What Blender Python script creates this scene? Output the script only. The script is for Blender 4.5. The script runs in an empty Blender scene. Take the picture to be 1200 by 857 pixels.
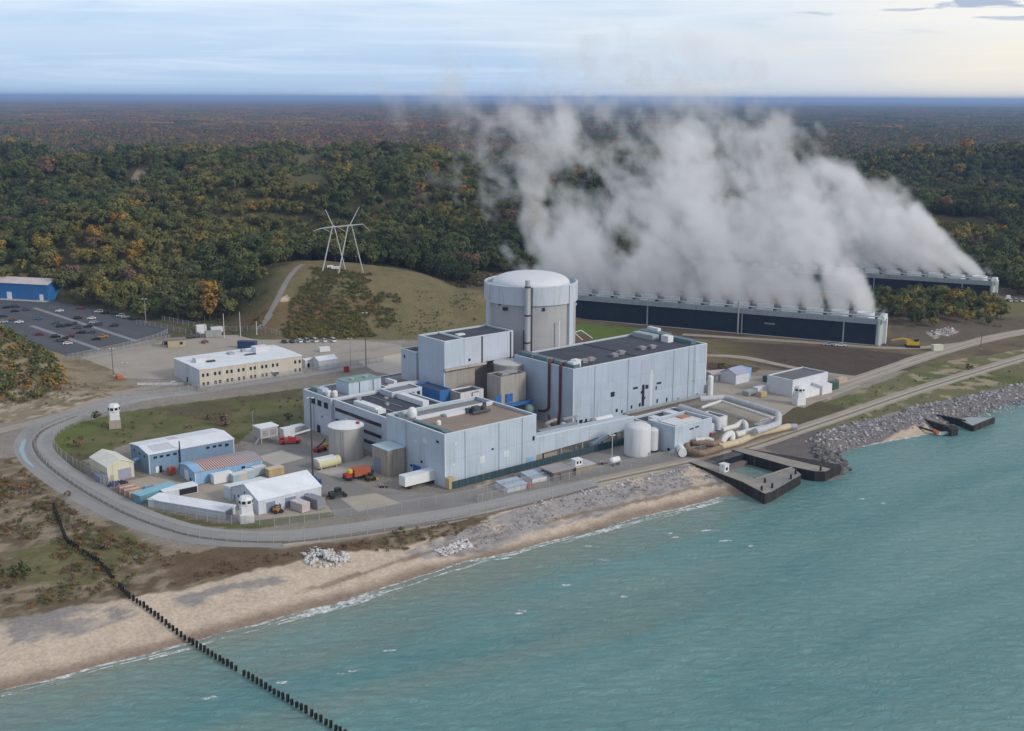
import bpy, bmesh, math, random
import numpy as np
from mathutils import Vector, Matrix, noise as mnoise

random.seed(7)
RNG = np.random.default_rng(11)
SC = bpy.context.scene
COL = SC.collection
rad = math.radians

# ------------------------------------------------------------------ camera
F, CX, CY, CAMZ = 1380.0, 600.0, 428.5, 120.0          # lens in pixels of the 1200 px wide photo
PITCH = math.atan((CY - 115) / F)
ROLL = rad(.24)


def ray(px, py):
    u, v = (px - CX) / F, (py - CY) / F
    c, s = math.cos(ROLL), math.sin(ROLL)
    u, v = u * c + v * s, -u * s + v * c
    return (u, math.cos(PITCH) - v * math.sin(PITCH), -(math.sin(PITCH) + v * math.cos(PITCH)))


def G(px, py, z=0.0):
    """survey helper: the place on the level z that was read off the photograph at (px, py)"""
    r = ray(px, py)
    t = (z - CAMZ) / r[2]
    return (r[0] * t, r[1] * t)


def PR(X, Y, z):
    """where a place appears (numpy ok)"""
    b = z - CAMZ
    d = Y * math.cos(PITCH) - b * math.sin(PITCH)
    v = -(Y * math.sin(PITCH) + b * math.cos(PITCH)) / d
    u = X / d
    c, s = math.cos(ROLL), math.sin(ROLL)
    return CX + F * (u * c - v * s), CY + F * (u * s + v * c)


TH = rad(40.5)                                          # the plant grid
OX, OY = G(671, 502)


def W(a, b):
    return (OX + a * math.cos(TH) - b * math.sin(TH), OY + a * math.sin(TH) + b * math.cos(TH))


def L(x, y):
    x, y = x - OX, y - OY
    return (x * math.cos(TH) + y * math.sin(TH), -x * math.sin(TH) + y * math.cos(TH))


cam_d = bpy.data.cameras.new('camera')
cam = bpy.data.objects.new('camera', cam_d)
COL.objects.link(cam)
cam_d.sensor_fit = 'HORIZONTAL'
cam_d.sensor_width = 36
cam_d.lens = F / 1200 * 36
cam_d.clip_start = 1
cam_d.clip_end = 80000
cam.matrix_world = Matrix.Translation((0, 0, CAMZ)) @ Matrix.Rotation(math.pi / 2 - PITCH, 4, 'X') @ Matrix.Rotation(ROLL, 4, 'Z')
SC.camera = cam

# ------------------------------------------------------------------ node helpers


class NT:
    def __init__(self, tree):
        self.t = tree

    def n(self, kind, **kw):
        nd = self.t.nodes.new(kind)
        for k, v in kw.items():
            setattr(nd, k, v)
        return nd

    def link(self, a, b):
        self.t.links.new(a, b)

    def put(self, sock, v):
        if isinstance(v, E):
            v = v.s
        if isinstance(v, bpy.types.NodeSocket):
            self.link(v, sock)
        else:
            sock.default_value = v

    def m(self, op, *a, clamp=False):
        nd = self.n('ShaderNodeMath', operation=op)
        nd.use_clamp = clamp
        for i, v in enumerate(a):
            self.put(nd.inputs[i], v)
        return E(self, nd.outputs[0])


class E:
    """a scalar socket with arithmetic"""
    def __init__(self, nt, s): self.nt, self.s = nt, s
    def __add__(self, o): return self.nt.m('ADD', self, o)
    def __radd__(self, o): return self.nt.m('ADD', o, self)
    def __sub__(self, o): return self.nt.m('SUBTRACT', self, o)
    def __rsub__(self, o): return self.nt.m('SUBTRACT', o, self)
    def __mul__(self, o): return self.nt.m('MULTIPLY', self, o)
    def __rmul__(self, o): return self.nt.m('MULTIPLY', o, self)
    def __truediv__(self, o): return self.nt.m('DIVIDE', self, o)
    def clip(self): return self.nt.m('ADD', self, 0.0, clamp=True)
    def min(self, o): return self.nt.m('MINIMUM', self, o)
    def max(self, o): return self.nt.m('MAXIMUM', self, o)
    def pow(self, o): return self.nt.m('POWER', self, o)
    def f(self, op): return self.nt.m(op, self)


def lin(c):
    return tuple(((x / 255) / 12.92 if x <= 10 else ((x / 255 + .055) / 1.055) ** 2.4) for x in c)


def rgba(c):
    return (c[0], c[1], c[2], 1)


MATS = {}


def new_mat(name):
    m = bpy.data.materials.new(name)
    m.use_nodes = True
    m.node_tree.nodes.clear()
    nt = NT(m.node_tree)
    out = nt.n('ShaderNodeOutputMaterial')
    bs = nt.n('ShaderNodeBsdfPrincipled')
    nt.link(bs.outputs[0], out.inputs[0])
    return m, nt, bs, out


def mixc(nt, f, a, b, mode='MIX'):
    nd = nt.n('ShaderNodeMix', data_type='RGBA', blend_type=mode)
    nt.put(nd.inputs[0], f)
    for i, v in ((6, a), (7, b)):
        if isinstance(v, tuple):
            nd.inputs[i].default_value = rgba(v)
        else:
            nt.link(v, nd.inputs[i])
    return nd.outputs[2]


def noise(nt, vec, scale, detail=3, rough=.55, dist=0.0):
    nd = nt.n('ShaderNodeTexNoise')
    nd.inputs['Scale'].default_value = scale
    nd.inputs['Detail'].default_value = detail
    nd.inputs['Roughness'].default_value = rough
    nd.inputs['Distortion'].default_value = dist
    if vec is not None:
        nt.link(vec, nd.inputs['Vector'])
    return E(nt, nd.outputs[0])


def mapped(nt, vec, scale):
    nd = nt.n('ShaderNodeMapping')
    nd.inputs['Scale'].default_value = scale
    nt.link(vec, nd.inputs[0])
    return nd.outputs[0]


def M(name, col, rough=.7, var=.18, scale=.35, streak=.12, rib=0.0, grime=(.16, .15, .13), spec=.3, metal=0.0, seam=0.0):
    """a weathered surface: base colour, broad blotches, run-down streaks, sheet ribs or panel seams as relief"""
    if name in MATS:
        return MATS[name]
    m, nt, bs, out = new_mat(name)
    co = nt.n('ShaderNodeTexCoord').outputs['Object']
    n1 = noise(nt, co, scale, 5, .6)
    n2 = noise(nt, co, scale * 9, 3, .6)
    f = ((n1 - .5) * 2.2 + (n2 - .5) * .9) * var + 1.0
    g = nt.n('ShaderNodeCombineColor')
    for i in range(3):
        nt.put(g.inputs[i], f)
    c = mixc(nt, 1.0, tuple(col), g.outputs[0], 'MULTIPLY')
    if streak:
        st = noise(nt, mapped(nt, co, (.9, .9, .06)), 1.0, 4, .65)
        st2 = noise(nt, co, .12, 2)
        k = ((st - .5) * 3.2 * st2 * 1.6).clip() * streak * 2.2
        c = mixc(nt, k.clip(), c, tuple(grime))
    if rib:                                     # sheets of slightly different age
        sp = nt.n('ShaderNodeSeparateXYZ')
        nt.link(co, sp.inputs[0])
        cb = nt.n('ShaderNodeCombineXYZ')
        nt.put(cb.inputs[0], ((E(nt, sp.outputs[0]) + E(nt, sp.outputs[1]) * .93) / (rib * 4)).f('FLOOR'))
        nt.put(cb.inputs[1], (E(nt, sp.outputs[2]) / 7.3).f('FLOOR'))
        wn = nt.n('ShaderNodeTexWhiteNoise', noise_dimensions='2D')
        nt.link(cb.outputs[0], wn.inputs[0])
        g2 = nt.n('ShaderNodeCombineColor')
        for i in range(3):
            nt.put(g2.inputs[i], E(nt, wn.outputs[0]) * .11 + .945)
        c = mixc(nt, 1.0, c, g2.outputs[0], 'MULTIPLY')
    nt.link(c, bs.inputs['Base Color'])
    bs.inputs['Roughness'].default_value = rough
    bs.inputs['Specular IOR Level'].default_value = spec
    bs.inputs['Metallic'].default_value = metal
    if rib or seam:
        sx = nt.n('ShaderNodeSeparateXYZ')
        nt.link(co, sx.inputs[0])
        s = E(nt, sx.outputs[0]) + E(nt, sx.outputs[1])
        if rib:
            hgt = (s * (2 * math.pi / rib)).f('SINE')
        else:
            a = (s / seam).f('FRACT')
            b = (E(nt, sx.outputs[2]) / seam).f('FRACT')
            hgt = (a.min(b) * 30.0).clip()
        bp = nt.n('ShaderNodeBump')
        bp.inputs['Strength'].default_value = .5
        bp.inputs['Distance'].default_value = .018
        nt.put(bp.inputs['Height'], hgt)
        nt.link(bp.outputs[0], bs.inputs['Normal'])
    MATS[name] = m
    return m


def simple(name, col, rough=.6, metal=0.0, spec=.4):
    return M(name, col, rough, .1, .5, 0, 0, spec=spec, metal=metal)


# ------------------------------------------------------------------ mesh helper


class MB:
    def __init__(self):
        self.v, self.f = [], []

    def add(self, vs, fs):
        o = len(self.v)
        self.v += [tuple(p) for p in vs]
        self.f += [tuple(i + o for i in q) for q in fs]
        return self

    def box(self, x0, y0, z0, x1, y1, z1):
        return self.add([(x0, y0, z0), (x1, y0, z0), (x1, y1, z0), (x0, y1, z0), (x0, y0, z1), (x1, y0, z1), (x1, y1, z1), (x0, y1, z1)],
                        [(3, 2, 1, 0), (4, 5, 6, 7), (0, 1, 5, 4), (1, 2, 6, 5), (2, 3, 7, 6), (3, 0, 4, 7)])

    def bar(self, p, q, w, h=None):
        """a square beam from p to q"""
        p, q = Vector(p), Vector(q)
        h = h or w
        d = (q - p).normalized()
        up = Vector((0, 0, 1)) if abs(d.z) < .95 else Vector((0, 1, 0))
        s = d.cross(up).normalized() * (w / 2)
        t = s.cross(d).normalized() * (h / 2)
        vs = [p - s - t, p + s - t, p + s + t, p - s + t, q - s - t, q + s - t, q + s + t, q - s + t]
        return self.add(vs, [(3, 2, 1, 0), (4, 5, 6, 7), (0, 1, 5, 4), (1, 2, 6, 5), (2, 3, 7, 6), (3, 0, 4, 7)])

    def prism(self, pts, z0, z1):
        n = len(pts)
        if sum(pts[i][0] * pts[(i + 1) % n][1] - pts[(i + 1) % n][0] * pts[i][1] for i in range(n)) < 0:
            pts = pts[::-1]
        zz0 = z0 if isinstance(z0, (list, tuple)) else [z0] * n
        zz1 = z1 if isinstance(z1, (list, tuple)) else [z1] * n
        return self.add([(p[0], p[1], z) for p, z in zip(pts, zz0)] + [(p[0], p[1], z) for p, z in zip(pts, zz1)],
                        [tuple(range(n))[::-1], tuple(range(n, 2 * n))] + [(i, (i + 1) % n, n + (i + 1) % n, n + i) for i in range(n)])

    def lathe(self, prof, n=32, cx=0.0, cy=0.0):
        k = len(prof)
        vs = [(cx + r * math.cos(2 * math.pi * i / n), cy + r * math.sin(2 * math.pi * i / n), z) for r, z in prof for i in range(n)]
        fs = [(j * n + i, j * n + (i + 1) % n, (j + 1) * n + (i + 1) % n, (j + 1) * n + i) for j in range(k - 1) for i in range(n)]
        if prof[0][0] > 1e-6:
            fs.append(tuple(range(n))[::-1])
        if prof[-1][0] > 1e-6:
            fs.append(tuple((k - 1) * n + i for i in range(n)))
        return self.add(vs, fs)

    def tube(self, pts, r, n=8):
        pts = [Vector(p) for p in pts]
        rs = r if isinstance(r, (list, tuple)) else [r] * len(pts)
        rings = []
        ref = None
        for i, p in enumerate(pts):
            d = (pts[min(i + 1, len(pts) - 1)] - pts[max(i - 1, 0)]).normalized()
            if ref is None:
                ref = Vector((0, 0, 1)) if abs(d.z) < .9 else Vector((1, 0, 0))
            s = d.cross(ref).normalized()
            ref = s.cross(d).normalized()
            rings.append([p + (s * math.cos(2 * math.pi * k / n) + ref * math.sin(2 * math.pi * k / n)) * rs[i] for k in range(n)])
        vs = [q for g in rings for q in g]
        fs = [(j * n + k, j * n + (k + 1) % n, (j + 1) * n + (k + 1) % n, (j + 1) * n + k) for j in range(len(pts) - 1) for k in range(n)]
        fs += [tuple(range(n))[::-1], tuple((len(pts) - 1) * n + k for k in range(n))]
        return self.add(vs, fs)

    def mesh(self, name):
        me = bpy.data.meshes.new(name)
        me.from_pydata(self.v, [], self.f)
        return me


def bend(pts, r=1.2, k=5):
    """round the corners of a pipe run"""
    pts = [Vector(p) for p in pts]
    out = [pts[0]]
    for i in range(1, len(pts) - 1):
        a, b, c = pts[i - 1], pts[i], pts[i + 1]
        ra = min(r, (a - b).length * .45, (c - b).length * .45)
        p, q = b + (a - b).normalized() * ra, b + (c - b).normalized() * ra
        for j in range(k + 1):
            t = j / k
            out.append(p * (1 - t) ** 2 + b * 2 * t * (1 - t) + q * t * t)
    out.append(pts[-1])
    return out


def link(name, me, mat, parent=None, smooth=False, loc=None, rz=None):
    if me.name == 'tmp':
        me.name = name
    if mat is not None and not me.materials:
        for k in (mat if isinstance(mat, (list, tuple)) else [mat]):
            me.materials.append(k)
    if smooth:
        me.polygons.foreach_set('use_smooth', [True] * len(me.polygons))
        me.set_sharp_from_angle(angle=.7)
    o = bpy.data.objects.new(name, me)
    COL.objects.link(o)
    if parent is not None:
        o.parent = parent
    if loc is not None:
        o.location = loc
    if rz is not None:
        o.rotation_euler = (0, 0, rz)
    return o


def part(name, mb, mat, parent, smooth=False, label=None):
    o = link(name, mb.mesh('tmp'), mat, parent, smooth)
    if label:
        o['label'] = label
    return o


def tag(o, label, cat, group=None):
    o['label'] = label
    o['category'] = cat
    if group:
        o['group'] = group
    return o


def thing(name, label, cat, xy, z=0.0, rz=TH, group=None):
    o = bpy.data.objects.new(name, None)
    o.empty_display_size = .5
    COL.objects.link(o)
    o.location = (xy[0], xy[1], z)
    o.rotation_euler = (0, 0, rz)
    return tag(o, label, cat, group)


def pthing(name, label, cat, a, b, z=0.0, rz=0.0, group=None):
    return thing(name, label, cat, W(a, b), z, TH + rz, group)


def setting(name, me, mat, kind='structure', loc=None):
    o = link(name, me, mat, None, loc=loc)
    o['kind'] = kind
    return o


def dup(root, loc=None, rz=None, label=None):
    r = root.copy()
    COL.objects.link(r)
    if loc is not None:
        r.location = loc
    if rz is not None:
        r.rotation_euler = (0, 0, rz)
    if label:
        r['label'] = label
    for ch in list(root.children):
        c = ch.copy()
        COL.objects.link(c)
        c.parent = r
        for g in list(ch.children):
            d = g.copy()
            COL.objects.link(d)
            d.parent = c
    return r


ORD = ['first', 'second', 'third', 'fourth', 'fifth', 'sixth', 'seventh', 'eighth', 'ninth', 'tenth', 'eleventh', 'twelfth', 'thirteenth', 'fourteenth', 'fifteenth', 'sixteenth']

# ------------------------------------------------------------------ world and light
SUN_EL, SUN_AZ = rad(27), rad(118)       # azimuth measured clockwise from +Y: light comes from the right and a little from behind
wd = bpy.data.worlds.new('World')
SC.world = wd
wd.use_nodes = True
wt = NT(wd.node_tree)
wd.node_tree.nodes.clear()
wo = wt.n('ShaderNodeOutputWorld')
bg = wt.n('ShaderNodeBackground')
bg.inputs[1].default_value = .1
wt.link(bg.outputs[0], wo.inputs[0])
sky = wt.n('ShaderNodeTexSky', sky_type='NISHITA', sun_disc=False)
sky.sun_elevation = SUN_EL
sky.sun_rotation = SUN_AZ
sky.air_density = 1.2
sky.dust_density = 2.0
sky.ozone_density = 1.5
wc = wt.n('ShaderNodeTexCoord').outputs['Generated']
wsx = wt.n('ShaderNodeSeparateXYZ')
wt.link(wc, wsx.inputs[0])
wx, wy, wz = (E(wt, wsx.outputs[i]) for i in range(3))
az = wt.m('ARCTAN2', wx, wy)
el = wz.f('ARCSINE')


def azel(sa, se, off):
    cb = wt.n('ShaderNodeCombineXYZ')
    wt.put(cb.inputs[0], az * sa + off)
    wt.put(cb.inputs[1], el * se)
    cb.inputs[2].default_value = off * 3.1
    return cb.outputs[0]


warm = ((az - (-.02)) * 2.6 + (noise(wt, azel(3, 14, 1.0), 1.0, 3) - .5) * 1.1).clip()          # thin veil lit by the sun on the right
veil_n = noise(wt, azel(5, 46, 4.0), 1.0, 5, .6, .5)
streak_n = noise(wt, azel(3.4, 75, 9.0), 1.0, 5, .62, .8)
base = mixc(wt, warm, (4.4, 6.0, 8.1), (8.6, 8.1, 7.2))
high = ((el - .03) * 16.0).clip()
base2 = mixc(wt, (high * .8 * ((veil_n - .3) * 3.0).clip()).clip(), base, (8.2, 8.7, 9.4))
base3 = mixc(wt, ((streak_n - .5) * 5.0).clip() * .72, base2, mixc(wt, warm, (6.6, 7.8, 9.4), (9.6, 8.6, 7.1)))
dk_n = noise(wt, azel(13, 105, 21.0), 1.0, 4, .5, .3)
dark = ((dk_n - .555) * 16.0).clip() * ((az - .17) * 9.0).clip() * ((el - .048) * 60.0).clip()
base4 = mixc(wt, dark * .9, base3, (3.4, 4.2, 5.8))
up = ((el - .10) * 3.0).clip()
cover = mixc(wt, up, base4, (4.9, 5.3, 6.0))                # the overcast deck overhead
final = mixc(wt, .88, sky.outputs[0], cover)
below = (wz * -40.0).clip()
final = mixc(wt, below, final, (2.4, 2.8, 3.2))
wt.link(final, bg.inputs[0])

sun_d = bpy.data.lights.new('sun', 'SUN')
sun_d.energy = 1.75
sun_d.angle = rad(11)
sun_d.color = (1.0, .93, .84)
sun = bpy.data.objects.new('sun', sun_d)
COL.objects.link(sun)
sdir = Vector((math.sin(SUN_AZ) * math.cos(SUN_EL), math.cos(SUN_AZ) * math.cos(SUN_EL), math.sin(SUN_EL)))
sun.rotation_euler = sdir.to_track_quat('Z', 'Y').to_euler()
sun.location = (300, -200, 400)
vs_ = SC.view_settings
vs_.view_transform = 'Standard'
vs_.look = 'None'
vs_.exposure = 0.30
vs_.gamma = 1.0
vs_.use_curve_mapping = False
SC.cycles.volume_bounces = 6
SC.cycles.max_bounces = 8
SC.cycles.diffuse_bounces = 3
SC.cycles.transparent_max_bounces = 24
SC.cycles.volume_max_steps = 512

# ------------------------------------------------------------------ terrain


def vnoise(X, Y, s, seed=0):
    """smooth value noise, numpy"""
    x, y = X / s + seed * 17.3, Y / s + seed * 9.1
    xi, yi = np.floor(x).astype(np.int64), np.floor(y).astype(np.int64)
    fx, fy = x - xi, y - yi
    fx, fy = fx * fx * (3 - 2 * fx), fy * fy * (3 - 2 * fy)

    def h(a, b):
        n = (a * 374761393 + b * 668265263 + seed * 982451653) & 0x7fffffff
        n = ((n ^ (n >> 13)) * 1274126177) & 0x7fffffff
        return ((n ^ (n >> 16)) & 0xffff) / 65535.0
    return (h(xi, yi) * (1 - fx) + h(xi + 1, yi) * fx) * (1 - fy) + (h(xi, yi + 1) * (1 - fx) + h(xi + 1, yi + 1) * fx) * fy


def fbm(X, Y, s, seed=0, o=4):
    r, a, t = 0, 1.0, 0
    for i in range(o):
        r = r + a * vnoise(X, Y, s / 2 ** i, seed + i * 5)
        t += a
        a *= .55
    return r / t


def sstep(a, b, x):
    t = np.clip((x - a) / (b - a), 0, 1)
    return t * t * (3 - 2 * t)


def inpoly(X, Y, P):
    r = np.zeros(np.shape(X), bool)
    n = len(P)
    for i in range(n):
        x0, y0 = P[i]
        x1, y1 = P[(i + 1) % n]
        if y0 == y1:
            continue
        c = ((y0 > Y) != (y1 > Y)) & (X < (x1 - x0) * (Y - y0) / (y1 - y0) + x0)
        r ^= c
    return r


def pdist(X, Y, P):
    """distance to an open polyline and the side of it (left positive)"""
    best = np.full(np.shape(X), 1e12)
    side = np.ones(np.shape(X))
    for (x0, y0), (x1, y1) in zip(P[:-1], P[1:]):
        dx, dy = x1 - x0, y1 - y0
        t = np.clip(((X - x0) * dx + (Y - y0) * dy) / (dx * dx + dy * dy), 0, 1)
        ex, ey = X - x0 - t * dx, Y - y0 - t * dy
        d = ex * ex + ey * ey
        k = d < best
        best = np.where(k, d, best)
        side = np.where(k, np.sign(dx * (Y - y0) - dy * (X - x0)), side)
    return np.sqrt(best), side


WATER = -3.0
SHORE = [(-1500, -700), (-420, 30)] + [G(x, y, WATER) for x, y in (
    (0, 810), (60, 797), (120, 781), (170, 768), (215, 756), (260, 742), (300, 733), (350, 719), (400, 706), (450, 690), (500, 673), (560, 655), (600, 648), (640, 636), (680, 626), (740, 609), (800, 596), (845, 583))] + \
    [W(-1, -84), W(-1, -93), W(37, -93)] + [G(x, y, WATER) for x, y in (
        (992, 542), (984, 532), (1010, 523), (1040, 517), (1075, 511), (1100, 505), (1125, 493), (1150, 483), (1175, 476), (1200, 470))] + [(420, 610), (3000, 3000)]
BASIN = [W(a, b) for a, b in ((.8, -60), (25.2, -60), (24.8, -84), (25, -88), (40, -120), (-20, -120), (-4, -92), (1, -84))]
MOUND = [(192, 630), (215, 612), (252, 618), (276, 640), (270, 672), (238, 692), (196, 694), (168, 690)]


def gauss(X, Y, cx, cy, sx, sy):
    return np.exp(-((X - cx) / sx) ** 2 - ((Y - cy) / sy) ** 2)


def height(X, Y):
    d, s = pdist(X, Y, SHORE)
    d = d * s + (fbm(X, Y, 18, 3, 3) - .5) * 1.6
    bed = np.maximum(WATER + d * .06, -9)
    up = WATER + 3.0 * sstep(0, 1, np.clip(d / 26, 0, 1)) ** .75
    z = np.where(d < 0, bed, up)
    # right-hand shore is a steep rock bank
    steep = WATER + 3.0 * sstep(0, 9, d)
    kr = sstep(60, 100, X)
    z = np.where(d > 0, z * (1 - kr) + steep * kr, z)
    inl = sstep(22, 40, d)
    # low dune ridge by the road bend (left) and the beach dune under the scrub
    z = z + inl * (18.0 * gauss(X, Y, -238, 512, 40, 40) * sstep(2, 32, (X + 209) * -.739 + (Y - 543) * -.674) + 2.2 * gauss(X, Y, -170, 462, 26, 16)) * sstep(428, 470, Y + .12 * (X + 200))
    z = z + inl * 1.3 * (fbm(X, Y, 22, 8, 3) - .35) * sstep(-70, -120, X) * sstep(345, 320, Y + .35 * (X + 120))
    # grass hill with the pylon
    wob = (fbm(X, Y, 60, 21, 3) - .5) * 8
    hx = 27 * np.exp(-np.abs((X + 108) / np.where(X < -108, 78, 84)) ** 2.6)
    hx = np.maximum(hx, 12.5 * np.exp(-((X + 30) / 42) ** 2))
    hill = (hx + (wob * .6 + (fbm(X, Y, 28, 23, 3) - .5) * 5) * sstep(0, 16, hx)) * sstep(584 + 52 * sstep(-124, -180, X), 656 + 60 * sstep(-124, -180, X), Y) * (1 - .75 * sstep(665, 800, Y))
    # wooded dunes behind
    dune = sstep(690, 850, Y) * sstep(-40, -120, X - (Y - 760) * .15) + sstep(800, 960, Y) * (1 - sstep(-40, -120, X - (Y - 760) * .15))
    rid = np.clip(1 - np.abs(2 * fbm(X * .9 + 90, Y * .6, 200, 31, 3) - 1) * 2.1, 0, 1) ** 1.25
    dh = (4 + 50 * np.clip(rid, 0, 1) + 12 * (fbm(X, Y, 130, 41, 3) - .5)) * dune
    dh = dh * (1 - .86 * sstep(1500, 2050, Y + 250 * (fbm(X, Y, 500, 51, 2) - .5)))
    dh = dh * (1 - .45 * sstep(60, 260, X) * sstep(1300, 900, Y))
    keepout = sstep(690, 720, Y) * sstep(960, 900, Y) * sstep(-20, -130, X)
    dh = dh * (1 - .75 * keepout) + 33 * gauss(X, Y, -264, 772, 78, 58) * sstep(690, 735, Y) + 17 * gauss(X, Y, -150, 745, 50, 45) * sstep(685, 720, Y)
    far = 9 * (fbm(X, Y, 1400, 61, 3)) * sstep(2200, 5200, Y) + 26 * fbm(X, Y, 5200, 71, 3) * sstep(6000, 14000, Y)
    mnd = 6.5 * gauss(X, Y, 226, 655, 42, 36) + 2.2 * gauss(X, Y, 118, 548, 55, 10) * 0.6
    z = z + np.maximum(hill, dh * .999) * inl + far + mnd * inl
    z = z + inl * (fbm(X, Y, 9, 81, 2) - .5) * .5 * sstep(600, 640, Y)
    z = np.where(inpoly(X, Y, [(-318, 716), (-279, 707), (-224, 663), (-182, 620), (-174, 600), (-186, 573), (-209, 539), (-249, 577), (-274, 611), (-334, 638)]), 0.0, z)
    z = np.where(inpoly(X, Y, BASIN), -7.0, z)
    return z


def axis(lo, hi, step, dlo, dhi, cap_at):
    """fine between lo and hi, stretching away from it"""
    c = list(np.arange(lo, hi + step * .5, step))
    for sgn, end in ((1, dhi), (-1, dlo)):
        p, s = (c[-1] if sgn > 0 else c[0]), step
        ext = []
        while (p < end) if sgn > 0 else (p > end):
            s = min(s * 1.05, 28) if abs(p) < cap_at else s * 1.22
            p += sgn * s
            ext.append(p)
        c = c + ext if sgn > 0 else ext[::-1] + c
    return np.array(c)


GX = axis(-300, 305, 1.5, -26000, 26000, 1900)
GY = axis(205, 745, 1.5, -2500, 60000, 3000)
XX, YY = np.meshgrid(GX, GY)
ZZ = height(XX, YY)


def hz(X, Y):
    """ground level on the terrain sheet"""
    X, Y = np.asarray(X, float), np.asarray(Y, float)
    i = np.clip(np.searchsorted(GX, X) - 1, 0, len(GX) - 2)
    j = np.clip(np.searchsorted(GY, Y) - 1, 0, len(GY) - 2)
    fx = (X - GX[i]) / (GX[i + 1] - GX[i])
    fy = (Y - GY[j]) / (GY[j + 1] - GY[j])
    return (ZZ[j, i] * (1 - fx) + ZZ[j, i + 1] * fx) * (1 - fy) + (ZZ[j + 1, i] * (1 - fx) + ZZ[j + 1, i + 1] * fx) * fy


def zone(pts, z=0.0):
    return [G(x, y, z) for x, y in pts]


def hit(px, py, up=0.0):
    """first place where the line of sight meets the terrain"""
    r = ray(px, py)
    t = np.arange(250, 5000, 2.0)
    X, Y, Z = r[0] * t, r[1] * t, CAMZ + r[2] * t
    i = int(np.argmax(Z < hz(X, Y) + up))
    return float(X[i]), float(Y[i])


SANDX, SANDY = hit(165, 211, 3.0)
SHD, _sd = pdist(XX, YY, SHORE)
SHD = SHD * _sd
N1 = fbm(XX, YY, 7, 101, 4)
N2 = fbm(XX, YY, 28, 111, 4)
N3 = fbm(XX, YY, 3.2, 121, 3)
JX = (fbm(XX, YY, 14, 131, 3) - .5) * 9
JY = (fbm(XX, YY, 14, 141, 3) - .5) * 9

SAND, WET, SCRUB, DRY, GREEN, GRAVEL, DIRT, FLOOR = ((.52, .425, .335), (.27, .205, .155), (.135, .103, .064), (.165, .138, .075), (.088, .105, .034), (.27, .24, .205), (.105, .08, .062), (.05, .045, .022))
C = np.zeros(XX.shape + (3,))
C[:] = GRAVEL


def paint(mask, col, mix=1.0):
    k = (mask * mix)[..., None] if np.ndim(mix) == 0 else (mask * mix)[..., None]
    C[:] = C * (1 - k) + np.array(col) * k


def blob(pts, z=0.0, jit=1.0):
    return inpoly(XX + JX * jit, YY + JY * jit, zone(pts, z)).astype(float)


paint(sstep(.35, .65, N2), (.22, .195, .165), .6)
# inland default: rough grass and brush
paint(sstep(745, 770, YY), FLOOR)
hillm = sstep(582, 588, YY + JY * .3) * sstep(-40, 0, 30 - XX) * (XX < 30)
paint(hillm, DRY)
paint(hillm * sstep(.42, .6, N2), (.15, .12, .06), .7)
paint(hillm * sstep(.5, .62, N1), (.13, .125, .055), .5)
paint(hillm * sstep(-118, -135, XX + JX * .5), (.085, .082, .04), .85)          # the darker grass left of the path
paint(hillm * sstep(-30, 20, XX) * sstep(600, 640, YY), (.16, .125, .085), .8)
paint(hillm * sstep(.55, .62, N2) * sstep(-10, -60, XX) * (YY < 622), (.16, .095, .05), .6)
paint(((XX > 25) & (YY > 520) & (YY < 760)).astype(float), DIRT)
paint(((XX > 25) & (YY > 520) & (YY < 760)).astype(float) * sstep(.4, .6, N2), (.17, .14, .085), .8)
# beach
bw = 27 + 10 * (fbm(XX, YY, 40, 151, 2) - .5)
bw = np.where(XX > 74, 15, bw)
sandm = sstep(bw + 4, bw - 2, SHD + JX * .3)
paint(sandm, SAND)
paint(sandm * sstep(.45, .7, N1), (.48, .39, .305), .35)
paint(sstep(6.5, 1.6, SHD + JX * .28 + (N2 - .5) * 5), WET)
paint((SHD < 0).astype(float), (.2, .22, .18))
# grey debris band above the sand in the middle, shingle on the left
deb = blob([(455, 652), (500, 636), (560, 613), (640, 588), (720, 568), (800, 549), (838, 557), (845, 566), (800, 570), (740, 585), (680, 603), (600, 626), (540, 645)], -.5, .5)
paint(deb * sstep(.28, .46, N1), (.335, .31, .30))
paint(deb * sstep(.55, .64, N3), (.14, .12, .12), .6)
sh = blob([(0, 735), (60, 720), (140, 715), (150, 728), (60, 748), (0, 760)], -1, .6) + blob([(195, 705), (250, 690), (330, 678), (335, 684), (260, 703), (215, 722)], -1, .35)
paint(np.clip(sh, 0, 1) * sstep(.36, .5, N1), (.23, .215, .22), .8)
wr = np.abs(SHD - 9.5 - 3 * (N2 - .5)) < .8
paint(wr.astype(float) * sstep(.42, .55, fbm(XX, YY, 30, 161, 2)), (.2, .14, .09), .7)
# scrub between road and beach, left
scr = blob([(-60, 540), (20, 535), (60, 575), (110, 608), (200, 642), (330, 648), (420, 633), (470, 618), (575, 592), (590, 598), (540, 622), (470, 640), (380, 648), (320, 662), (200, 692), (130, 704), (60, 714), (-60, 740)], 0, .7)
paint(scr, SCRUB)
paint(scr * sstep(.46, .6, N1), (.22, .18, .12), .75)
paint(scr * sstep(.55, .62, N3), (.30, .24, .175), .7)
paint(blob([(-10, 650), (50, 640), (130, 620), (190, 640), (140, 665), (60, 700), (-10, 710)]) * sstep(.4, .55, N2), (.13, .125, .05), .8)
paint(blob([(180, 650), (330, 640), (430, 630), (440, 640), (300, 668), (200, 682)]), (.13, .088, .054), .85)
paint(blob([(-60, 545), (20, 540), (45, 590), (30, 620), (-60, 640)]) * sstep(.42, .58, N2), (.165, .105, .045), .8)
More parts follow.
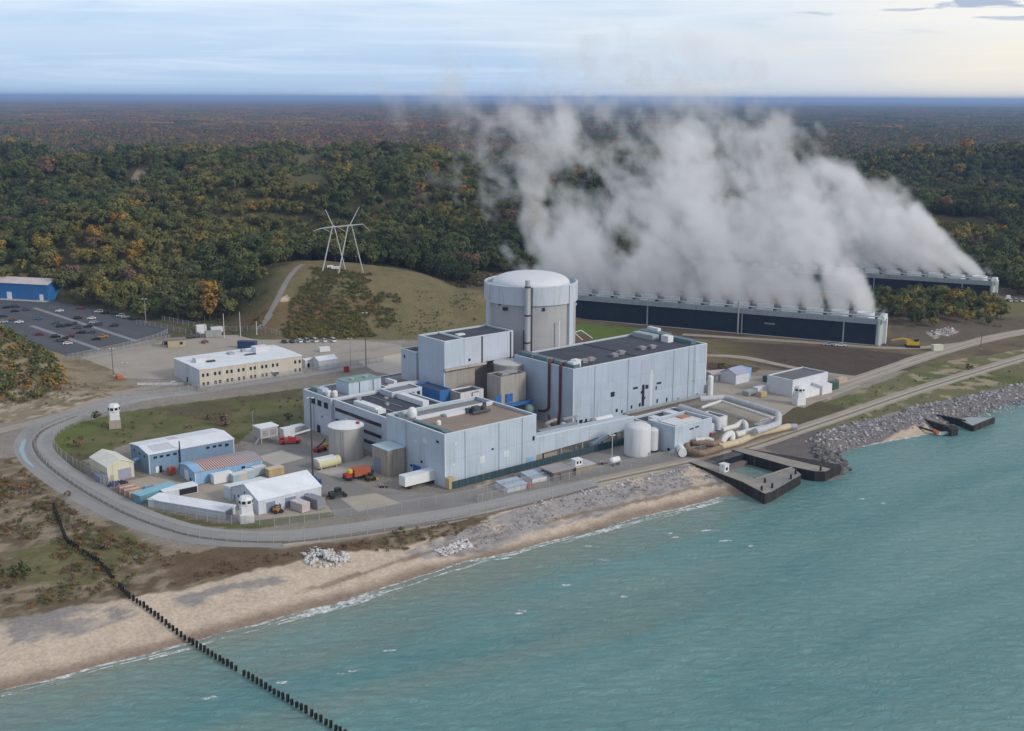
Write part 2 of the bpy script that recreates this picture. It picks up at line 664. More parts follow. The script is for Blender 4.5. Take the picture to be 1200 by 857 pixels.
# left dune
dn = blob([(-80, 395), (60, 380), (100, 415), (160, 452), (163, 461), (90, 481), (-80, 510)], 0, .4)
dn = np.maximum(dn, (gauss(XX, YY, -232, 505, 50, 46) > .3) * (YY < 560))
paint(dn, (.19, .155, .095))
paint(dn * sstep(.45, .58, N1), (.30, .245, .17), .65)
paint(dn * sstep(.53, .6, N3) * sstep(480, 455, YY), (.42, .36, .28), .8)
# grass inside the bend of the road and along its inner edge
gi = blob([(56, 512), (80, 498), (140, 484), (230, 471), (356, 455), (358, 500), (300, 503), (278, 520), (150, 520), (100, 540), (104, 572), (160, 594), (225, 609), (262, 614), (390, 596), (392, 606), (300, 620), (215, 616), (150, 600), (95, 575), (62, 545)], 0, .22)
paint(gi, (.115, .12, .045))
paint(gi * sstep(.45, .6, N1), (.155, .14, .07), .7)
paint(gi * sstep(.56, .64, N2), (.10, .075, .05), .7)
paint(gi * sstep(-150, -158, XX) * (YY < 440), (.12, .15, .038), .7)
# right side
paint(blob([(678, 380), (770, 386), (775, 396), (640, 402)], 0, .3), (.10, .15, .035), .9)
paint(blob([(600, 398), (688, 392), (700, 408), (600, 415)], 0, .3), (.14, .085, .06), .9)
mnd_ = blob([(815, 397), (920, 404), (1000, 409), (1073, 417), (1072, 424), (1000, 441), (900, 430), (815, 417)], 0, .3)
paint(mnd_, (.165, .14, .07))
paint(mnd_ * sstep(95, 125, XX + JX), (.088, .066, .052))
paint(mnd_ * sstep(.55, .62, N2), (.12, .10, .05), .6)
paint(blob([(820, 424), (892, 431), (885, 437), (824, 434)], 0, .2), (.10, .07, .05))
rg = blob([(960, 474), (985, 466), (1040, 444), (1085, 428), (1210, 408), (1210, 456), (1150, 462), (1050, 482), (985, 505), (930, 515)], 0, .5)
paint(rg, (.155, .145, .075))
paint(rg * sstep(.48, .6, N2), (.10, .12, .04), .8)
paint(rg * sstep(.52, .6, N1) * sstep(.45, .55, fbm(XX, YY, 40, 171, 2)), (.36, .30, .21), .8)
paint(blob([(915, 477), (960, 470), (990, 476), (992, 482), (950, 503), (912, 512), (905, 498)], 0, .25), (.10, .085, .05))
paint(blob([(1042, 382), (1120, 384), (1210, 355), (1210, 386), (1120, 402), (1046, 402)], 0, .5), (.13, .105, .08))
paint(blob([(1150, 352), (1210, 352), (1210, 372), (1150, 378)], 0, .5), (.15, .15, .06), .7)
paint(blob([(1085, 388), (1115, 384), (1125, 388), (1095, 394)], 2, .3) * sstep(.45, .55, N3), (.42, .38, .34), .8)
bank = (XX > 74) * sstep(10, 6, SHD)
paint(blob([(942, 522), (965, 508), (1000, 498), (1050, 489), (1062, 480), (1100, 474), (1150, 463), (1210, 449), (1300, 425), (1300, 450), (1215, 474), (1150, 488), (1120, 490), (1060, 503), (1020, 512), (990, 522), (998, 543), (968, 546)], -1, .15), (.21, .195, .205))
bank = (XX > 74) * sstep(10, 6, SHD) * (SHD > 0)
paint(bank.astype(float), (.17, .155, .16))
rb = blob([(985, 532), (1015, 520), (1080, 500), (1105, 503), (1060, 514), (1010, 524), (992, 536)], -2.2, .2)
paint(rb, (.47, .38, .29))
paint(blob([(985, 534), (1040, 518), (1110, 503), (1112, 507), (1050, 521), (990, 540)], -2.9, .1), WET, .8)
paint(blob([(890, 524), (930, 512), (962, 500), (968, 525), (985, 545), (960, 548)], 0, .2), (.14, .125, .12))
# a bare blow-out in the dunes, and the far ground
paint((gauss(XX, YY, SANDX, SANDY, 11, 34) + (N2 - .5) * 1.1 > .4).astype(float), (.46, .36, .26))
fr = sstep(2500, 4000, YY)
big = fbm(XX, YY, 700, 181, 4)
paint(fr, (.07, .05, .035))
paint(fr * sstep(.5, .6, big), (.05, .055, .03), .8)
C *= (.87 + .26 * N3)[..., None]
C = np.clip(C, .01, .8)

nx, ny = len(GX), len(GY)
vid = np.arange(nx * ny).reshape(ny, nx)
quads = np.stack([vid[:-1, :-1], vid[:-1, 1:], vid[1:, 1:], vid[1:, :-1]], -1).reshape(-1, 4)
tm = bpy.data.meshes.new('ground')
tm.vertices.add(nx * ny)
tm.vertices.foreach_set('co', np.stack([XX, YY, ZZ], -1).astype(np.float32).ravel())
tm.loops.add(len(quads) * 4)
tm.loops.foreach_set('vertex_index', quads.astype(np.int32).ravel())
tm.polygons.add(len(quads))
tm.polygons.foreach_set('loop_start', (np.arange(len(quads)) * 4).astype(np.int32))
tm.polygons.foreach_set('use_smooth', np.ones(len(quads), bool))
tm.update()
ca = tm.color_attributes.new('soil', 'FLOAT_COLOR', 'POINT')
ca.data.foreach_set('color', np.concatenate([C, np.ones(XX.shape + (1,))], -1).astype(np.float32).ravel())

gm, nt, bs, out = new_mat('ground_soil')
at = nt.n('ShaderNodeAttribute', attribute_name='soil')
co = nt.n('ShaderNodeTexCoord').outputs['Object']
na, nb = noise(nt, co, .9, 6, .7), noise(nt, co, .12, 4, .6)
f = ((na - .5) * 1.15 + (nb - .5) * .4) + 1.0
g = nt.n('ShaderNodeCombineColor')
for i in range(3):
    nt.put(g.inputs[i], f)
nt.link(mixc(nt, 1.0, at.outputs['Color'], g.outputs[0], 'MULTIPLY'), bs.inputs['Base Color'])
bs.inputs['Roughness'].default_value = .95
bs.inputs['Specular IOR Level'].default_value = .1
bp = nt.n('ShaderNodeBump')
bp.inputs['Strength'].default_value = .7
bp.inputs['Distance'].default_value = .5
nt.put(bp.inputs['Height'], na)
nt.link(bp.outputs[0], bs.inputs['Normal'])
setting('ground', tm, gm)

# ------------------------------------------------------------------ lake
wm, nt, bs, out = new_mat('lake_water')
co = nt.n('ShaderNodeTexCoord').outputs['Object']
rot = nt.n('ShaderNodeMapping')
rot.inputs['Rotation'].default_value = (0, 0, rad(-36))
nt.link(co, rot.inputs[0])
rc = rot.outputs[0]
cl = noise(nt, mapped(nt, rc, (.007, .032, 1)), 1.0, 6, .62, .9)
rot2 = nt.n('ShaderNodeMapping')
rot2.inputs['Rotation'].default_value = (0, 0, rad(-8))
nt.link(co, rot2.inputs[0])
rc2 = rot2.outputs[0]
cl2 = noise(nt, mapped(nt, rc2, (.05, .13, 1)), 1.0, 6, .68, .8)
teal = mixc(nt, ((cl - .38) * 3.4).clip(), (.105, .258, .266), (.172, .325, .320))
teal = mixc(nt, ((cl2 - .48) * 3.0).clip() * .6, teal, (.19, .335, .315))
teal = mixc(nt, ((noise(nt, mapped(nt, rc, (.006, .022, 1)), 1.7, 4, .6, .5) - .56) * 5.0).clip() * .55, teal, (.20, .265, .225))
teal = mixc(nt, ((.42 - cl2) * 4.0).clip() * .5, teal, (.06, .21, .225))
wsx_ = nt.n('ShaderNodeSeparateXYZ')
nt.link(co, wsx_.inputs[0])
off = (E(nt, wsx_.outputs[0]) + 108.0) * .588 - (E(nt, wsx_.outputs[1]) - 228.0) * .81      # metres off the beach: stirred up sand in the shallows
shal = (1.0 - (off + (cl - .5) * 60.0 + (cl2 - .5) * 14.0) / 26.0).clip() * (1.0 - ((E(nt, wsx_.outputs[0]) - 60.0) / 40.0).clip())
teal = mixc(nt, shal * .75, teal, (.27, .285, .225))
bar = ((off + (cl - .5) * 50.0 - 46.0) / 10.0)
bar = (1.0 - bar * bar).clip() * (1.0 - ((E(nt, wsx_.outputs[0]) - 30.0) / 40.0).clip())
teal = mixc(nt, bar * .4, teal, (.23, .28, .23))
nt.link(teal, bs.inputs['Base Color'])
bs.inputs['Roughness'].default_value = .22
bs.inputs['Specular IOR Level'].default_value = .42
bs.inputs['IOR'].default_value = 1.33
w1 = noise(nt, mapped(nt, rc2, (.20, .46, 1)), 1.0, 6, .68, .8)
w2 = noise(nt, mapped(nt, rc2, (.7, 2.0, 1)), 1.0, 3, .6)
bp = nt.n('ShaderNodeBump')
bp.inputs['Strength'].default_value = .8
bp.inputs['Distance'].default_value = 1.0
nt.put(bp.inputs['Height'], w1 * 2.3 + w2 * .3)
nt.link(bp.outputs[0], bs.inputs['Normal'])
mb = MB()
mb.add([(-14000, -2400, WATER), (14000, -2400, WATER), (14000, 9000, WATER), (-14000, 9000, WATER)], [(0, 1, 2, 3)])
setting('lake', mb.mesh('lake'), wm)

# surf along the shore and the few breaking crests
fm, nt, bs, out = new_mat('foam')
co = nt.n('ShaderNodeTexCoord').outputs['Object']
fn = noise(nt, co, .55, 6, .7, .4)
bs.inputs['Base Color'].default_value = (.74, .76, .76, 1)
bs.inputs['Roughness'].default_value = .8
nt.put(bs.inputs['Alpha'], ((fn - .40) * 5.0).clip() * .85)
mb = MB()
SP = [Vector((*p, 0)) for p in SHORE[2:20]]


def resample(P, step):
    out = [P[0].copy()]
    for a, b in zip(P[:-1], P[1:]):
        n = max(1, int((b - a).length / step))
        out += [a.lerp(b, (k + 1) / n) for k in range(n)]
    return out


def surf(P, off, wid, gap, seed):
    P = resample(P, 2.0)
    prev = None
    for i, p in enumerate(P):
        d = (P[min(i + 1, len(P) - 1)] - P[max(i - 1, 0)]).normalized()
        n = Vector((-d.y, d.x, 0))
        k = mnoise.noise(Vector((i * .07 + seed * 10, seed, 0)))
        k2 = mnoise.noise(Vector((i * .25, seed * 3, 5)))
        w = wid * max(0.0, .35 + k * gap)
        c = p + n * (off + k2 * .9 + k * 1.2)
        q = ((c - n * w).x, (c - n * w).y, WATER + .03), ((c + n * w).x, (c + n * w).y, WATER + .035)
        if prev and w > .05:
            mb.add([prev[0], q[0], q[1], prev[1]], [(0, 1, 2, 3)])
        prev = q if w > .05 else None


surf(SP, .15, 1.3, 1.3, 1)
surf(SP, -1.3, .7, 2.4, 4)
surf(SP, -2.6, 1.0, 2.2, 2)
surf([Vector((*p, 0)) for p in SHORE[25:30]], -.3, 1.6, .8, 3)
for x, y, ln in ((606, 719, 5), (612, 716, 3), (408, 788, 6), (245, 818, 4), (456, 763, 4), (832, 622, 7), (850, 634, 5), (706, 657, 5), (664, 686, 3), (792, 630, 4), (783, 625, 4), (560, 657, 6), (590, 655, 6), (690, 640, 4), (1010, 585, 3), (880, 640, 3), (730, 700, 3), (330, 800, 3), (1035, 590, 3)):
    cx, cy = G(x, y, WATER)
    a0 = rad(16 + random.uniform(-7, 7))
    pts = []
    for k in range(7):
        t = k / 6 * 2 - 1
        w = .6 * (1 - t * t) + .06
        u = t * ln * .42
        oy = .25 * math.sin(t * 3 + x)
        pts.append((u, oy - w, oy + w))
    for p, q in zip(pts[:-1], pts[1:]):
        mb.add([(cx + math.cos(a0) * u - math.sin(a0) * v, cy + math.sin(a0) * u + math.cos(a0) * v, WATER + .05) for u, v in ((p[0], p[1]), (q[0], q[1]), (q[0], q[2]), (p[0], p[2]))], [(0, 1, 2, 3)])
setting('foam', mb.mesh('foam'), fm, 'stuff')

# ------------------------------------------------------------------ roads, yards


def road(name, pts, width, mat, lift=.03, closed=False):
    P = [Vector((x, y, 0)) for x, y in pts]
    # smooth the control points
    for _ in range(2):
        Q = [P[0]]
        for a, b in zip(P[:-1], P[1:]):
            Q += [a.lerp(b, .25), a.lerp(b, .75)]
        P = Q + [P[-1]]
    P = resample(P, 2.5)
    vs, fs = [], []
    nw = 5
    for i, p in enumerate(P):
        d = (P[min(i + 1, len(P) - 1)] - P[max(i - 1, 0)]).normalized()
        n = Vector((-d.y, d.x, 0))
        wj = width * (1 + .06 * mnoise.noise(Vector((i * .2, width, 0))))
        for k in range(nw):
            q = p + n * wj * (k / (nw - 1) - .5)
            vs.append((q.x, q.y, float(hz(q.x, q.y)) + lift))
    for i in range(len(P) - 1):
        for k in range(nw - 1):
            a = i * nw + k
            fs.append((a, a + nw, a + nw + 1, a + 1))
    mb = MB().add(vs, fs)
    return setting(name, mb.mesh(name), mat)


def flat(name, pts, mat, lift=.02, world=False):
    P = pts if world else [G(x, y) for x, y in pts]
    if sum(P[i][0] * P[(i + 1) % len(P)][1] - P[(i + 1) % len(P)][0] * P[i][1] for i in range(len(P))) < 0:
        P = P[::-1]
    mb = MB().add([(x, y, lift) for x, y in P], [tuple(range(len(P)))])
    return setting(name, mb.mesh(name), mat)


ASPH = M('asphalt_dark', (.075, .080, .092), .85, .22, .06, 0)
ROADM = M('road_grey', (.265, .258, .25), .9, .2, .08, 0)
PERIM = M('road_pale', (.30, .295, .285), .9, .2, .1, 0)
TRACK = M('gravel_track', (.315, .27, .225), .95, .25, .15, 0)
YARD = M('yard_asphalt', (.215, .205, .195), .9, .3, .07, 0)
CONC = M('concrete_slab', (.40, .375, .34), .85, .2, .12, 0, seam=4.0)
TAN = M('gravel_tan', (.36, .31, .25), .95, .2, .1, 0)
LINE = M('paint_line', (.22, .23, .26), .8, .25, .3, 0)

px = lambda *p: [G(x, y) for x, y in p]
road('perimeter_road', px((700, 566), (640, 577), (560, 596), (480, 609), (400, 621), (330, 629), (262, 628), (205, 619), (150, 597), (100, 569), (58, 541), (44, 521), (58, 502), (92, 488), (160, 470), (240, 458), (330, 444), (400, 432), (440, 425), (475, 417)), 8.0, PERIM, .03)
road('outer_road', px((330, 638), (255, 637), (190, 628), (130, 604), (80, 577), (36, 546), (22, 524), (32, 504), (60, 490), (110, 478), (165, 464)), 5.0, ROADM, .024)
road('dune_road', px((-60, 520), (0, 505), (60, 490), (130, 470), (172, 455), (205, 448)), 6.5, TRACK, .018)
road('shore_track', px((330, 636), (420, 624), (500, 612), (560, 600), (640, 578), (740, 556), (830, 537), (880, 523), (930, 506), (985, 488), (1060, 462), (1130, 440), (1210, 416)), 8.0, TRACK, .014)
def offset(P, d):
    Q = []
    for i, p in enumerate(P):
        a, b = P[max(i - 1, 0)], P[min(i + 1, len(P) - 1)]
        l = math.dist(a, b)
        Q.append((p[0] - (b[1] - a[1]) / l * d, p[1] + (b[0] - a[0]) / l * d))
    return Q


TRK = px((330, 636), (420, 624), (500, 612), (560, 600), (640, 578), (740, 556), (830, 537), (880, 523), (930, 506), (985, 488), (1060, 462), (1130, 440), (1210, 416))
for d in (-2.1, .9):
    road('wheel_track', offset(TRK, d), 1.1, M('wheel_track', (.40, .36, .30), .95, .35, .5, 0), .02)
road('track_verge', offset(TRK, -.6), .9, M('track_verge', (.17, .15, .09), .95, .4, .8, 0), .024)
for d in (-1.9, 1.9):
    road('wheel_track', offset(px((1260, 380), (1200, 390), (1150, 399), (1100, 413), (1050, 430), (1000, 447), (970, 458)), d), .9, M('wheel_track', (0, 0, 0)), .03)
road('site_road', px((1260, 380), (1200, 390), (1150, 399), (1100, 413), (1050, 430), (1000, 447), (970, 458), (930, 476)), 9.0, TRACK, .022)
road('tower_road', px((1140, 402), (1080, 408), (1030, 408), (960, 402), (880, 397), (800, 392)), 5.5, TRACK, .016)
road('back_road', px((1010, 443), (960, 437), (900, 425), (860, 420), (800, 418)), 4.5, TRACK, .019)
road('hill_path', [G(356, 314, 26), (-124, 628), (-128, 612), (-133, 596), G(318, 380, 3)], 3.2, M('path_pale', (.215, .20, .185), .95, .2, .2, 0), .12)
flat('plant_yard', [(286, 525), (312, 505), (352, 503), (372, 545), (438, 575), (520, 578), (560, 572), (640, 549), (742, 515), (800, 520), (826, 545), (700, 561), (560, 590), (470, 604), (392, 604), (380, 582), (330, 562), (305, 552)], YARD, .01)
flat('sand_yard', [(140, 566), (176, 558), (232, 570), (275, 556), (330, 562), (372, 580), (390, 600), (300, 610), (255, 606), (190, 590)], TAN, .006)
flat('concrete_apron', [(300, 536), (330, 528), (357, 537), (322, 546)], CONC, .034)
flat('concrete_strip', [(370, 553), (432, 534), (444, 543), (398, 560)], CONC, .036)
flat('concrete_pad', [(420, 424), (470, 414), (476, 442), (440, 436)], M('pad_pale', (.46, .42, .36), .9, .15, .1, 0), .04)
flat('concrete_drive', [(398, 584), (440, 578), (470, 590), (420, 600)], M('pad_tan', (.37, .325, .27), .9, .2, .1, 0), .038)
flat('office_yard', [(95, 419), (190, 401), (262, 393), (330, 391), (420, 399), (470, 404), (476, 417), (440, 424), (355, 437), (236, 458), (190, 452), (150, 446), (128, 432)], M('lot_tan', (.335, .295, .25), .9, .22, .06, 0), .008)
flat('back_yard', [(828, 446), (870, 440), (960, 446), (1010, 452), (962, 470), (930, 478), (900, 500), (830, 480)], M('lot_gravel', (.33, .295, .25), .95, .22, .1, 0), .009)
road('fence_strip', px((700, 570), (640, 586), (560, 605), (480, 618), (400, 630), (330, 636.5), (255, 633.5), (200, 624.5), (140, 599.5), (92, 572.5), (52, 543.5), (37, 521), (48, 504), (90, 488)), 1.3, M('dark_strip', (.14, .125, .105), .95, .35, .4, 0), .036)  # dark brown strip along the foot of the outer fence
flat('puddle', [(22, 528), (25, 518), (29, 514), (31, 516), (28, 527), (32, 538), (42, 549), (38, 548), (28, 540)], M('puddle_water', (.19, .28, .30), .12, .2, .2, 0, spec=.6), .05)
flat('car_park', [(-314, 712), (-279, 703), (-227, 660), (-186, 618), (-178, 600), (-188, 576), (-209, 543), (-246, 579), (-272, 612), (-330, 640)], ASPH, .05, True)
for i, (a, b) in enumerate((((40, 361), (160, 400)), ((37, 382), (118, 410)))):
    A, B = Vector((*G(*a), 0)), Vector((*G(*b), 0))
    n = (B - A).normalized().cross(Vector((0, 0, 1))) * 1.4
    flat('lane_marking', [(q.x, q.y) for q in (A - n, B - n, B + n, A + n)], LINE, .056, True)
# stall lines
mb = MB()
A, B = Vector((*G(40, 361), 0)), Vector((*G(160, 400), 0))
ud = (B - A).normalized()
pd = Vector((-ud.y, ud.x, 0))
for off in (-34, -23, -11.5, 8.5, 20):
    for k in range(38):
        c = A + ud * (k * 3.0 + 2) + pd * off
        if inpoly(np.array(c.x), np.array(c.y), [(-300, 700), (-279, 695), (-229, 652), (-192, 612), (-185, 598), (-192, 578), (-209, 552), (-242, 583), (-268, 616), (-310, 645)]):
            p, q = c - pd * 2.4, c + pd * 2.4
            s = ud * .09
            mb.add([(*(p - s).xy, .058), (*(p + s).xy, .058), (*(q + s).xy, .058), (*(q - s).xy, .058)], [(0, 1, 2, 3)])
setting('stall_marking', mb.mesh('stall_marking'), LINE)

# ------------------------------------------------------------------ foliage
fo, nt, bs, out = new_mat('foliage')
ai = nt.n('ShaderNodeAttribute', attribute_name='tint', attribute_type='INSTANCER')
co = nt.n('ShaderNodeTexCoord').outputs['Object']
ln = noise(nt, co, .55, 3, .6)
geo = nt.n('ShaderNodeNewGeometry')
rp = nt.n('ShaderNodeValToRGB')
els = [(0, (.026, .038, .018)), (.2, (.045, .060, .024)), (.4, (.072, .080, .030)), (.55, (.104, .098, .033)), (.68, (.18, .13, .03)), (.8, (.23, .105, .022)), (.9, (.125, .072, .040)), (1, (.098, .068, .054))]
cr = rp.color_ramp
cr.elements[0].position, cr.elements[0].color = 0, rgba(els[0][1])
cr.elements[1].position, cr.elements[1].color = 1, rgba(els[-1][1])
for p, c in els[1:-1]:
    e = cr.elements.new(p)
    e.color = rgba(c)
nt.put(rp.inputs[0], (E(nt, ai.outputs['Fac']) + (ln - .5) * .16).clip())
rnd = E(nt, geo.outputs['Random Per Island'])
g = nt.n('ShaderNodeCombineColor')
for i in range(3):
    nt.put(g.inputs[i], rnd * .62 + 1.2 + (ln - .5) * .7)
nt.link(mixc(nt, 1.0, rp.outputs[0], g.outputs[0], 'MULTIPLY'), bs.inputs['Base Color'])
bs.inputs['Roughness'].default_value = .8
bs.inputs['Specular IOR Level'].default_value = .15
FOL = fo
BARK = M('bark', (.09, .075, .06), .9, .3, 2.0, 0)


def cards(rng, n, cen, rad_, size, up=.35):
    """leaf sprays through a clump: small bent quads"""
    d = rng.normal(size=(n, 3))
    d /= np.linalg.norm(d, axis=1)[:, None]
    r = rad_ * (rng.random(n) ** .4)[:, None]
    c = np.array(cen) + d * r * np.array([1, 1, .8])
    nrm = d * .55 + np.array([cen[0], cen[1], 0]) * .16 + rng.normal(size=(n, 3)) * .38 + np.array([0, 0, up])
    nrm /= np.linalg.norm(nrm, axis=1)[:, None]
    t = np.cross(nrm, rng.normal(size=(n, 3)))
    t /= np.linalg.norm(t, axis=1)[:, None]
    b = np.cross(nrm, t)
    s = size * (.6 + .8 * rng.random(n))[:, None]
    k = .55 + .5 * rng.random(n)[:, None]
    return np.stack([c - t * s, c + b * s * k - nrm * s * .2, c + t * s, c - b * s * k - nrm * s * .2], 1)


def crown_mesh(name, seed, hgt, wid, clumps, per, size, base=.3):
    rng = np.random.default_rng(seed)
    qs = []
    for i in range(clumps):
        a, u = rng.random() * 6.283, rng.random()
        z = hgt * (base + (1 - base) * (.12 + .8 * u))
        prof = math.sin(math.pi * min(1, .22 + .76 * (1 - u))) ** .7
        r = wid * .5 * prof * (.35 + .65 * rng.random() ** .5)
        cr_ = wid * (.15 + .10 * rng.random())
        qs.append(cards(rng, int(per * (.7 + .6 * rng.random())), (r * math.cos(a) * 1.05, r * math.sin(a), z), cr_, size))
    V = np.concatenate(qs).reshape(-1, 3)
    me = bpy.data.meshes.new(name)
    nq = len(V) // 4
    me.vertices.add(len(V))
    me.vertices.foreach_set('co', V.astype(np.float32).ravel())
    me.loops.add(len(V))
    me.loops.foreach_set('vertex_index', np.arange(len(V), dtype=np.int32))
    me.polygons.add(nq)
    me.polygons.foreach_set('loop_start', np.arange(0, len(V), 4, dtype=np.int32))
    me.update()
    me.materials.append(FOL)
    return me


def trunk_mesh(name, seed, hgt, wid):
    rng = random.Random(seed)
    mb = MB()
    top = Vector((rng.uniform(-.4, .4), rng.uniform(-.4, .4), hgt * .8))
    mid = Vector((rng.uniform(-.3, .3), rng.uniform(-.3, .3), hgt * .35))
    mb.tube([(0, 0, -.8), (0, 0, .3), mid, top], [.34, .26, .19, .05], 6)
    for k in range(5):
        a = k * 1.3 + rng.random()
        z0 = hgt * (.28 + .1 * k)
        mb.tube([(mid.x * .8, mid.y * .8, z0), (math.cos(a) * wid * .2, math.sin(a) * wid * .2, z0 + hgt * .14), (math.cos(a) * wid * .36, math.sin(a) * wid * .36, z0 + hgt * .24)], [.11, .07, .02], 5)
    me = mb.mesh(name)
    me.materials.append(BARK)
    return me


KINDS = [(13, 11.5), (11.5, 10.5), (15, 11), (10.5, 11.5), (13, 9), (9, 9)]
CROWN = [crown_mesh('crown', 100 + i, h, w, 30, 34, .52) for i, (h, w) in enumerate(KINDS)]
TRUNK = [trunk_mesh('trunk', 200 + i, h, w) for i, (h, w) in enumerate(KINDS)]


def joined(name, ms):
    bm = bmesh.new()
    mats = []
    for me in ms:
        k = len(bm.faces)
        bm.from_mesh(me)
        bm.faces.ensure_lookup_table()
        if me.materials[0] not in mats:
            mats.append(me.materials[0])
        for f in bm.faces[k:]:
            f.material_index = mats.index(me.materials[0])
    out = bpy.data.meshes.new(name)
    bm.to_mesh(out)
    bm.free()
    for m in mats:
        out.materials.append(m)
    return bpy.data.objects.new(name, out)          # a source for instancing, never linked to the scene


NEARP = [joined('wood_tree', [CROWN[i], TRUNK[i]]) for i in range(6)]
FARP = [bpy.data.objects.new('wood_crown', crown_mesh('wood_crown', 300 + i, h, w, 20, 12, 1.0, .25)) for i, (h, w) in enumerate(KINDS)]


def grove(seed):
    rng = np.random.default_rng(seed)
    bmv = []
    for i in range(150):
        x, y = rng.uniform(-62, 62, 2)
        h, w = rng.uniform(8, 15), rng.uniform(8, 12)
        bmv.append(cards(rng, 12, (x, y, h * .62), w * .5, 2.3, .8))
    V = np.concatenate(bmv).reshape(-1, 3)
    me = bpy.data.meshes.new('grove')
    me.vertices.add(len(V))
    me.vertices.foreach_set('co', V.astype(np.float32).ravel())
    me.loops.add(len(V))
    me.loops.foreach_set('vertex_index', np.arange(len(V), dtype=np.int32))
    me.polygons.add(len(V) // 4)
    me.polygons.foreach_set('loop_start', np.arange(0, len(V), 4, dtype=np.int32))
    me.update()
    me.materials.append(FOL)
    return bpy.data.objects.new('grove', me)


GROVE = [grove(400 + i) for i in range(4)]


def scatter(name, P, rz, sc, tint, kind, protos, mat=None):
    """many instances on a point mesh, one object of kind stuff"""
    me = bpy.data.meshes.new(name)
    me.vertices.add(len(P))
    me.vertices.foreach_set('co', np.asarray(P, np.float32).ravel())
    for nm, arr, ty in (('rot', rz, 'FLOAT'), ('size', sc, 'FLOAT'), ('tint', tint, 'FLOAT'), ('sort', kind, 'INT')):
        a = me.attributes.new(nm, ty, 'POINT')
        a.data.foreach_set('value', np.asarray(arr, np.int32 if ty == 'INT' else np.float32))
    me.update()
    if protos[0].data.materials:
        for mm in protos[0].data.materials:
            me.materials.append(mm)
    o = setting(name, me, None, 'stuff')
    ng = bpy.data.node_groups.new(name, 'GeometryNodeTree')
    ng.interface.new_socket('Geometry', in_out='INPUT', socket_type='NodeSocketGeometry')
    ng.interface.new_socket('Geometry', in_out='OUTPUT', socket_type='NodeSocketGeometry')
    t = NT(ng)
    gi, go = t.n('NodeGroupInput'), t.n('NodeGroupOutput')
    jn = t.n('GeometryNodeJoinGeometry')

    def attr(nm, ty):
        nd = t.n('GeometryNodeInputNamedAttribute', data_type=ty)
        nd.inputs['Name'].default_value = nm
        return nd.outputs['Attribute']
    srt, rt, sz = attr('sort', 'INT'), attr('rot', 'FLOAT'), attr('size', 'FLOAT')
    cb = t.n('ShaderNodeCombineXYZ')
    t.link(rt, cb.inputs[2])
    for k, pr in enumerate(protos):
        cmp_ = t.n('FunctionNodeCompare', data_type='INT', operation='EQUAL')
        t.link(srt, cmp_.inputs[2])
        cmp_.inputs[3].default_value = k
        oi = t.n('GeometryNodeObjectInfo')
        oi.inputs['Object'].default_value = pr
        oi.inputs['As Instance'].default_value = True
        ip = t.n('GeometryNodeInstanceOnPoints')
        t.link(gi.outputs[0], ip.inputs['Points'])
        t.link(cmp_.outputs[0], ip.inputs['Selection'])
        t.link(oi.outputs['Geometry'], ip.inputs['Instance'])
        t.link(cb.outputs[0], ip.inputs['Rotation'])
        t.link(sz, ip.inputs['Scale'])
        t.link(ip.outputs[0], jn.inputs[0])
    t.link(jn.outputs[0], go.inputs[0])
    md = o.modifiers.new('scatter', 'NODES')
    md.node_group = ng
    return o


# where trees stand -----------------------------------------------------------
CT_U = np.array([math.cos(rad(154.5)), math.sin(rad(154.5))])          # along the cooling towers, to the left
CT_V = np.array([-CT_U[1], CT_U[0]])                                    # towards the lake
CT1 = np.array([183.5, 575.0])
CT2 = np.array([290.5, 702.5])


def ctlocal(X, Y, o):
    return (X - o[0]) * CT_U[0] + (Y - o[1]) * CT_U[1], (X - o[0]) * CT_V[0] + (Y - o[1]) * CT_V[1]


def wooded(X, Y):
    jx = (fbm(X, Y, 30, 201, 3) - .5) * 16
    x, y = X + jx, Y + jx * .6
    k = Y > 735
    left = inpoly(x, y, [(-126, 674), (-130, 655), (-143, 634), (-178, 626), (-196, 634), (-232, 668), (-264, 690), (-283, 720), (-340, 740), (-700, 760), (-700, 1000), (-150, 800), (-128, 700), (-132, 668)])
    back = (x < -25) & (Y > 690 + .1 * np.abs(X + 90))
    k = (k & ~((x > -42) & (x < 345) & (y < 800))) | left | back
    for o, a, b in ((CT1, -16, 185), (CT2, -16, 190)):
        u, v = ctlocal(X, Y, o)
        k &= ~((u > a) & (u < b) & (v > -40) & (v < 16))
    k |= inpoly(X + jx * .4, Y + jx * .4, MOUND)
    k |= (x > 318) & (Y > 700 + .2 * (330 - X)) & (Y < 800)
    k &= ~((X > 300) & (X < 335) & (Y < 728))
    k &= (gauss(X, Y, SANDX, SANDY, 11, 34) + (fbm(X, Y, 28, 111, 4) - .5) * 1.1 < .36)
    # the power line cut and small clearings
    k &= ~((fbm(X, Y, 120, 211, 2) < .27) & (Y > 900))
    return k


def tint_of(X, Y, rng):
    n = len(X)
    z = fbm(X, Y, 170, 221, 3)
    t = .08 + .28 * sstep(.3, .7, z) + .2 * sstep(.4, .62, fbm(X, Y, 45, 223, 3)) + rng.normal(size=n) * .07
    f = sstep(1500, 2600, Y)
    au = rng.random(n)
    side = sstep(300, -500, X - Y * .06)
    spot = sstep(.5, .62, fbm(X, Y, 42, 231, 2)) * 3.0
    pr = .008 + .032 * spot + f * (.3 + .6 * side) * (.45 + .9 * sstep(.38, .6, fbm(X, Y, 420, 241, 3)))
    t = np.where(au < pr, np.where(rng.random(n) < .45 + .32 * f, .9 + .12 * rng.random(n), .60 + .22 * rng.random(n)), t)
    md = inpoly(X, Y, MOUND)
    t = np.where(md, np.where(rng.random(n) < .45, .48 + .22 * rng.random(n), .12 + .3 * rng.random(n)), t)
    return np.clip(t, 0, 1)


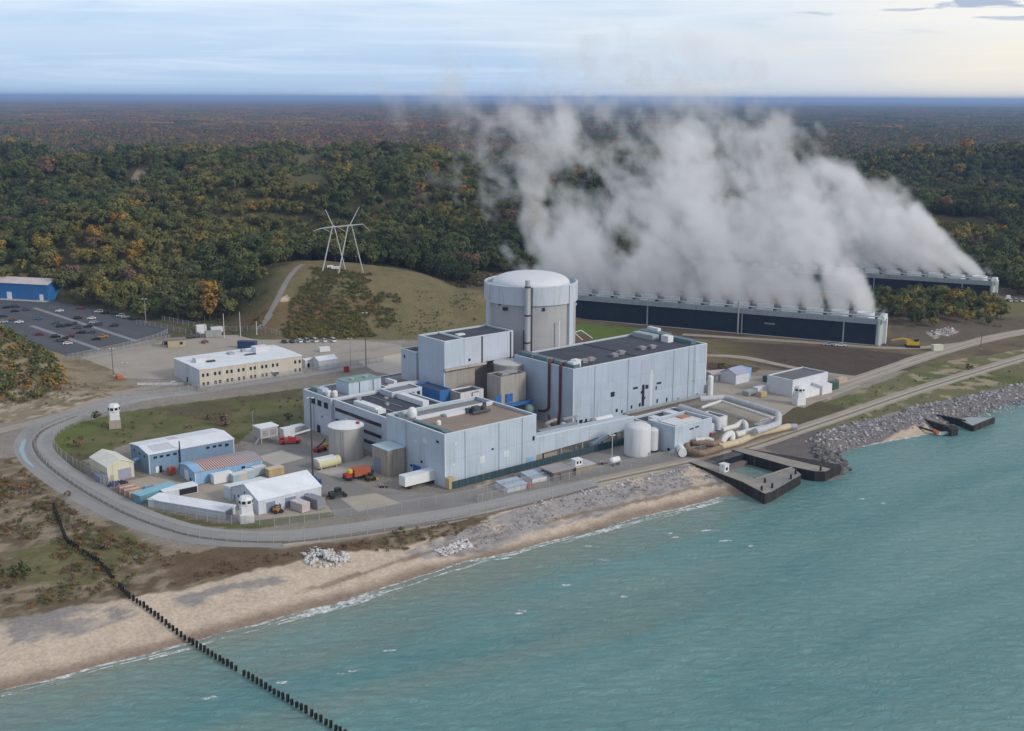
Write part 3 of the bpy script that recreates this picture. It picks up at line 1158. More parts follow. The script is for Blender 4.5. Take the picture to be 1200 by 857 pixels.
def grid_pts(y0, y1, step, margin=.50):
    rng = np.random.default_rng(int(y0) + 5)
    ys = np.arange(y0, y1, step)
    P = []
    for y in ys:
        w = y * margin + 60
        xs = np.arange(-w, w, step)
        P.append(np.stack([xs + rng.uniform(-.45, .45, len(xs)) * step, y + rng.uniform(-.45, .45, len(xs)) * step], 1))
    return np.concatenate(P), rng


P1, rg1 = grid_pts(600, 1500, 8.3)
P1 = P1[wooded(P1[:, 0], P1[:, 1])]
zt1 = hz(P1[:, 0], P1[:, 1])
t1 = tint_of(P1[:, 0], P1[:, 1], rg1)
k1 = rg1.integers(0, 6, len(P1))
s1 = rg1.uniform(.62, 1.22, len(P1)) * np.where(inpoly(P1[:, 0], P1[:, 1], MOUND), .72, 1.0)
s1 = s1 * (.75 + .35 * fbm(P1[:, 0], P1[:, 1], 60, 251, 2) * 1.4)
r1 = rg1.uniform(0, 6.28, len(P1))

# the golden-orange tree at the end of the left wood, hand placed below
GX0, GY0 = -164.0, 629.0
keep = (np.hypot(P1[:, 0] - GX0, P1[:, 1] - GY0) > 6) & ~((np.abs(P1[:, 0] - GX0 * P1[:, 1] / GY0) < 5) & (P1[:, 1] < GY0))
P1, zt1, t1, k1, s1, r1 = (a[keep] for a in (P1, zt1, t1, k1, s1, r1))
_x, _y = PR(P1[:, 0], P1[:, 1], zt1 + s1 * 12)
keep = ~((np.abs(_x - 165) < 6) & (_y < 213) & (P1[:, 1] < SANDY) & (P1[:, 1] > SANDY - 130))
P1, zt1, t1, k1, s1, r1 = (a[keep] for a in (P1, zt1, t1, k1, s1, r1))
# the front row of every wood: the nearest trees that nothing hides are things of their own
px_, py_ = PR(P1[:, 0], P1[:, 1], zt1 + 8 * s1)
inv = (px_ > -15) & (px_ < 1215)
hidden = np.zeros(len(P1), bool)
order = np.argsort(P1[:, 1])
tops = {}
for i in order:
    if not inv[i]:
        continue
    x, y = PR(P1[i, 0], P1[i, 1], zt1[i] + KINDS[k1[i]][0] * s1[i])
    b = int(x // 6)
    best = min(tops.get(b, 1e9), tops.get(b - 1, 1e9), tops.get(b + 1, 1e9))
    if y > best - 3.0:
        hidden[i] = True
    for q in (b - 1, b, b + 1):
        tops[q] = min(tops.get(q, 1e9), y)
cand = [i for i in order if inv[i] and not hidden[i]]
# those standing behind the plant or the towers do not count as shown
def screened(i):
    x, y = PR(P1[i, 0], P1[i, 1], zt1[i] + 7)
    return (560 < x < 1035 and y > 250) or (1035 < x < 1170 and y < 345 and P1[i, 1] > 700)
cand = [i for i in cand if not screened(i)][:275]
isolo = np.zeros(len(P1), bool)
isolo[cand] = True
HUE = [(.14, 'dark green'), (.30, 'green'), (.44, 'olive green'), (.58, 'yellow green'), (.72, 'golden'), (.86, 'orange'), (2, 'russet')]
for i in cand:
    x, y = P1[i]
    hue = next(n for v, n in HUE if t1[i] < v)
    h = KINDS[k1[i]][0] * s1[i]
    size = 'tall' if h > 10.5 else 'medium height' if h > 7.5 else 'low'
    if inpoly(np.array(x), np.array(y), MOUND):
        where, grp = 'on the mound between the two cooling towers', 'trees on the mound between the towers'
    elif x > 290:
        where, grp = 'in the wood right of the far cooling tower', 'trees right of the far tower'
    elif x < -128 and y < 720:
        where, grp = 'along the front of the wood behind the car park', 'trees behind the car park'
    elif x < -25 and y < 800:
        where, grp = 'beyond the crest of the grass hill with the pylon', 'trees behind the grass hill'
    else:
        where, grp = 'on the wooded dunes far behind the plant', 'trees on the dunes'
    t = thing('broadleaf_tree', f'{size} {hue} tree {where}', 'tree', (x, y), float(zt1[i]), r1[i], grp)
    t.scale = (s1[i],) * 3
    c = link('crown', CROWN[k1[i]], None, t)
    c['tint'] = float(t1[i])
    link('trunk', TRUNK[k1[i]], None, t)
o = thing('broadleaf_tree', 'tall golden orange tree at the right end of the wood by the car park', 'tree', (GX0, GY0), float(hz(GX0, GY0)), .4, 'trees behind the car park')
gold = crown_mesh('crown', 177, 25, 9.5, 46, 34, .55, .15)
c = link('crown', gold, None, o)
c['tint'] = .73
link('trunk', trunk_mesh('trunk', 277, 23, 8), None, o)

P2, rg2 = grid_pts(1500, 4200, 10.5)
P2 = P2[wooded(P2[:, 0], P2[:, 1])]
n2 = len(P2)
zz2 = hz(P2[:, 0], P2[:, 1])
t2 = tint_of(P2[:, 0], P2[:, 1], rg2)
rest = ~isolo
scatter('forest', np.concatenate([np.c_[P1, zt1][rest], np.c_[P2, zz2 - .5]]),
        np.concatenate([r1[rest], rg2.uniform(0, 6.28, n2)]),
        np.concatenate([s1[rest], rg2.uniform(.8, 1.35, n2)]),
        np.concatenate([t1[rest], t2]),
        np.concatenate([k1[rest], rg2.integers(6, 12, n2)]), NEARP + FARP)

P3, rg3 = grid_pts(4200, 15000, 118)
n3 = len(P3)
t3 = tint_of(P3[:, 0], P3[:, 1], rg3)
scatter('distant_forest', np.c_[P3, hz(P3[:, 0], P3[:, 1])], rg3.uniform(0, 6.28, n3), rg3.uniform(.95, 1.2, n3), t3, rg3.integers(0, 4, n3), GROVE)

# ------------------------------------------------------------------ brush on the dunes
BUSH = [bpy.data.objects.new('bush', crown_mesh('bush', 500 + i, 1.5, 2.2, 7, 14, .24, .1)) for i in range(3)]
pp, ss, tt = [], [], []
brng = np.random.default_rng(5)


def brush(poly, n, smin, smax, tfun, jit=True):
    P = np.array(poly)
    lo, hi = P.min(0), P.max(0)
    q = brng.uniform(lo, hi, (n, 2))
    q = q[inpoly(q[:, 0], q[:, 1], poly)]
    if jit:
        q = q[fbm(q[:, 0], q[:, 1], 9, 301, 3) > .47]
    tr_ = pdist(q[:, 0], q[:, 1], px((480, 612), (560, 600), (640, 578), (740, 556), (830, 537), (880, 523), (930, 506), (985, 488), (1060, 462), (1130, 440), (1210, 416)))[0]
    q = q[tr_ > 5.5]
    pp.append(np.c_[q, hz(q[:, 0], q[:, 1])])
    ss.append(brng.uniform(smin, smax, len(q)))
    tt.append(np.clip(tfun(len(q)), 0, 1))


LEFTSCRUB = zone([(-40, 545), (15, 540), (60, 580), (110, 615), (180, 645), (150, 690), (60, 710), (-40, 730)])
brush(LEFTSCRUB, 5200, .2, .65, lambda n: np.where(brng.random(n) < .45, .3 + .2 * brng.random(n), .82 + .2 * brng.random(n)))
brush(zone([(180, 648), (330, 650), (440, 632), (445, 638), (300, 665), (190, 690)]), 900, .2, .5, lambda n: .86 + .16 * brng.random(n))
brush(zone([(460, 622), (570, 596), (585, 600), (540, 622), (480, 640), (440, 645)]), 500, .25, .6, lambda n: np.where(brng.random(n) < .5, .42 + .2 * brng.random(n), .9 + .1 * brng.random(n)))
brush(zone([(-60, 372), (20, 384), (62, 398), (76, 420), (68, 432), (30, 440), (-60, 440)], 12), 1300, .7, 2.2, lambda n: np.where(brng.random(n) < .78, .34 + .22 * brng.random(n), .62 + .36 * brng.random(n)), False)
brush([(-280, 450), (-262, 470), (-196, 492), (-165, 478), (-170, 455), (-240, 440)], 800, .2, .5, lambda n: .45 + .55 * brng.random(n))
brush([(-112, 652), (-80, 652), (-52, 622), (-70, 590), (-116, 588), (-121, 604)], 3000, .3, .9, lambda n: np.where(brng.random(n) < .9, .34 + .24 * brng.random(n), .84 + .16 * brng.random(n)))
brush([(-110, 648), (-86, 648), (-72, 622), (-78, 592), (-114, 590), (-118, 604)], 900, .3, .8, lambda n: np.where(brng.random(n) < .9, .34 + .24 * brng.random(n), .84 + .16 * brng.random(n)), False)
brush([(-64, 640), (-20, 650), (-10, 600), (-60, 592)], 500, .2, .5, lambda n: .25 + .25 * brng.random(n))
brush([(-116, 606), (-80, 610), (-72, 594), (-82, 586), (-114, 586)], 520, .6, 1.2, lambda n: .50 + .13 * brng.random(n), False)
brush([(-178, 640), (-120, 640), (-128, 600), (-168, 596)], 400, .3, .8, lambda n: .2 + .4 * brng.random(n))
brush([(-42, 690), (0, 690), (30, 720), (20, 790), (-40, 800)], 700, .4, 1.2, lambda n: np.where(brng.random(n) < .4, .2 + .3 * brng.random(n), .86 + .14 * brng.random(n)), False)
brush(zone([(985, 470), (1040, 446), (1200, 418), (1200, 448), (1060, 478), (990, 500)]), 600, .2, .5, lambda n: .3 + .35 * brng.random(n))
brush([(185, 612), (290, 620), (290, 650), (180, 640)], 300, .3, .9, lambda n: .5 + .5 * brng.random(n))
brush(zone([(60, 515), (90, 500), (230, 472), (355, 457), (355, 498), (300, 502), (150, 518), (100, 540)]), 240, .3, .6, lambda n: np.where(brng.random(n) < .5, .3 + .2 * brng.random(n), .9 + .1 * brng.random(n)))
PB = np.concatenate(pp)
nb_ = len(PB)
scatter('dune_brush', PB, brng.uniform(0, 6.28, nb_), np.concatenate(ss), np.concatenate(tt), brng.integers(0, 3, nb_), BUSH)

# larger bushes one can point to
SHRUBS = [((22, 676), 2.2, .3, 'dense dark green bush alone on the beach dune at the left edge'),
          ((262, 500), 2.6, .97, 'big bare dark brown bush on the grass behind the blue grey warehouse'),
          ((245, 492), 1.4, .95, 'smaller brown bush left of the big bare bush on the grass'),
          ((92, 524), 1.8, .93, 'dry brown bush on the grass inside the road bend'),
          ((112, 490), 1.7, .25, 'dark green bush beside the left guard tower'),
          ((338, 492), 1.6, .3, 'green bush on the grass near the pale transformer hut'),
          ((30, 575), 1.5, .88, 'rusty bush on the dune below the outer road'),
          ((80, 582), 1.0, .9, 'small dark bush at the roadside near the top of the pile row'),
          ((128, 645), 1.5, .96, 'brown bush right beside the dark pile row on the dune'),
          ((410, 353), 2.0, .4, 'round green bush alone on the face of the grass hill'),
          ((1135, 433), 1.6, .2, 'dark green bush on the grass by the rock bank'),
          ((845, 433), 1.9, .45, 'olive bush in front of the right end of the turbine hall')]
for (x, y), s, tv, lab in SHRUBS:
    X, Y = G(x, y, 0)
    if y < 380:
        X, Y = -86, 632
    o = thing('shrub', lab, 'bush', (X, Y), float(hz(X, Y)), s * 3, 'single bushes')
    o.scale = (s,) * 3
    c = link('foliage_mass', BUSH[int(s * 10) % 3].data, None, o)
    c['tint'] = tv
    mb = MB()
    for k in range(5):
        a = k * 1.26
        mb.tube([(0, 0, -.1), (.25 * math.cos(a), .25 * math.sin(a), .4), (.6 * math.cos(a), .6 * math.sin(a), .95)], [.05, .035, .015], 5)
    part('stem', mb, BARK, o)

# ------------------------------------------------------------------ rocks
def rock_mesh(seed, s=1.0):
    rng = random.Random(seed)
    bm = bmesh.new()
    bmesh.ops.create_icosphere(bm, subdivisions=2, radius=s)
    sq = (rng.uniform(.8, 1.25), rng.uniform(.7, 1.1), rng.uniform(.5, .85))
    for v in bm.verts:
        d = v.co.normalized()
        k = .75 + .55 * mnoise.noise(d * 1.1 + Vector((seed, 0, 0))) + .2 * mnoise.noise(d * 2.6 + Vector((0, seed, 0)))
        k = round(k * 7) / 7 * .5 + k * .5
        v.co = Vector((v.co.x * sq[0], v.co.y * sq[1], v.co.z * sq[2])) * k
    me = bpy.data.meshes.new('rock')
    bm.to_mesh(me)
    bm.free()
    return me


STONE = M('limestone', (.36, .345, .35), .9, .5, .8, 0)
rm, nt, bs, out = new_mat('riprap_stone')
ai = nt.n('ShaderNodeAttribute', attribute_name='tint', attribute_type='INSTANCER')
co = nt.n('ShaderNodeTexCoord').outputs['Object']
k = E(nt, ai.outputs['Fac']) * (noise(nt, co, 1.3, 4, .65) + .5)
g = nt.n('ShaderNodeCombineColor')
for i, w in enumerate((1.0, .955, .97)):
    nt.put(g.inputs[i], k * w)
nt.link(g.outputs[0], bs.inputs['Base Color'])
bs.inputs['Roughness'].default_value = .9
ROCK = []
for i in range(5):
    me = rock_mesh(30 + i)
    me.materials.append(rm)
    ROCK.append(bpy.data.objects.new('bank_stone', me))
pp, ss, tt = [], [], []


def stones(poly, n, smin, smax, tmin, tmax, nz=0.0):
    P = np.array(poly)
    q = brng.uniform(P.min(0), P.max(0), (n, 2))
    q = q[inpoly(q[:, 0], q[:, 1], poly)]
    if nz:
        q = q[fbm(q[:, 0], q[:, 1], 6, 311, 3) > nz]
    s = smin + (smax - smin) * brng.random(len(q)) ** 2.2
    pp.append(np.c_[q, hz(q[:, 0], q[:, 1]) + s * .15])
    ss.append(s)
    tt.append(brng.uniform(tmin, tmax, len(q)))


BANK = zone([(942, 522), (965, 508), (1000, 498), (1050, 489), (1062, 480), (1100, 474), (1150, 463), (1210, 449), (1300, 425), (1300, 450), (1215, 474), (1150, 488), (1120, 490), (1060, 503), (1020, 512), (990, 522), (982, 528), (960, 522)], -1)
stones(BANK, 17000, .35, 1.0, .12, .46)
stones(zone([(958, 524), (985, 530), (998, 543), (985, 550), (968, 546), (950, 534)], -1), 700, .6, 1.5, .05, .2)
stones(zone([(560, 612), (640, 589), (720, 569), (800, 551), (838, 558), (800, 568), (740, 580), (680, 597), (600, 620), (545, 640), (500, 638)], -.5), 5200, .16, .55, .14, .40, .46)
stones(zone([(620, 590), (700, 571), (810, 546), (816, 549), (705, 577), (625, 597)], -.2), 900, .3, .75, .35, .62)
stones(zone([(508, 640), (545, 628), (556, 634), (520, 645)], -.5), 260, .4, 1.0, .4, .62)
stones(zone([(350, 650), (372, 642), (412, 655), (405, 663), (365, 664)], -.5), 160, .25, .6, .3, .5)
stones(zone([(1085, 387), (1115, 383), (1125, 388), (1095, 394)], 2), 130, .5, 1.1, .35, .6)
PBk = np.concatenate(pp)
n_ = len(PBk)
scatter('riprap', PBk, brng.uniform(0, 6.28, n_), np.concatenate(ss), np.concatenate(tt), brng.integers(0, 5, n_), ROCK)
# the heap of pale boulders on the beach
hx_, hy_ = G(381, 655, -.3)
for i in range(96):
    a, q = random.random() * 6.28, random.random() ** .85
    x, y = hx_ + 5.6 * q * math.cos(a) * 1.1, hy_ + 5.4 * q * math.sin(a)
    s = random.uniform(.45, 1.0)
    me = rock_mesh(60 + i % 9, 1.0) if i < 9 else bpy.data.objects['boulder' if i % 9 == 0 else f'boulder.{i % 9:03d}'].data
    if i < 9:
        me.materials.append(M('pale_limestone', (.50, .49, .49), .9, .35, .8, 0))
    o = link('boulder', me, None, None, False, (x, y, float(hz(x, y)) + (1 - q) * 1.3 + .1), random.random() * 6)
    o.rotation_euler = (random.random() * 3, random.random() * 3, random.random() * 6)
    o.scale = (s,) * 3
    big_ = 'large' if s > .8 else 'middling' if s > .6 else 'small'
    tag(o, f'{big_} pale grey boulder in the rock heap on the sand', 'boulder', 'boulders of the rock heap on the beach')

# ------------------------------------------------------------------ steam from the cooling towers
stm = bpy.data.materials.new('steam_vapour')
stm.use_nodes = True
stm.node_tree.nodes.clear()
nt = NT(stm.node_tree)
out = nt.n('ShaderNodeOutputMaterial')
pv = nt.n('ShaderNodeVolumePrincipled')
pv.inputs['Color'].default_value = (.99, .99, 1.0, 1)
pv.inputs['Density'].default_value = .105
pv.inputs['Density Attribute'].default_value = 'density'
pv.inputs['Anisotropy'].default_value = .15
nt.link(pv.outputs[0], out.inputs['Volume'])
ng = bpy.data.node_groups.new('steam', 'GeometryNodeTree')
ng.interface.new_socket('Geometry', in_out='INPUT', socket_type='NodeSocketGeometry')
ng.interface.new_socket('Geometry', in_out='OUTPUT', socket_type='NodeSocketGeometry')
t = NT(ng)
gi, go = t.n('NodeGroupInput'), t.n('NodeGroupOutput')
pos = t.n('GeometryNodeInputPosition')
sx = t.n('ShaderNodeSeparateXYZ')
t.link(pos.outputs[0], sx.inputs[0])
x, y, z = (E(t, sx.outputs[i]) for i in range(3))
h = (z - 14.5).max(0.0)


def vec(a, b, c):
    cb = t.n('ShaderNodeCombineXYZ')
    for i, v in enumerate((a, b, c)):
        t.put(cb.inputs[i], v)
    return cb.outputs[0]


ax_ = x - h * .25
nzA = noise(t, vec(ax_, y, z * .9), 1 / 52.0, 2, .5, .2)
nzB = noise(t, vec(ax_ + 300.0, y, z * .85), 1 / 23.0, 3, .55, .5)
nzC = noise(t, vec(ax_, y + 500.0, z), 1 / 8.0, 3, .55)
dens = None
for (yc, x0, x1, l1, l2, top, hw) in ((-9.5, 3.0, 200.0, .38, .0025, 116.0, 7.5), (-172.0, -38.0, 150.0, 1.15, .0045, 116.0, 8.0)):
    xs = x - h * l1 - h * h * l2
    d = (y - yc + h * .25).f('ABSOLUTE') / (h * .34 + hw)
    ey = 1.0 - d * d
    soft = h * .2 + 3.5
    ex = ((xs - (x0 - 3.0)) / soft).min((x1 + 3.0 - xs) / soft).min(1.0).min((240.0 - x + (nzA - .5) * 90.0) / 90.0)
    te = 1.0 - (h / top).pow(2.0)
    gap = ((xs - x0) * (2 * math.pi / 12.8)).f('COSINE').max(0.0).pow(2.5)
    fade = (h * -.2).f('EXPONENT')
    env = ey.min(ex).min(te) - gap * fade * 2.4
    amp = (h * .05).min(1.0)
    val = env * .9 + .12 + ((nzA - .55) * 4.4 + (nzB - .54) * 5.0 + (nzC - .5) * 2.2) * amp - h * .0025
    val = (val * ((h * -.03).f('EXPONENT') * 1.5 + 1.4)).clip() * ((h * -.016).f('EXPONENT') * .9 + .07)
    val = val * ((z - 14.5) * .8).clip()
    dens = val if dens is None else dens.max(val)
vc = t.n('GeometryNodeVolumeCube')
t.put(vc.inputs['Density'], dens)
LO, HI = (-52, -240, 13), (290, 34, 160)
vc.inputs['Min'].default_value = LO
vc.inputs['Max'].default_value = HI
for nm, a in (('Resolution X', 0), ('Resolution Y', 1), ('Resolution Z', 2)):
    vc.inputs[nm].default_value = int((HI[a] - LO[a]) / 1.5)
smn = t.n('GeometryNodeSetMaterial')
smn.inputs['Material'].default_value = stm
t.link(vc.outputs[0], smn.inputs[0])
t.link(smn.outputs[0], go.inputs[0])
mb = MB().box(LO[0], LO[1], LO[2], HI[0], HI[1], HI[2])
so = setting('steam', mb.mesh('steam'), stm, 'stuff', (CT1[0], CT1[1], 0))
so.rotation_euler = (0, 0, rad(154.5))
so.modifiers.new('steam', 'NODES').node_group = ng

# ------------------------------------------------------------------ haze: the air between
hm_ = bpy.data.materials.new('air_haze')
hm_.use_nodes = True
hm_.node_tree.nodes.clear()
nt = NT(hm_.node_tree)
out = nt.n('ShaderNodeOutputMaterial')
pv = nt.n('ShaderNodeVolumePrincipled')
pv.inputs['Color'].default_value = (.40, .58, .95, 1)
pv.inputs['Density'].default_value = .00006
pv.inputs['Anisotropy'].default_value = .2
nt.link(pv.outputs[0], out.inputs['Volume'])
mb = MB().box(-30000, -3500, -11, 30000, 64000, 168)
setting('haze', mb.mesh('haze'), hm_, 'stuff')

# ------------------------------------------------------------------ plant: materials
BLUE = M('blue_sheet', (.37, .44, .535), .55, .12, .12, .32, rib=1.1, grime=(.24, .25, .27))
BLUE2 = M('blue_sheet_pale', (.41, .483, .565), .55, .12, .12, .3, rib=1.1, grime=(.26, .27, .28))
GREY = M('grey_sheet', (.44, .48, .56), .55, .10, .12, .2, rib=1.1, grime=(.28, .27, .26))
CONCW = M('beige_concrete', (.335, .315, .29), .85, .16, .12, .55, seam=6.0, grime=(.17, .16, .14))
ROOF = M('dark_roofing', (.058, .064, .082), .85, .3, .1, 0, seam=7.0)
ROOFT = M('tan_gravel_roof', (.26, .205, .165), .95, .3, .12, 0)
ROOFG = M('grey_roofing', (.20, .19, .20), .9, .3, .12, 0)
TRIM = M('pale_trim', (.55, .60, .65), .5, .1, .3, .1)
TEAL = M('teal_metal', (.10, .165, .19), .5, .25, .3, .3)
DARK = M('dark_opening', (.018, .022, .03), .35, .3, .3, 0)
GLASS = M('window_glass', (.015, .025, .045), .12, .2, .2, 0, spec=.6)
WHITE = M('white_paint', (.66, .68, .70), .5, .08, .3, .22, grime=(.35, .33, .30))
WROOF = M('white_roof', (.66, .69, .73), .6, .12, .18, .15, rib=1.0, grime=(.40, .40, .40))
SKYB = M('sky_blue_sheet', (.235, .40, .60), .5, .12, .25, .2, rib=.9)
STEELB = M('steel_blue_sheet', (.165, .255, .365), .55, .12, .2, .2, rib=.9)
CREAM = M('cream_panel', (.52, .475, .40), .65, .08, .3, .2)
YELW = M('pale_yellow_sheet', (.56, .54, .40), .6, .08, .3, .2, rib=.9)
RUST = M('rust_pipe', (.115, .036, .030), .7, .35, .8, 0)
GALV = M('galvanised', (.36, .37, .38), .45, .15, .5, .2, metal=.3)
STRB = M('strong_blue', (.03, .13, .36), .5, .2, .3, .2)
SHEETP = M('sheet_pile_steel', (.022, .02, .02), .8, .4, .5, .3, rib=1.2)
DECK = M('dock_concrete', (.27, .245, .215), .9, .3, .25, 0)
PIPEW = M('white_pipe', (.58, .58, .57), .5, .12, .6, .3, grime=(.33, .26, .19))
PIPEY = M('cream_pipe', (.50, .42, .29), .6, .2, .6, .3, grime=(.30, .2, .12))
PIPER = M('brown_pipe', (.22, .145, .10), .75, .4, .5, .2, grime=(.5, .45, .4))
RED = M('red_paint', (.36, .04, .035), .5, .15, .6, .1)
ORANGE = M('orange_paint', (.50, .12, .035), .5, .15, .6, .1)
YEL = M('yellow_paint', (.55, .36, .03), .5, .15, .6, .1)
BLACK = M('black_rubber', (.02, .02, .022), .7, .2, 1, 0)
NAVY = M('navy_paint', (.03, .06, .14), .4, .15, .6, .1)
ALU = M('aluminium_cladding', (.62, .62, .66), .45, .08, .15, .12)
GREENP = M('green_tank', (.16, .26, .24), .5, .15, .4, .2)


def shell(x0, y0, z0, x1, y1, z1, t=.45):
    """four walls, mitred end to end"""
    g = .002
    return MB().box(x0, y0, z0, x1, y0 + t, z1).box(x0, y1 - t, z0, x1, y1, z1).box(x0, y0 + t + g, z0, x0 + t, y1 - t - g, z1).box(x1 - t, y0 + t + g, z0, x1, y1 - t - g, z1)


def coping(x0, y0, x1, y1, z, w=.7, h=.22):
    o = .06
    return shell(x0 - o, y0 - o, z + .003, x1 + o, y1 + o, z + h, w)


def flatblock(t, x0, y0, x1, y1, z, wall, roof, z0=0.0, par=.7, trim=TRIM):
    part('wall', shell(x0, y0, z0, x1, y1, z), wall, t)
    part('roof', MB().box(x0 + .46, y0 + .46, z - par - .3, x1 - .46, y1 - .46, z - par), roof, t)
    if trim:
        part('parapet', coping(x0, y0, x1, y1, z), trim, t)


def pane_y(t, name, a, z, w, h, mat, y=0.0, depth=.08, frame=None):
    """a window, vent or door on a face that looks to -y"""
    o = part(name, MB().box(a - w / 2, y - depth, z - h / 2, a + w / 2, y + .1, z + h / 2), mat, t)
    if frame:
        f = .12
        part('frame', MB().box(a - w / 2 - f, y - depth - .05, z + h / 2 + .002, a + w / 2 + f, y + .09, z + h / 2 + f).box(a - w / 2 - f, y - depth - .05, z - h / 2 - f, a + w / 2 + f, y + .09, z - h / 2 - .002), frame, o)
    return o


def pane_x(t, name, b, z, w, h, mat, x=0.0, depth=.08, frame=None):
    """the same on a face that looks to -x"""
    o = part(name, MB().box(x - depth, b - w / 2, z - h / 2, x + .1, b + w / 2, z + h / 2), mat, t)
    if frame:
        f = .12
        part('frame', MB().box(x - depth - .05, b - w / 2 - f, z + h / 2 + .002, x + .09, b + w / 2 + f, z + h / 2 + f).box(x - depth - .05, b - w / 2 - f, z - h / 2 - f, x + .09, b + w / 2 + f, z - h / 2 - .002), frame, o)
    return o


# ------------------------------------------------------------------ turbine hall
T = pthing('turbine_hall', 'long tall pale blue hall with black roof right of the round reactor building', 'building', 0, 0)
TW, TD, TZ = 75.0, 33.5, 22.3
part('wall', shell(0, 0, 0, TW, TD, TZ, .6), BLUE, T)
part('roof', MB().box(4.2, 3.2, TZ - 2.0, TW - .62, TD - .62, TZ - .45), ROOF, T)
part('gutter', MB().box(.62, .62, TZ - 2.6, TW - .62, 3.15, TZ - 1.4), M('gutter_dark', (.045, .055, .075), .7, .3, .3, 0), T)
part('roof_edge', MB().box(4.0, 3.16, TZ - 2.2, TW - .7, 3.19, TZ - .9).box(36.5, 3.2, TZ - .44, 37.1, TD - .62, TZ - .2), M('gutter_dark', (0, 0, 0)), T)
part('parapet', coping(0, 0, TW, TD, TZ, .8, .2), TRIM, T)
part('louvre_band', MB().box(1.2, .9, TZ - 1.5, 4.1, TD - .8, TZ + 1.5), TEAL, T)
for b in (8, 15.5, 24):
    part('louvre_post', MB().box(1.1, b, TZ + .21, 1.19, b + .5, TZ + 1.6).box(1.1, b, TZ + 1.51, 4.2, b + .5, TZ + 1.62), GALV, T)
part('fan_house', MB().box(4.6, 3.6, TZ - .44, 7.2, 6.2, TZ + 2.1).box(4.4, 3.4, TZ + 2.11, 7.4, 6.4, TZ + 2.3), WHITE, T)
part('fan_house', MB().box(1.0, 1.2, TZ + 1.52, 3.4, 4.4, TZ + 2.4), ALU, T)
for x, y in ((13, 8), (17.2, 8.6), (29.5, 8.2), (35, 10), (47.5, 10.4), (52.5, 9.6)):
    v = MB().box(x - 1.3, y - 1.0, TZ - .44, x + 1.3, y + 1.0, TZ + .35)
    v.box(x - 1.7, y - 1.35, TZ + .36, x + 1.7, y + 1.35, TZ + .62)
    v.prism([(x - 1.2, y - .9), (x + 1.2, y - .9), (x + 1.2, y + .9), (x - 1.2, y + .9)], TZ + .63, TZ + .95)
    part('roof_vent', v, M('vent_grey', (.26, .26, .28), .6, .2, .5, 0), T)
part('plant_screen', MB().box(TW - 6.5, 18, TZ - .44, TW - 1.4, TD - 1.2, TZ + 1.9), TEAL, T)
part('plant_screen', MB().box(TW - 4.6, 4.4, TZ - .44, TW - 1.2, 16, TZ + 1.1), TEAL, T)
part('air_handler', MB().box(TW - 11, 20, TZ - .44, TW - 6.9, 31.5, TZ + 1.6), M('unit_grey', (.30, .36, .38), .6, .15, .4, .2), T)
part('air_handler', MB().box(TW - 9.4, 12.8, TZ - .44, TW - 6.2, 16.8, TZ + 2.2), WHITE, T)
part('air_handler', MB().box(TW - 3.6, 24, TZ + 1.91, TW - 1.6, 30, TZ + 3.1), ALU, T)
for a, z, w, h in ((20.8, 9.7, 2.1, 1.9), (33.3, 10.2, 2.7, .8), (39.8, 9.7, 1.7, 1.6), (46.7, 10.1, 2.6, .8), (45.2, 8.4, .7, 1.3), (26.1, 2.0, .8, 1.2), (31.4, 2.9, .8, 1.3), (23.2, 2.9, 1.1, 1.3), (46.0, 2.9, .8, 1.5), (51.6, 2.5, .8, 1.6), (1.8, 2.0, .8, 1.8), (4.2, 1.9, 1.6, 1.2), (36.0, 3.0, 1.0, 1.4)):
    pane_y(T, 'louvre', a, z, w, h, DARK)
part('facade_pipe', MB().box(37.2, -.5, 2.4, 38.0, -.02, 10.9).box(36.5, -.45, 7.6, 37.19, -.03, 8.5).box(38.01, -.45, 5.1, 38.7, -.03, 5.9), DARK, T)
part('facade_panel', MB().box(41.6, -.06, .4, 43.0, .02, 16), M('panel_pale', (.50, .55, .60), .5, .1, .2, .1), T)
part('facade_panel', MB().box(36.2, -.07, 10.9, 41.0, .02, 21.0), M('panel_mauve', (.37, .415, .51), .5, .1, .2, .1), T)
for b in (12.8, 6.6):
    part('downpipe', MB().tube(bend([(2.2, b, TZ + 1.3), (-.55, b, TZ + .9), (-.55, b, 5.2), (-.9, b + (1.6 if b > 10 else 0), 3.8), (-1.2, b + (5 if b > 10 else 0), 3.4 if b > 10 else .2)], 1.2), .5, 10), RUST, T, True, 'dark red brown pipe down the end wall')
for k in range(1):
    part('catwalk', MB().box(27, -1.6, .9, 74, -.3, 1.1).box(27, -1.62, 1.11, 74, -1.58, 2.0), GALV, T)
for a in (11, 29, 55, 64):
    part('downspout', MB().box(a, -.18, .3, a + .16, -.03, TZ), M('spout_blue', (.33, .39, .47), .5, .15, .4, .3), T)
for a in (9.5, 58.5, 70):
    pane_y(T, 'door', a, 1.2, 1.3, 2.4, M('door_grey', (.22, .25, .30), .5, .1, .4, 0), 0, .06, TRIM)
part('roof_ladder', MB().box(67.0, -.5, .4, 67.1, -.4, TZ + .9).box(67.6, -.5, .4, 67.7, -.4, TZ + .9).box(67.0, -.4, 8, 67.7, -.03, 8.1).box(67.0, -.4, 16, 67.7, -.03, 16.1), GALV, T)
part('girt_line', MB().box(.3, -.07, 7.6, TW - .5, -.01, 7.72).box(.3, -.07, 15.1, TW - .5, -.01, 15.22), M('girt_seam', (.33, .395, .485), .6, .2, .4, .2), T)  # horizontal joint lines, slightly darker than the cladding
part('corner_flashing', MB().box(-.09, -.09, 0, .25, -.03, TZ).box(TW - .5, -.09, 0, TW + .09, -.03, TZ), TRIM, T)

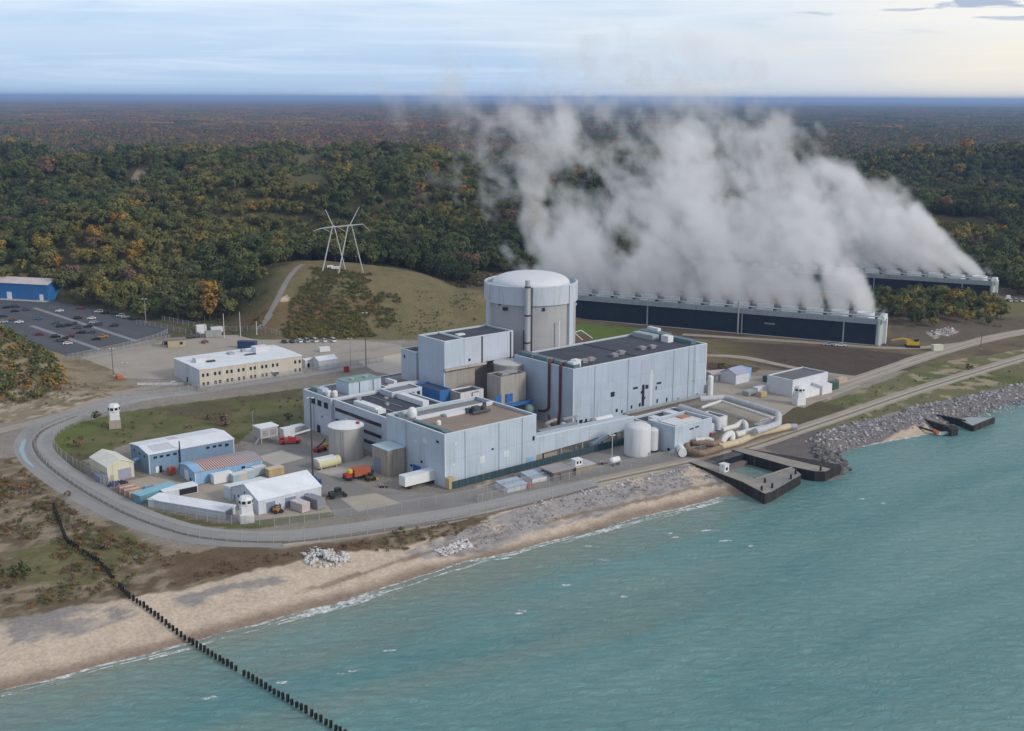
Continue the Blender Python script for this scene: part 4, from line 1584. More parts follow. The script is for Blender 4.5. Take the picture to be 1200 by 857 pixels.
# ------------------------------------------------------------------ reactor containment
RX, RY, RR = 25.7, 53.2, 19.3
C_ = pthing('containment_building', 'round concrete reactor building with white domed roof and pale ring beam', 'building', RX, RY)
lidz = 46.8
wallm, nt, bs, out = new_mat('containment_concrete')
co = nt.n('ShaderNodeTexCoord').outputs['Object']
sx = nt.n('ShaderNodeSeparateXYZ')
nt.link(co, sx.inputs[0])
zz = (E(nt, sx.outputs[2]) / 4.5).f('FRACT')
jo = ((zz - .96) * 30).clip()
b1 = noise(nt, co, .12, 4, .6)
b2 = noise(nt, mapped(nt, co, (.8, .8, .05)), 1, 4, .6)
c = mixc(nt, ((b1 - .35) * 1.8).clip(), (.34, .34, .355), (.42, .42, .43))
c = mixc(nt, ((b2 - .55) * 4).clip() * .4, c, (.22, .205, .185))
c = mixc(nt, jo * .4, c, (.25, .24, .24))
nt.link(c, bs.inputs['Base Color'])
bs.inputs['Roughness'].default_value = .85
part('wall', MB().lathe([(RR - .75, 0), (RR - .75, 39.2)], 96), wallm, C_, True)
ringm = M('ring_blue_grey', (.46, .51, .57), .7, .1, .15, .3)
part('ring_beam', MB().lathe([(RR - .8, 39.21), (RR, 39.4), (RR, lidz), (RR - .7, lidz + .25), (RR - .8, lidz - 1.6), (RR - 4.0, lidz - 1.6)], 96), ringm, C_, True)
dome = [(RR - 3.3, lidz - 1.55), (RR - 3.4, lidz - .5)]
for k in range(1, 13):
    a = k / 12
    dome.append(((RR - 3.4) * math.cos(a * math.pi / 2) ** .95 if k < 12 else 0.0, lidz - .5 + 4.3 * (1 - (1 - a) ** 2) ** 1.1))
part('dome', MB().lathe(dome, 96), M('dome_white', (.60, .61, .645), .55, .07, .2, .05), C_, True)
face_ang = math.atan2(-(W(RX, RY)[1]), -(W(RX, RY)[0])) - TH            # towards the photograph's viewpoint, plant frame
for k in range(6):
    a = face_ang + rad(-33 + 60 * k) + rad(30)
    c0, s0 = math.cos(a), math.sin(a)
    r0, r1, hw = RR - 1.2, RR + .35, 1.5
    P = [(r0 * c0 + hw * s0, r0 * s0 - hw * c0), (r1 * c0 + hw * s0, r1 * s0 - hw * c0), (r1 * c0 - hw * s0, r1 * s0 + hw * c0), (r0 * c0 - hw * s0, r0 * s0 + hw * c0)]
    part('buttress', MB().prism(P, 0, lidz - .1), ringm, C_)
a = face_ang - rad(3.5)
sx_, sy_ = (RR + 1.6) * math.cos(a), (RR + 1.6) * math.sin(a)
part('vent_stack', MB().lathe([(1.0, 0), (1.0, lidz + 3.2), (.78, lidz + 3.25)], 20, sx_, sy_), M('stack_steel', (.44, .455, .48), .45, .12, .3, .3, metal=.2), C_, True)
rx_, ry_ = (RR + .6) * math.cos(a), (RR + .6) * math.sin(a)
part('stack_rail', MB().tube([(sx_ - 1.7 * math.sin(a), sy_ + 1.7 * math.cos(a), 0), (sx_ - 1.7 * math.sin(a), sy_ + 1.7 * math.cos(a), lidz + .4)], .28, 6).tube([(sx_ + 1.6 * math.sin(a), sy_ - 1.6 * math.cos(a), 0), (sx_ + 1.6 * math.sin(a), sy_ - 1.6 * math.cos(a), 30)], .2, 6), DARK, C_)
for z in (14, 25, 36, lidz + .6):
    part('stack_bracket', MB().lathe([(1.25, z - .3), (1.25, z + .3)], 16, sx_, sy_).bar((sx_, sy_, z), (rx_ * .96, ry_ * .96, z), .5), M('gutter_dark', (0, 0, 0)), C_)
a = face_ang + rad(34)
q = (RR + .9) * math.cos(a), (RR + .9) * math.sin(a)
part('conduit', MB().tube([(*q, 0), (*q, 33)], .3, 8), WHITE, C_)
a = face_ang + rad(0)
for da, z in ((-42, 40.4), (-35, 38.6), (-31, 38.7), (16, 38.9)):
    b = face_ang + rad(da)
    part('hatch', MB().box(-.45, -.45, 0, .45, .45, 1.3), DARK, C_).matrix_local = Matrix.Translation(((RR - .7) * math.cos(b), (RR - .7) * math.sin(b), z - 1.6)) @ Matrix.Rotation(b, 4, 'Z')

# slim white derrick standing behind the round building
K = pthing('boom_crane', 'slim white lattice boom crane behind the right side of the round reactor building', 'crane', 53, 60)
part('mast', MB().tube([(1.5, -3.5, 0), (-2.2, 1.0, 20), (-3.0, 2.5, 27)], [.45, .4, .3], 8), WHITE, K)
part('boom', MB().tube([(-2.6, 1.5, 23), (2.5, -3.0, 33.5)], [.4, .25], 8), WHITE, K)
part('jib', MB().tube([(-1.8, .6, 19.4), (4.5, -4.0, 21.5), (8.5, -7.0, 18.0)], [.28, .28, .2], 6).tube([(2.0, -2.2, 20.6), (5.0, -4.6, 17.2)], .2, 6), WHITE, K)

# ------------------------------------------------------------------ fuel building left of the reactor
A_ = pthing('fuel_handling_building', 'pale blue block with two black roof fields left of the round building', 'building', -28.5, 41)
ax, ay, azt = 34.3, 16.8, 30.0
part('wall', MB().box(0, 0, 19.6, ax, .5, azt).box(0, .502, 12.5, .5, ay, azt).box(.502, ay - .5, 0, ax, ay, azt).box(ax - .5, .502, 13.0, ax, ay - .502, azt).box(.502, .502, 20.4, ax - .502, ay - .502, 20.8), BLUE2, A_)
part('roof', MB().box(.52, .52, azt - 1.0, 9.4, ay - .52, azt - .5).box(10.1, .52, azt - 1.0, ax - .52, ay - .52, azt - .45), ROOF, A_)
part('parapet', coping(0, 0, ax, ay, azt, .7, .2).box(9.41, .7, azt - .44, 10.09, ay - .7, azt + .15), TRIM, A_)
part('roof_hatch', MB().box(12.5, 7.5, azt - .44, 16, 9.6, azt + .1), WHITE, A_)
part('side_panel', MB().box(9.6, -.07, 20.2, 34.2, .02, 29.9), GREY, A_, label='lilac grey part of the long side')
part('corner_rib', MB().box(18.0, -.3, 19.7, 18.5, -.075, 29.9).box(32.6, -.3, 19.7, 33.0, -.075, 29.9), DARK, A_)
pane_y(A_, 'vent', 12.0, 21.4, 1.1, 1.0, DARK)
part('ledge', MB().box(-.3, -.9, 18.7, 20, .45, 19.58), M('ledge_stained', (.40, .37, .34), .85, .35, .4, .5), A_)
part('recessed_wall', MB().box(.55, 1.0, 0, 15.5, 1.8, 18.68), CONCW, A_)
part('inner_core', MB().box(15.6, 4.5, 0, 33.5, 16.2, 19.0), CONCW, A_)
part('lower_wall', MB().box(0.004, .6, 0, .52, ay, 12.49), BLUE2, A_)
B_ = pthing('stair_block', 'narrow pale blue annex with dark flat roof at the left end of the fuel building', 'building', -29.2, 58.4)
flatblock(B_, 0, .1, 12, 10.0, 23.0, BLUE2, ROOF)
pane_x(B_, 'vent', 7.8, 20.3, .9, 1.2, DARK)
U = pthing('electrical_annex', 'low pale blue building with grey brown roof behind the office roofs', 'building', -22, 78)
flatblock(U, -10, 0, 14, 14, 6.5, SKYB, ROOFG, par=.3)
U['label'] = 'low sky blue building with grey brown roof beyond the tall stair annex'

# round concrete tank house and beige cube between fuel building and turbine hall
D_ = pthing('round_tank_house', 'short round pale tank between the fuel building and the turbine hall', 'tank', -1.6, 34.4)
part('shell', MB().lathe([(6.3, 0), (6.3, 19.2)], 40), CONCW, D_, True)
part('lid', MB().lathe([(6.5, 19.21), (6.5, 19.7), (.3, 20.3), (0, 20.3)], 40), M('lid_pale', (.48, .48, .49), .7, .12, .4, .2), D_, True)
H_ = pthing('concrete_cube', 'beige concrete block in front of the round tank house', 'building', -17.0, 21.5)
flatblock(H_, 0, 0, 12.5, 8.0, 18.2, CONCW, ROOF, par=.3, trim=None)
part('roof_unit', MB().box(2.5, 2, 17.91, 5.5, 4.4, 18.9).box(6.4, 3, 17.91, 11, 6.2, 18.7), GALV, H_)
part('access_platform', MB().box(-3.2, -3.6, 7.0, 13.2, -.1, 7.5).box(-3.2, -3.7, 7.51, 13.2, -3.6, 8.4), STRB, H_)
part('blue_tarp', MB().box(-3.0, -.5, 8.0, -.1, -.12, 11.4), STRB, H_)
part('blue_tarp', MB().box(2.4, -.5, 8.0, 5.6, -.12, 11.2), STRB, H_)
part('dark_bay', MB().box(-2.6, -3.2, 2.6, 2.2, -.12, 6.9).box(3.6, -3.2, 2.6, 7.0, -.12, 6.9), DARK, H_)
Q = pthing('green_vessel', 'small round greenish tank under the blue platform beside the turbine hall', 'tank', -6.6, 17.2)
part('shell', MB().lathe([(0, 2.8), (1.2, 3.1), (1.9, 4.2), (1.9, 5.6), (1.2, 6.6), (0, 6.9)], 20), GREENP, Q, True)
part('skirt', MB().lathe([(1.4, 0), (1.4, 3.3)], 16), GALV, Q)
Q = pthing('steel_hut', 'blue painted steel wall box between the offices and the fuel building', 'building', -36, 34.2)
part('wall', shell(0, 0, 0, 5.5, 15.2, 13.4), STRB, Q)
part('roof', MB().box(.46, .46, 12.6, 5.04, 14.74, 12.9), ROOF, Q)
Q = pthing('grey_hut', 'grey and white hut with black roof right of the blue steel box', 'building', -31, 28.0)
part('wall', shell(0, 0, 0, 11.0, 7.0, 13.0), M('hut_white', (.56, .56, .58), .6, .1, .3, .3), Q)
part('side_cladding', MB().box(-.07, .1, 0, -.004, 6.9, 12.9), CONCW, Q)
part('roof', MB().box(.46, .46, 12.2, 10.54, 6.54, 12.5), ROOF, Q)
part('conduit', MB().tube([(5.4, -.18, .2), (5.4, -.18, 12.4), (8.5, -.18, 12.4)], .16, 6), DARK, Q)

# ------------------------------------------------------------------ service building (strip windows)
S = pthing('service_building', 'pale blue service building with three dark strip windows and black roof', 'building', -74.5, 15)
SW = 27.5
part('wall', shell(0, -7, 0, SW, 31.2, 14.0), GREY, S)
part('roof', MB().box(.46, -.0, 12.9, SW - .46, 30.7, 13.4), ROOF, S)
part('parapet', coping(0, -7, SW, 31.2, 14.0, .8, .2), TRIM, S)
part('roof_pipe', MB().tube([(8, 26, 13.6), (8, 2, 13.6), (18, 2, 13.6)], .18, 6).tube([(14, 29, 13.6), (14, 9, 13.6)], .12, 6).box(11, 14, 13.41, 12.2, 15.2, 14.2).box(16, 22, 13.41, 17.4, 23.2, 14.0).box(7, 27, 13.41, 9, 29, 14.3), GALV, S)
for z in (10.8, 6.7, 3.3):
    part('strip_window', MB().box(-.1, 1.2 if z > 5 else 4, z - .62, .1, 30.3 if z > 5 else 18, z + .62), GLASS, S)
part('duct', MB().box(2.4, 8.2, 13.41, 5.2, 20.0, 15.2).box(2.8, 20.01, 13.41, 4.8, 22.6, 14.9).box(2.2, 6.2, 13.41, 5.4, 8.19, 14.8), WHITE, S)
part('duct', MB().box(20.4, 5.0, 13.41, 23.0, 20.5, 15.2).box(20.8, 20.51, 13.41, 22.4, 23, 14.7), WHITE, S)
S2 = pthing('office_wing', 'pale blue office wing with three square windows at the left end of the service building', 'building', -75.6, 46.4)
flatblock(S2, 0, .1, 26, 19.2, 14.2, GREY, ROOFG, par=.5)
for b in (12.2, 7.9, 3.5):
    pane_x(S2, 'window', b, 11.3, 2.7, 1.9, GLASS, 0, .08, DARK)
pane_x(S2, 'door', 9.0, 1.4, 2.2, 2.8, DARK)
pane_x(S2, 'wall_lamp', 6.4, 6.5, .7, .7, DARK)
part('pipe', MB().box(-.16, 12.0, 1, -.02, 12.25, 9.6), GALV, S2)
part('roof_unit', MB().box(2.5, 14.2, 13.71, 5.0, 18.0, 15.4), GREENP, S2)
part('roof_unit', MB().box(2.0, 9.0, 13.71, 4.6, 12.6, 16.0), BLUE2, S2)
part('roof_fan', MB().lathe([(1.0, 13.71), (1.0, 15.6), (.4, 16.0), (0, 16.0)], 16, 3.2, 6.6), WHITE, S2, True)
part('roof_fan', MB().lathe([(1.0, 13.71), (1.0, 15.6), (.4, 16.0), (0, 16.0)], 16, 4.6, 4.6), WHITE, S2, True)
V = pthing('rooftop_unit', 'big pale blue air handling box on the roof of the office wing', 'air handler', -66, 49.5, 13.7)
part('casing', MB().box(0, 0, 0, 14.2, 8.6, 4.4), BLUE2, V)
part('lid', MB().box(-.1, -.1, 4.41, 14.3, 8.7, 4.6), GREENP, V)
for a in (4.5, 10.5):
    part('access_seam', MB().box(a, -.06, .2, a + .3, .02, 4.3), DARK, V)
part('fan', MB().lathe([(1.1, 4.61), (1.1, 5.1)], 16, 4, 4).lathe([(1.1, 4.61), (1.1, 5.1)], 16, 10, 4), GALV, V)
V = pthing('stair_penthouse', 'pale penthouse with two dark windows behind the black roof', 'building', -55.5, 37)
flatblock(V, 0, 0, 13.4, 8, 15.2, GREY, ROOFG, par=.3)
V['label'] = 'pale low penthouse with two small dark windows behind the service roof'
for a in (9.2, 11.8):
    pane_y(V, 'window', a, 13.3, 1.3, 1.7, GLASS)
V = pthing('pipe_bridge', 'brown grey roof of pipes and ducts between office roof and stair annex', 'pipe rack', -48, 52)
part('deck', MB().box(0, 0, 10, 17, 14, 11.6), M('rack_brown', (.16, .13, .13), .8, .4, .4, 0), V)
part('duct_run', MB().box(1, 1, 11.61, 16, 2.4, 13.2).box(4, 4, 11.61, 15, 5.0, 12.8).box(8.0, 6, 11.61, 9.4, 12, 13.4), ALU, V)
part('support_post', MB().box(.5, .5, 0, 1.1, 1.1, 9.99).box(15.5, .5, 0, 16.1, 1.1, 9.99).box(15.5, 12.5, 0, 16.1, 13.1, 9.99).box(.5, 12.5, 0, 1.1, 13.1, 9.99), GALV, V)

# ------------------------------------------------------------------ low block at the lake front
Lb = pthing('lakefront_block', 'pale blue windowless block with tan gravel roof nearest to the lake', 'building', -78.3, -24.5)
LW, LD, LZ = 38.3, 32.0, 17.3
part('wall', shell(0, 0, 0, LW, LD, LZ), BLUE2, Lb)
part('roof', MB().box(4.4, .9, LZ - 1.9, LW - .46, 22.0, LZ - .8), ROOFT, Lb)
part('lower_roof', MB().box(4.4, 22.02, LZ - 2.0, LW - .46, LD - .46, LZ - 1.0), ROOFG, Lb)
part('parapet', coping(0, 0, LW, LD, LZ, .7, .2).box(4.6, 21.6, LZ - .79, LW - .7, 22.2, LZ + .5), TRIM, Lb)
part('gutter', MB().box(.47, .9, LZ - 1.9, 4.3, LD - .9, LZ - .9), TEAL, Lb)
part('gutter_box', MB().box(.9, 26, LZ - .89, 3.2, 28.5, LZ + .7).box(1.0, .95, LZ - .89, 3.6, 3.2, LZ + .5).box(2.2, 4, LZ - .89, 3.8, 20, LZ + .3), TEAL, Lb)
part('corner_flashing', MB().box(-.07, -.07, 0, .3, -.004, LZ), TRIM, Lb)
part('dome_vent', MB().lathe([(1.6, LZ - 1.0), (1.7, LZ + .6), (1.3, LZ + 1.7), (.6, LZ + 2.3), (0, LZ + 2.4)], 20, 7.0, 27.0), WHITE, Lb, True)
part('dome_vent', MB().lathe([(.8, LZ - .8), (.8, LZ + .3), (.3, LZ + .7), (0, LZ + .7)], 16, 7.6, 13.2), WHITE, Lb, True)
part('roof_pump', MB().box(24.5, 15.6, LZ - .79, 27.2, 17.6, LZ + 1.6).lathe([(.9, LZ - .79), (.9, LZ + 1.4), (.2, LZ + 1.9)], 12, 28.6, 16.0).tube([(23, 14.8, LZ), (30.4, 14.8, LZ)], .5, 8).lathe([(.7, LZ - .79), (.7, LZ + 2.0)], 12, 30.2, 17.4).box(23, 17.7, LZ - .79, 25, 19, LZ + .9), M('pump_dark', (.06, .07, .085), .6, .3, .5, .2), Lb)
part('roof_duct', MB().box(15, 18.5, LZ - .79, 24, 20.6, LZ + .2), ALU, Lb)
for a, z, w, h, m_ in ((15.1, 6.3, 2.4, 2.2, TRIM), (25.2, 6.3, 2.2, 2.2, TRIM), (19.4, 9.0, .9, .6, DARK), (3.4, 6.9, 1.0, .9, TRIM), (4.3, 13.7, .9, .9, TRIM), (37.1, 9.3, .9, 1.5, DARK)):
    pane_y(Lb, 'wall_panel', a, z, w, h, m_)
for b, z, w, h, m_ in ((10.5, 13.2, 2.2, 1.8, TRIM), (3.7, 14.3, 1.4, .7, DARK), (12.4, 5.6, 1.0, .8, DARK), (15.4, 11.8, 1.2, .7, TRIM), (18, 3, 1, .8, DARK)):
    pane_x(Lb, 'wall_panel', b, z, w, h, m_)
pane_x(Lb, 'roller_door', 15.0, 1.9, 4.2, 3.8, STRB)
pane_y(Lb, 'roller_door', 35.8, 1.8, 3.4, 2.6, SKYB, 0, .1)

for a in (8, 22, 32):
    part('downspout', MB().box(a, -.18, .3, a + .16, -.02, LZ), M('spout_blue', (0, 0, 0)), Lb)
part('roof_ladder', MB().box(-.5, 20.0, .4, -.4, 20.1, LZ + .9).box(-.5, 20.6, .4, -.4, 20.7, LZ + .9), GALV, Lb)
part('girt_line', MB().box(.3, -.06, 8.6, LW - .1, -.01, 8.72), M('girt_seam', (0, 0, 0)), Lb)
# gallery running right from the block
Gl = pthing('pipe_gallery', 'long low sloping pale blue gallery along the lake front', 'gallery', -39.9, -24)
g0, g1 = 0.0, 47.5
part('casing', MB().prism([(g0, .0), (g1, .0), (g1, 4.6), (g0, 4.6)], [3.0, 4.2, 4.2, 3.0], [9.2, 8.0, 8.0, 9.2]), BLUE2, Gl)
part('top_edge', MB().prism([(g0 - .1, -.12), (g1 + .1, -.12), (g1 + .1, .5), (g0 - .1, .5)], [9.21, 8.01, 8.01, 9.21], [9.6, 8.4, 8.4, 9.6]), TRIM, Gl)
part('end_bay', MB().box(.1, .2, 0, 3.4, 4.5, 2.98), M('brick_dull', (.30, .26, .22), .85, .2, .5, .2), Gl)
for a in (12, 22, 32, 42):
    part('leg', MB().box(a, .4, 0, a + .6, 1.0, 3.2).box(a, 3.6, 0, a + .6, 4.2, 3.2), GALV, Gl)
part('support_pier', MB().box(4.5, .6, 0, 10.5, 4.0, 2.4), M('brick_dull', (0, 0, 0)), Gl)
part('transfer_chute', MB().prism([(26, -1.2), (33, -1.2), (33, 1.0), (26, 1.0)], [1.2, 3.2, 3.2, 1.2], [2.4, 4.6, 4.6, 2.4]), BLUE2, Gl)
F_ = pthing('privacy_fence', 'long dark teal sheet fence at the foot of the lakefront block', 'fence', -77.5, -27.2)
part('panel', MB().box(0, 0, .1, 84, .12, 2.5), M('fence_teal', (.025, .055, .075), .7, .25, .4, .3, rib=2.4), F_)
for k in range(29):
    part('post', MB().box(k * 3.0 - .06, -.16, 0, k * 3.0 + .06, -.01, 2.6), TEAL, F_)
# gap between block and turbine hall: tanks and pipework
Q = pthing('horizontal_tank', 'white horizontal tank lying against the turbine hall wall', 'tank', 5.5, -5.5)
part('vessel', MB().tube([(0, 0, 2.4), (.5, 0, 2.4), (9, 0, 2.4), (9.5, 0, 2.4)], [.9, 1.7, 1.7, .9], 16), WHITE, Q, True)
part('cradle', MB().box(1.4, -1.3, 0, 2, 1.3, 1.3).box(7.2, -1.3, 0, 7.8, 1.3, 1.3), GALV, Q)
Q = pthing('dark_pump_skid', 'dark pump skid left of the white horizontal tank', 'pump', .8, -6.5)
part('frame', MB().box(0, 0, 0, 3.2, 3, .5), DARK, Q)
part('pump_body', MB().lathe([(.9, .51), (.9, 3.0), (.4, 3.6), (.4, 4.4)], 12, 1.2, 1.4).box(1.9, .6, .51, 3.0, 2.2, 2.4), DARK, Q)
Q = pthing('pipe_bundle', 'tangle of grey and white pipes below the red brown downpipes', 'pipework', -12, 6)
part('pipe', MB().tube(bend([(-14, -12, 2.2), (-2, -10, 2.4), (2, -2, 2.6), (9, 0, 2.6)]), .7, 8), GALV, Q, True)
part('pipe', MB().tube(bend([(-16, -16, 3.6), (0, -17, 3.8), (5, -8, 3.4), (10, -4, 1.2)]), .8, 8), WHITE, Q, True)
part('pipe', MB().tube(bend([(-10, -6, .8), (3, -6, .9), (9, 4, 3.2)]), .6, 8), RUST, Q, True)
part('cable_tray', MB().box(-12, -15, 4.8, 6, -13, 5.2).box(2, -12, 6.2, 9, -10.6, 6.6), GALV, Q)
part('rack_leg', MB().box(-10, -14.5, 0, -9.6, -14.1, 4.79).box(4, -14.5, 0, 4.4, -14.1, 4.79).box(8, -11.6, 0, 8.4, -11.2, 6.19), GALV, Q)

# ------------------------------------------------------------------ tanks
Q = pthing('storage_tank', 'big grey storage tank with white conical roof beside the strip windows', 'tank', -84.2, 23.2)
part('shell', MB().lathe([(6.0, 0), (6.0, 11.2)], 48), M('tank_grey', (.40, .385, .37), .6, .14, .15, .4, grime=(.24, .22, .2)), Q, True)
part('cone_roof', MB().lathe([(6.15, 11.21), (6.15, 11.4), (.4, 13.0), (0, 13.0)], 48), WHITE, Q, True)
part('roof_vent', MB().lathe([(.35, 12.9), (.35, 13.6), (0, 13.7)], 10), GALV, Q)
part('hatch', MB().box(2.2, -3.6, 12.0, 3.2, -2.8, 12.7), RED, Q)
part('ladder', MB().box(-4.6, -4.25, 0, -4.4, -4.05, 11.2).box(-4.1, -4.6, 0, -3.9, -4.4, 11.2), GALV, Q)
Q = pthing('storage_tank', 'large white round tank by the shore track left of the intake house', 'tank', -5.6, -38.4)
part('shell', MB().lathe([(4.6, 0), (4.6, 10.0), (4.3, 10.5), (2.6, 11.3), (0, 11.6)], 48), M('tank_white', (.55, .57, .60), .5, .08, .15, .25), Q, True)
part('manway', MB().box(.6, -4.75, .3, 1.5, -4.4, 1.6), GALV, Q)
part('ring', MB().lathe([(4.66, 0), (4.72, .1), (4.72, .5), (4.66, .6)], 48), GALV, Q)
Q = pthing('storage_tank', 'slim white round tank between the large white tank and the intake house', 'tank', 1.6, -38.6)
part('shell', MB().lathe([(2.15, 0), (2.15, 7.6), (1.6, 8.2), (0, 8.5)], 32), M('tank_white', (0, 0, 0)), Q, True)
part('skirt', MB().lathe([(2.3, 0), (2.3, .6)], 24), DARK, Q)
Q = pthing('storage_tank', 'white upright cylinder at the right end of the turbine hall', 'tank', 77.4, -.6)
part('shell', MB().lathe([(1.25, 0), (1.25, 8.2), (.8, 8.7), (0, 8.8)], 24), WHITE, Q, True)
part('saddle', MB().box(-2.6, -1.0, 0, -1.4, 1.0, 5.2), GALV, Q)
Q = pthing('propane_tank', 'small white horizontal tank on a stand beside the shore track', 'tank', -20.4, -42.2)
part('vessel', MB().tube([(-2.2, 0, 1.9), (-1.7, 0, 1.9), (1.7, 0, 1.9), (2.2, 0, 1.9)], [.5, 1.05, 1.05, .5], 16), WHITE, Q, True)
part('saddle', MB().box(-1.5, -.8, 0, -1.1, .8, 1.2).box(1.1, -.8, 0, 1.5, .8, 1.2), DARK, Q)
Q = pthing('tan_block_house', 'tall narrow tan block with a grey roller door in front of the service building', 'building', -85.6, -3.6)
part('wall', shell(0, 0, 0, 6.8, 9.0, 8.6), M('tan_block', (.35, .31, .265), .85, .12, .2, .5), Q)
part('roof', MB().box(-.15, -.15, 8.61, 6.95, 9.15, 8.8), M('roof_ice', (.44, .56, .62), .6, .15, .3, .1), Q)
pane_x(Q, 'roller_door', 6.0, 2.6, 4.0, 5.0, M('door_slate', (.20, .23, .30), .5, .1, .4, 0))

# ------------------------------------------------------------------ intake house, pipes and dock
I = pthing('intake_house', 'pale blue intake house with sunken dark roof and orange patch', 'building', 5.0, -46)
IW, ID, IZ = 19.5, 12.6, 9.4
part('wall', shell(0, 0, 0, IW, ID, IZ, .5), BLUE2, I)
part('roof', MB().box(.51, .51, IZ - 2.4, IW - .51, ID - .51, IZ - 1.9), ROOF, I)
part('roof_deck', MB().box(4, 3.4, IZ - 1.89, IW - 1.5, ID - 1.5, IZ - .7), ALU, I)
part('orange_cover', MB().box(12.2, 7.6, IZ - .69, 17.0, 10.6, IZ - .35), M('cover_orange', (.42, .20, .11), .8, .25, .5, 0), I)
part('parapet', coping(0, 0, IW, ID, IZ, .6, .16), TRIM, I)
pane_y(I, 'vent_slot', 8.6, 7.4, 2.0, .5, DARK)
pane_y(I, 'vent_slot', 11.4, 7.6, 2.0, .5, DARK)
pane_x(I, 'drain', 2.6, .8, 1.2, 1.2, DARK)
pane_y(I, 'fire_box', 18.9, 3.4, .9, 1.5, RED, 0, .5)
I2 = pthing('pump_house', 'pale low pump house behind the intake house, pipes across its roof', 'building', 12, -30)
flatblock(I2, 0, 0, 24, 12, 5.6, BLUE2, ROOF, par=.6)
part('roof_machine', MB().box(3, 3, 5.01, 6.4, 6, 7.0).box(8, 2, 5.01, 11, 4.6, 6.4).box(15, 5, 5.01, 19, 9.5, 6.2), ALU, I2)
I3 = pthing('electrical_house', 'white walled hut with black roof between the big intake pipes', 'building', 30, -38)
flatblock(I3, 0, 0, 13, 9, 5.2, WHITE, ROOF, par=.4)


def pipe(lab, pts, r, mat, legs=(), z0=0.0, n=12, rb=2.0):
    Q = thing('intake_pipe', lab, 'pipe', W(*pts[0][:2]), 0, TH, 'big pipes at the intake')
    o = Vector((pts[0][0], pts[0][1], 0))
    part('pipe_run', MB().tube(bend([Vector(p) - o for p in pts], rb), r, n), mat, Q, True)
    for (a, b, z) in legs:
        part('support_leg', MB().box(a - o.x - .18, b - o.y - .5, z0, a - o.x + .18, b - o.y + .5, z), GALV, Q)
    return Q


def lz(x, y, z):
    return (*L(*G(x, y, z)), z)


P_ = lambda *q: [lz(*p) for p in q]
pipe('thick grey pipe running across the pump house roof to the intake', P_((797, 478, 6.4), (842, 493, 6.4), (842, 505, 3.0)), 1.5, M('pipe_grey', (.43, .44, .47), .5, .12, .4, .25), [], 0, 14)
pipe('long grey pipe bending round the right side of the pump yard', P_((820, 468, 4.6), (850, 466, 4.6), (912, 485, 4.6), (912, 497, 4.2), (885, 506, 4.2)), 1.25, M('pipe_grey', (0, 0, 0)), [], 0, 14)
pipe('thin white pipe loop inside the pump yard', P_((822, 478, 5.0), (845, 470, 5.0), (905, 490, 5.0)), .55, PIPEW, [], 0, 10, 1.4)
pipe('white pipe from the pump yard turning down by the roadside', P_((846, 504, 3.6), (862, 500, 3.6), (870, 494, 4.4), (874, 497, 4.4), (874, 508, 1.2)), 1.0, PIPEW, [], 0, 12, 1.4)
pipe('white pipe crossing to the railed platform', P_((862, 510, 3.0), (898, 501, 3.0), (900, 506, .4)), 1.2, PIPEW, [], 0, 12)
pipe('long cream yellow pipe lying along the track to the right', P_((842, 524, 1.6), (866, 518, 1.7), (885, 509, 1.7), (924, 500, 1.6)), 1.2, PIPEY, [], 0, 14, 3)
pipe('lilac capped stub at the end of the cream yellow pipe', P_((925, 500, 1.5), (934, 500, 1.5)), 1.1, M('pipe_lilac', (.38, .36, .46), .5, .1, .4, .1), [], 0, 12)
pipe('rusty brown pipe curving round the front of the intake house', P_((845, 525, 1.7), (822, 532, 1.7), (808, 529, 1.7), (803, 521, 1.7), (822, 515, 2.6)), 1.15, PIPER, [], 0, 14, 3.2)
pipe('shorter rusty pipe stacked behind the curved brown one', P_((812, 519, 2.6), (838, 521, 2.6), (850, 513, 2.8)), 1.1, PIPER, [], 0, 12)
pipe('white flanged pipe standing by the yellow posts', P_((846, 520, 2.2), (850, 511, 3.8), (858, 507, 4.0), (858, 518, 1.6)), 1.15, PIPEW, [], 0, 12, 1.6)
pipe('white pipe mouth at the corner of the intake house', P_((800, 531, 1.6), (796, 524, 1.6)), 1.5, WHITE, [], 0, 14)
pipe('short white pipe bend lying on the rusty pipes', P_((815, 516, 3.6), (828, 514, 3.8), (836, 517, 3.2)), .8, PIPEW, [], 0, 10)
for x, y, lab in ((858, 521, 'yellow bollard post left of the cream pipe'), (864, 517, 'yellow post right of its twin beside the cream pipe')):
    a, b = L(*G(x, y))
    Q = pthing('bollard_frame', lab, 'post', a, b)
    part('post', MB().box(-.25, -.25, 0, .25, .25, 3.6), M('post_yellow', (.45, .38, .18), .6, .2, .5, .1), Q)
    part('cap', MB().box(-.32, -.32, 3.601, .32, .32, 3.8), WHITE, Q)
a, b = L(*G(890, 509))
Q = pthing('railed_platform', 'pale green steel platform with railings at the right end of the pump yard', 'platform', a, b)
part('deck', MB().box(0, 0, 2.9, 13, 3.2, 3.2), GALV, Q)
part('railing', MB().box(0, -.06, 3.21, .12, .06, 5.2).box(12.9, -.06, 3.21, 13.02, .06, 5.2).box(0, -.06, 5.21, 13.02, .06, 5.35).box(0, -.06, 4.2, 13.0, .06, 4.3), PIPEW, Q)
part('screen', MB().box(.3, .3, .2, 12.7, .42, 2.88), M('screen_green', (.20, .27, .26), .6, .25, .6, .2), Q)
for k in range(6):
    part('leg', MB().box(k * 2.5, .02, 0, k * 2.5 + .22, .24, 2.89), PIPEW, Q)

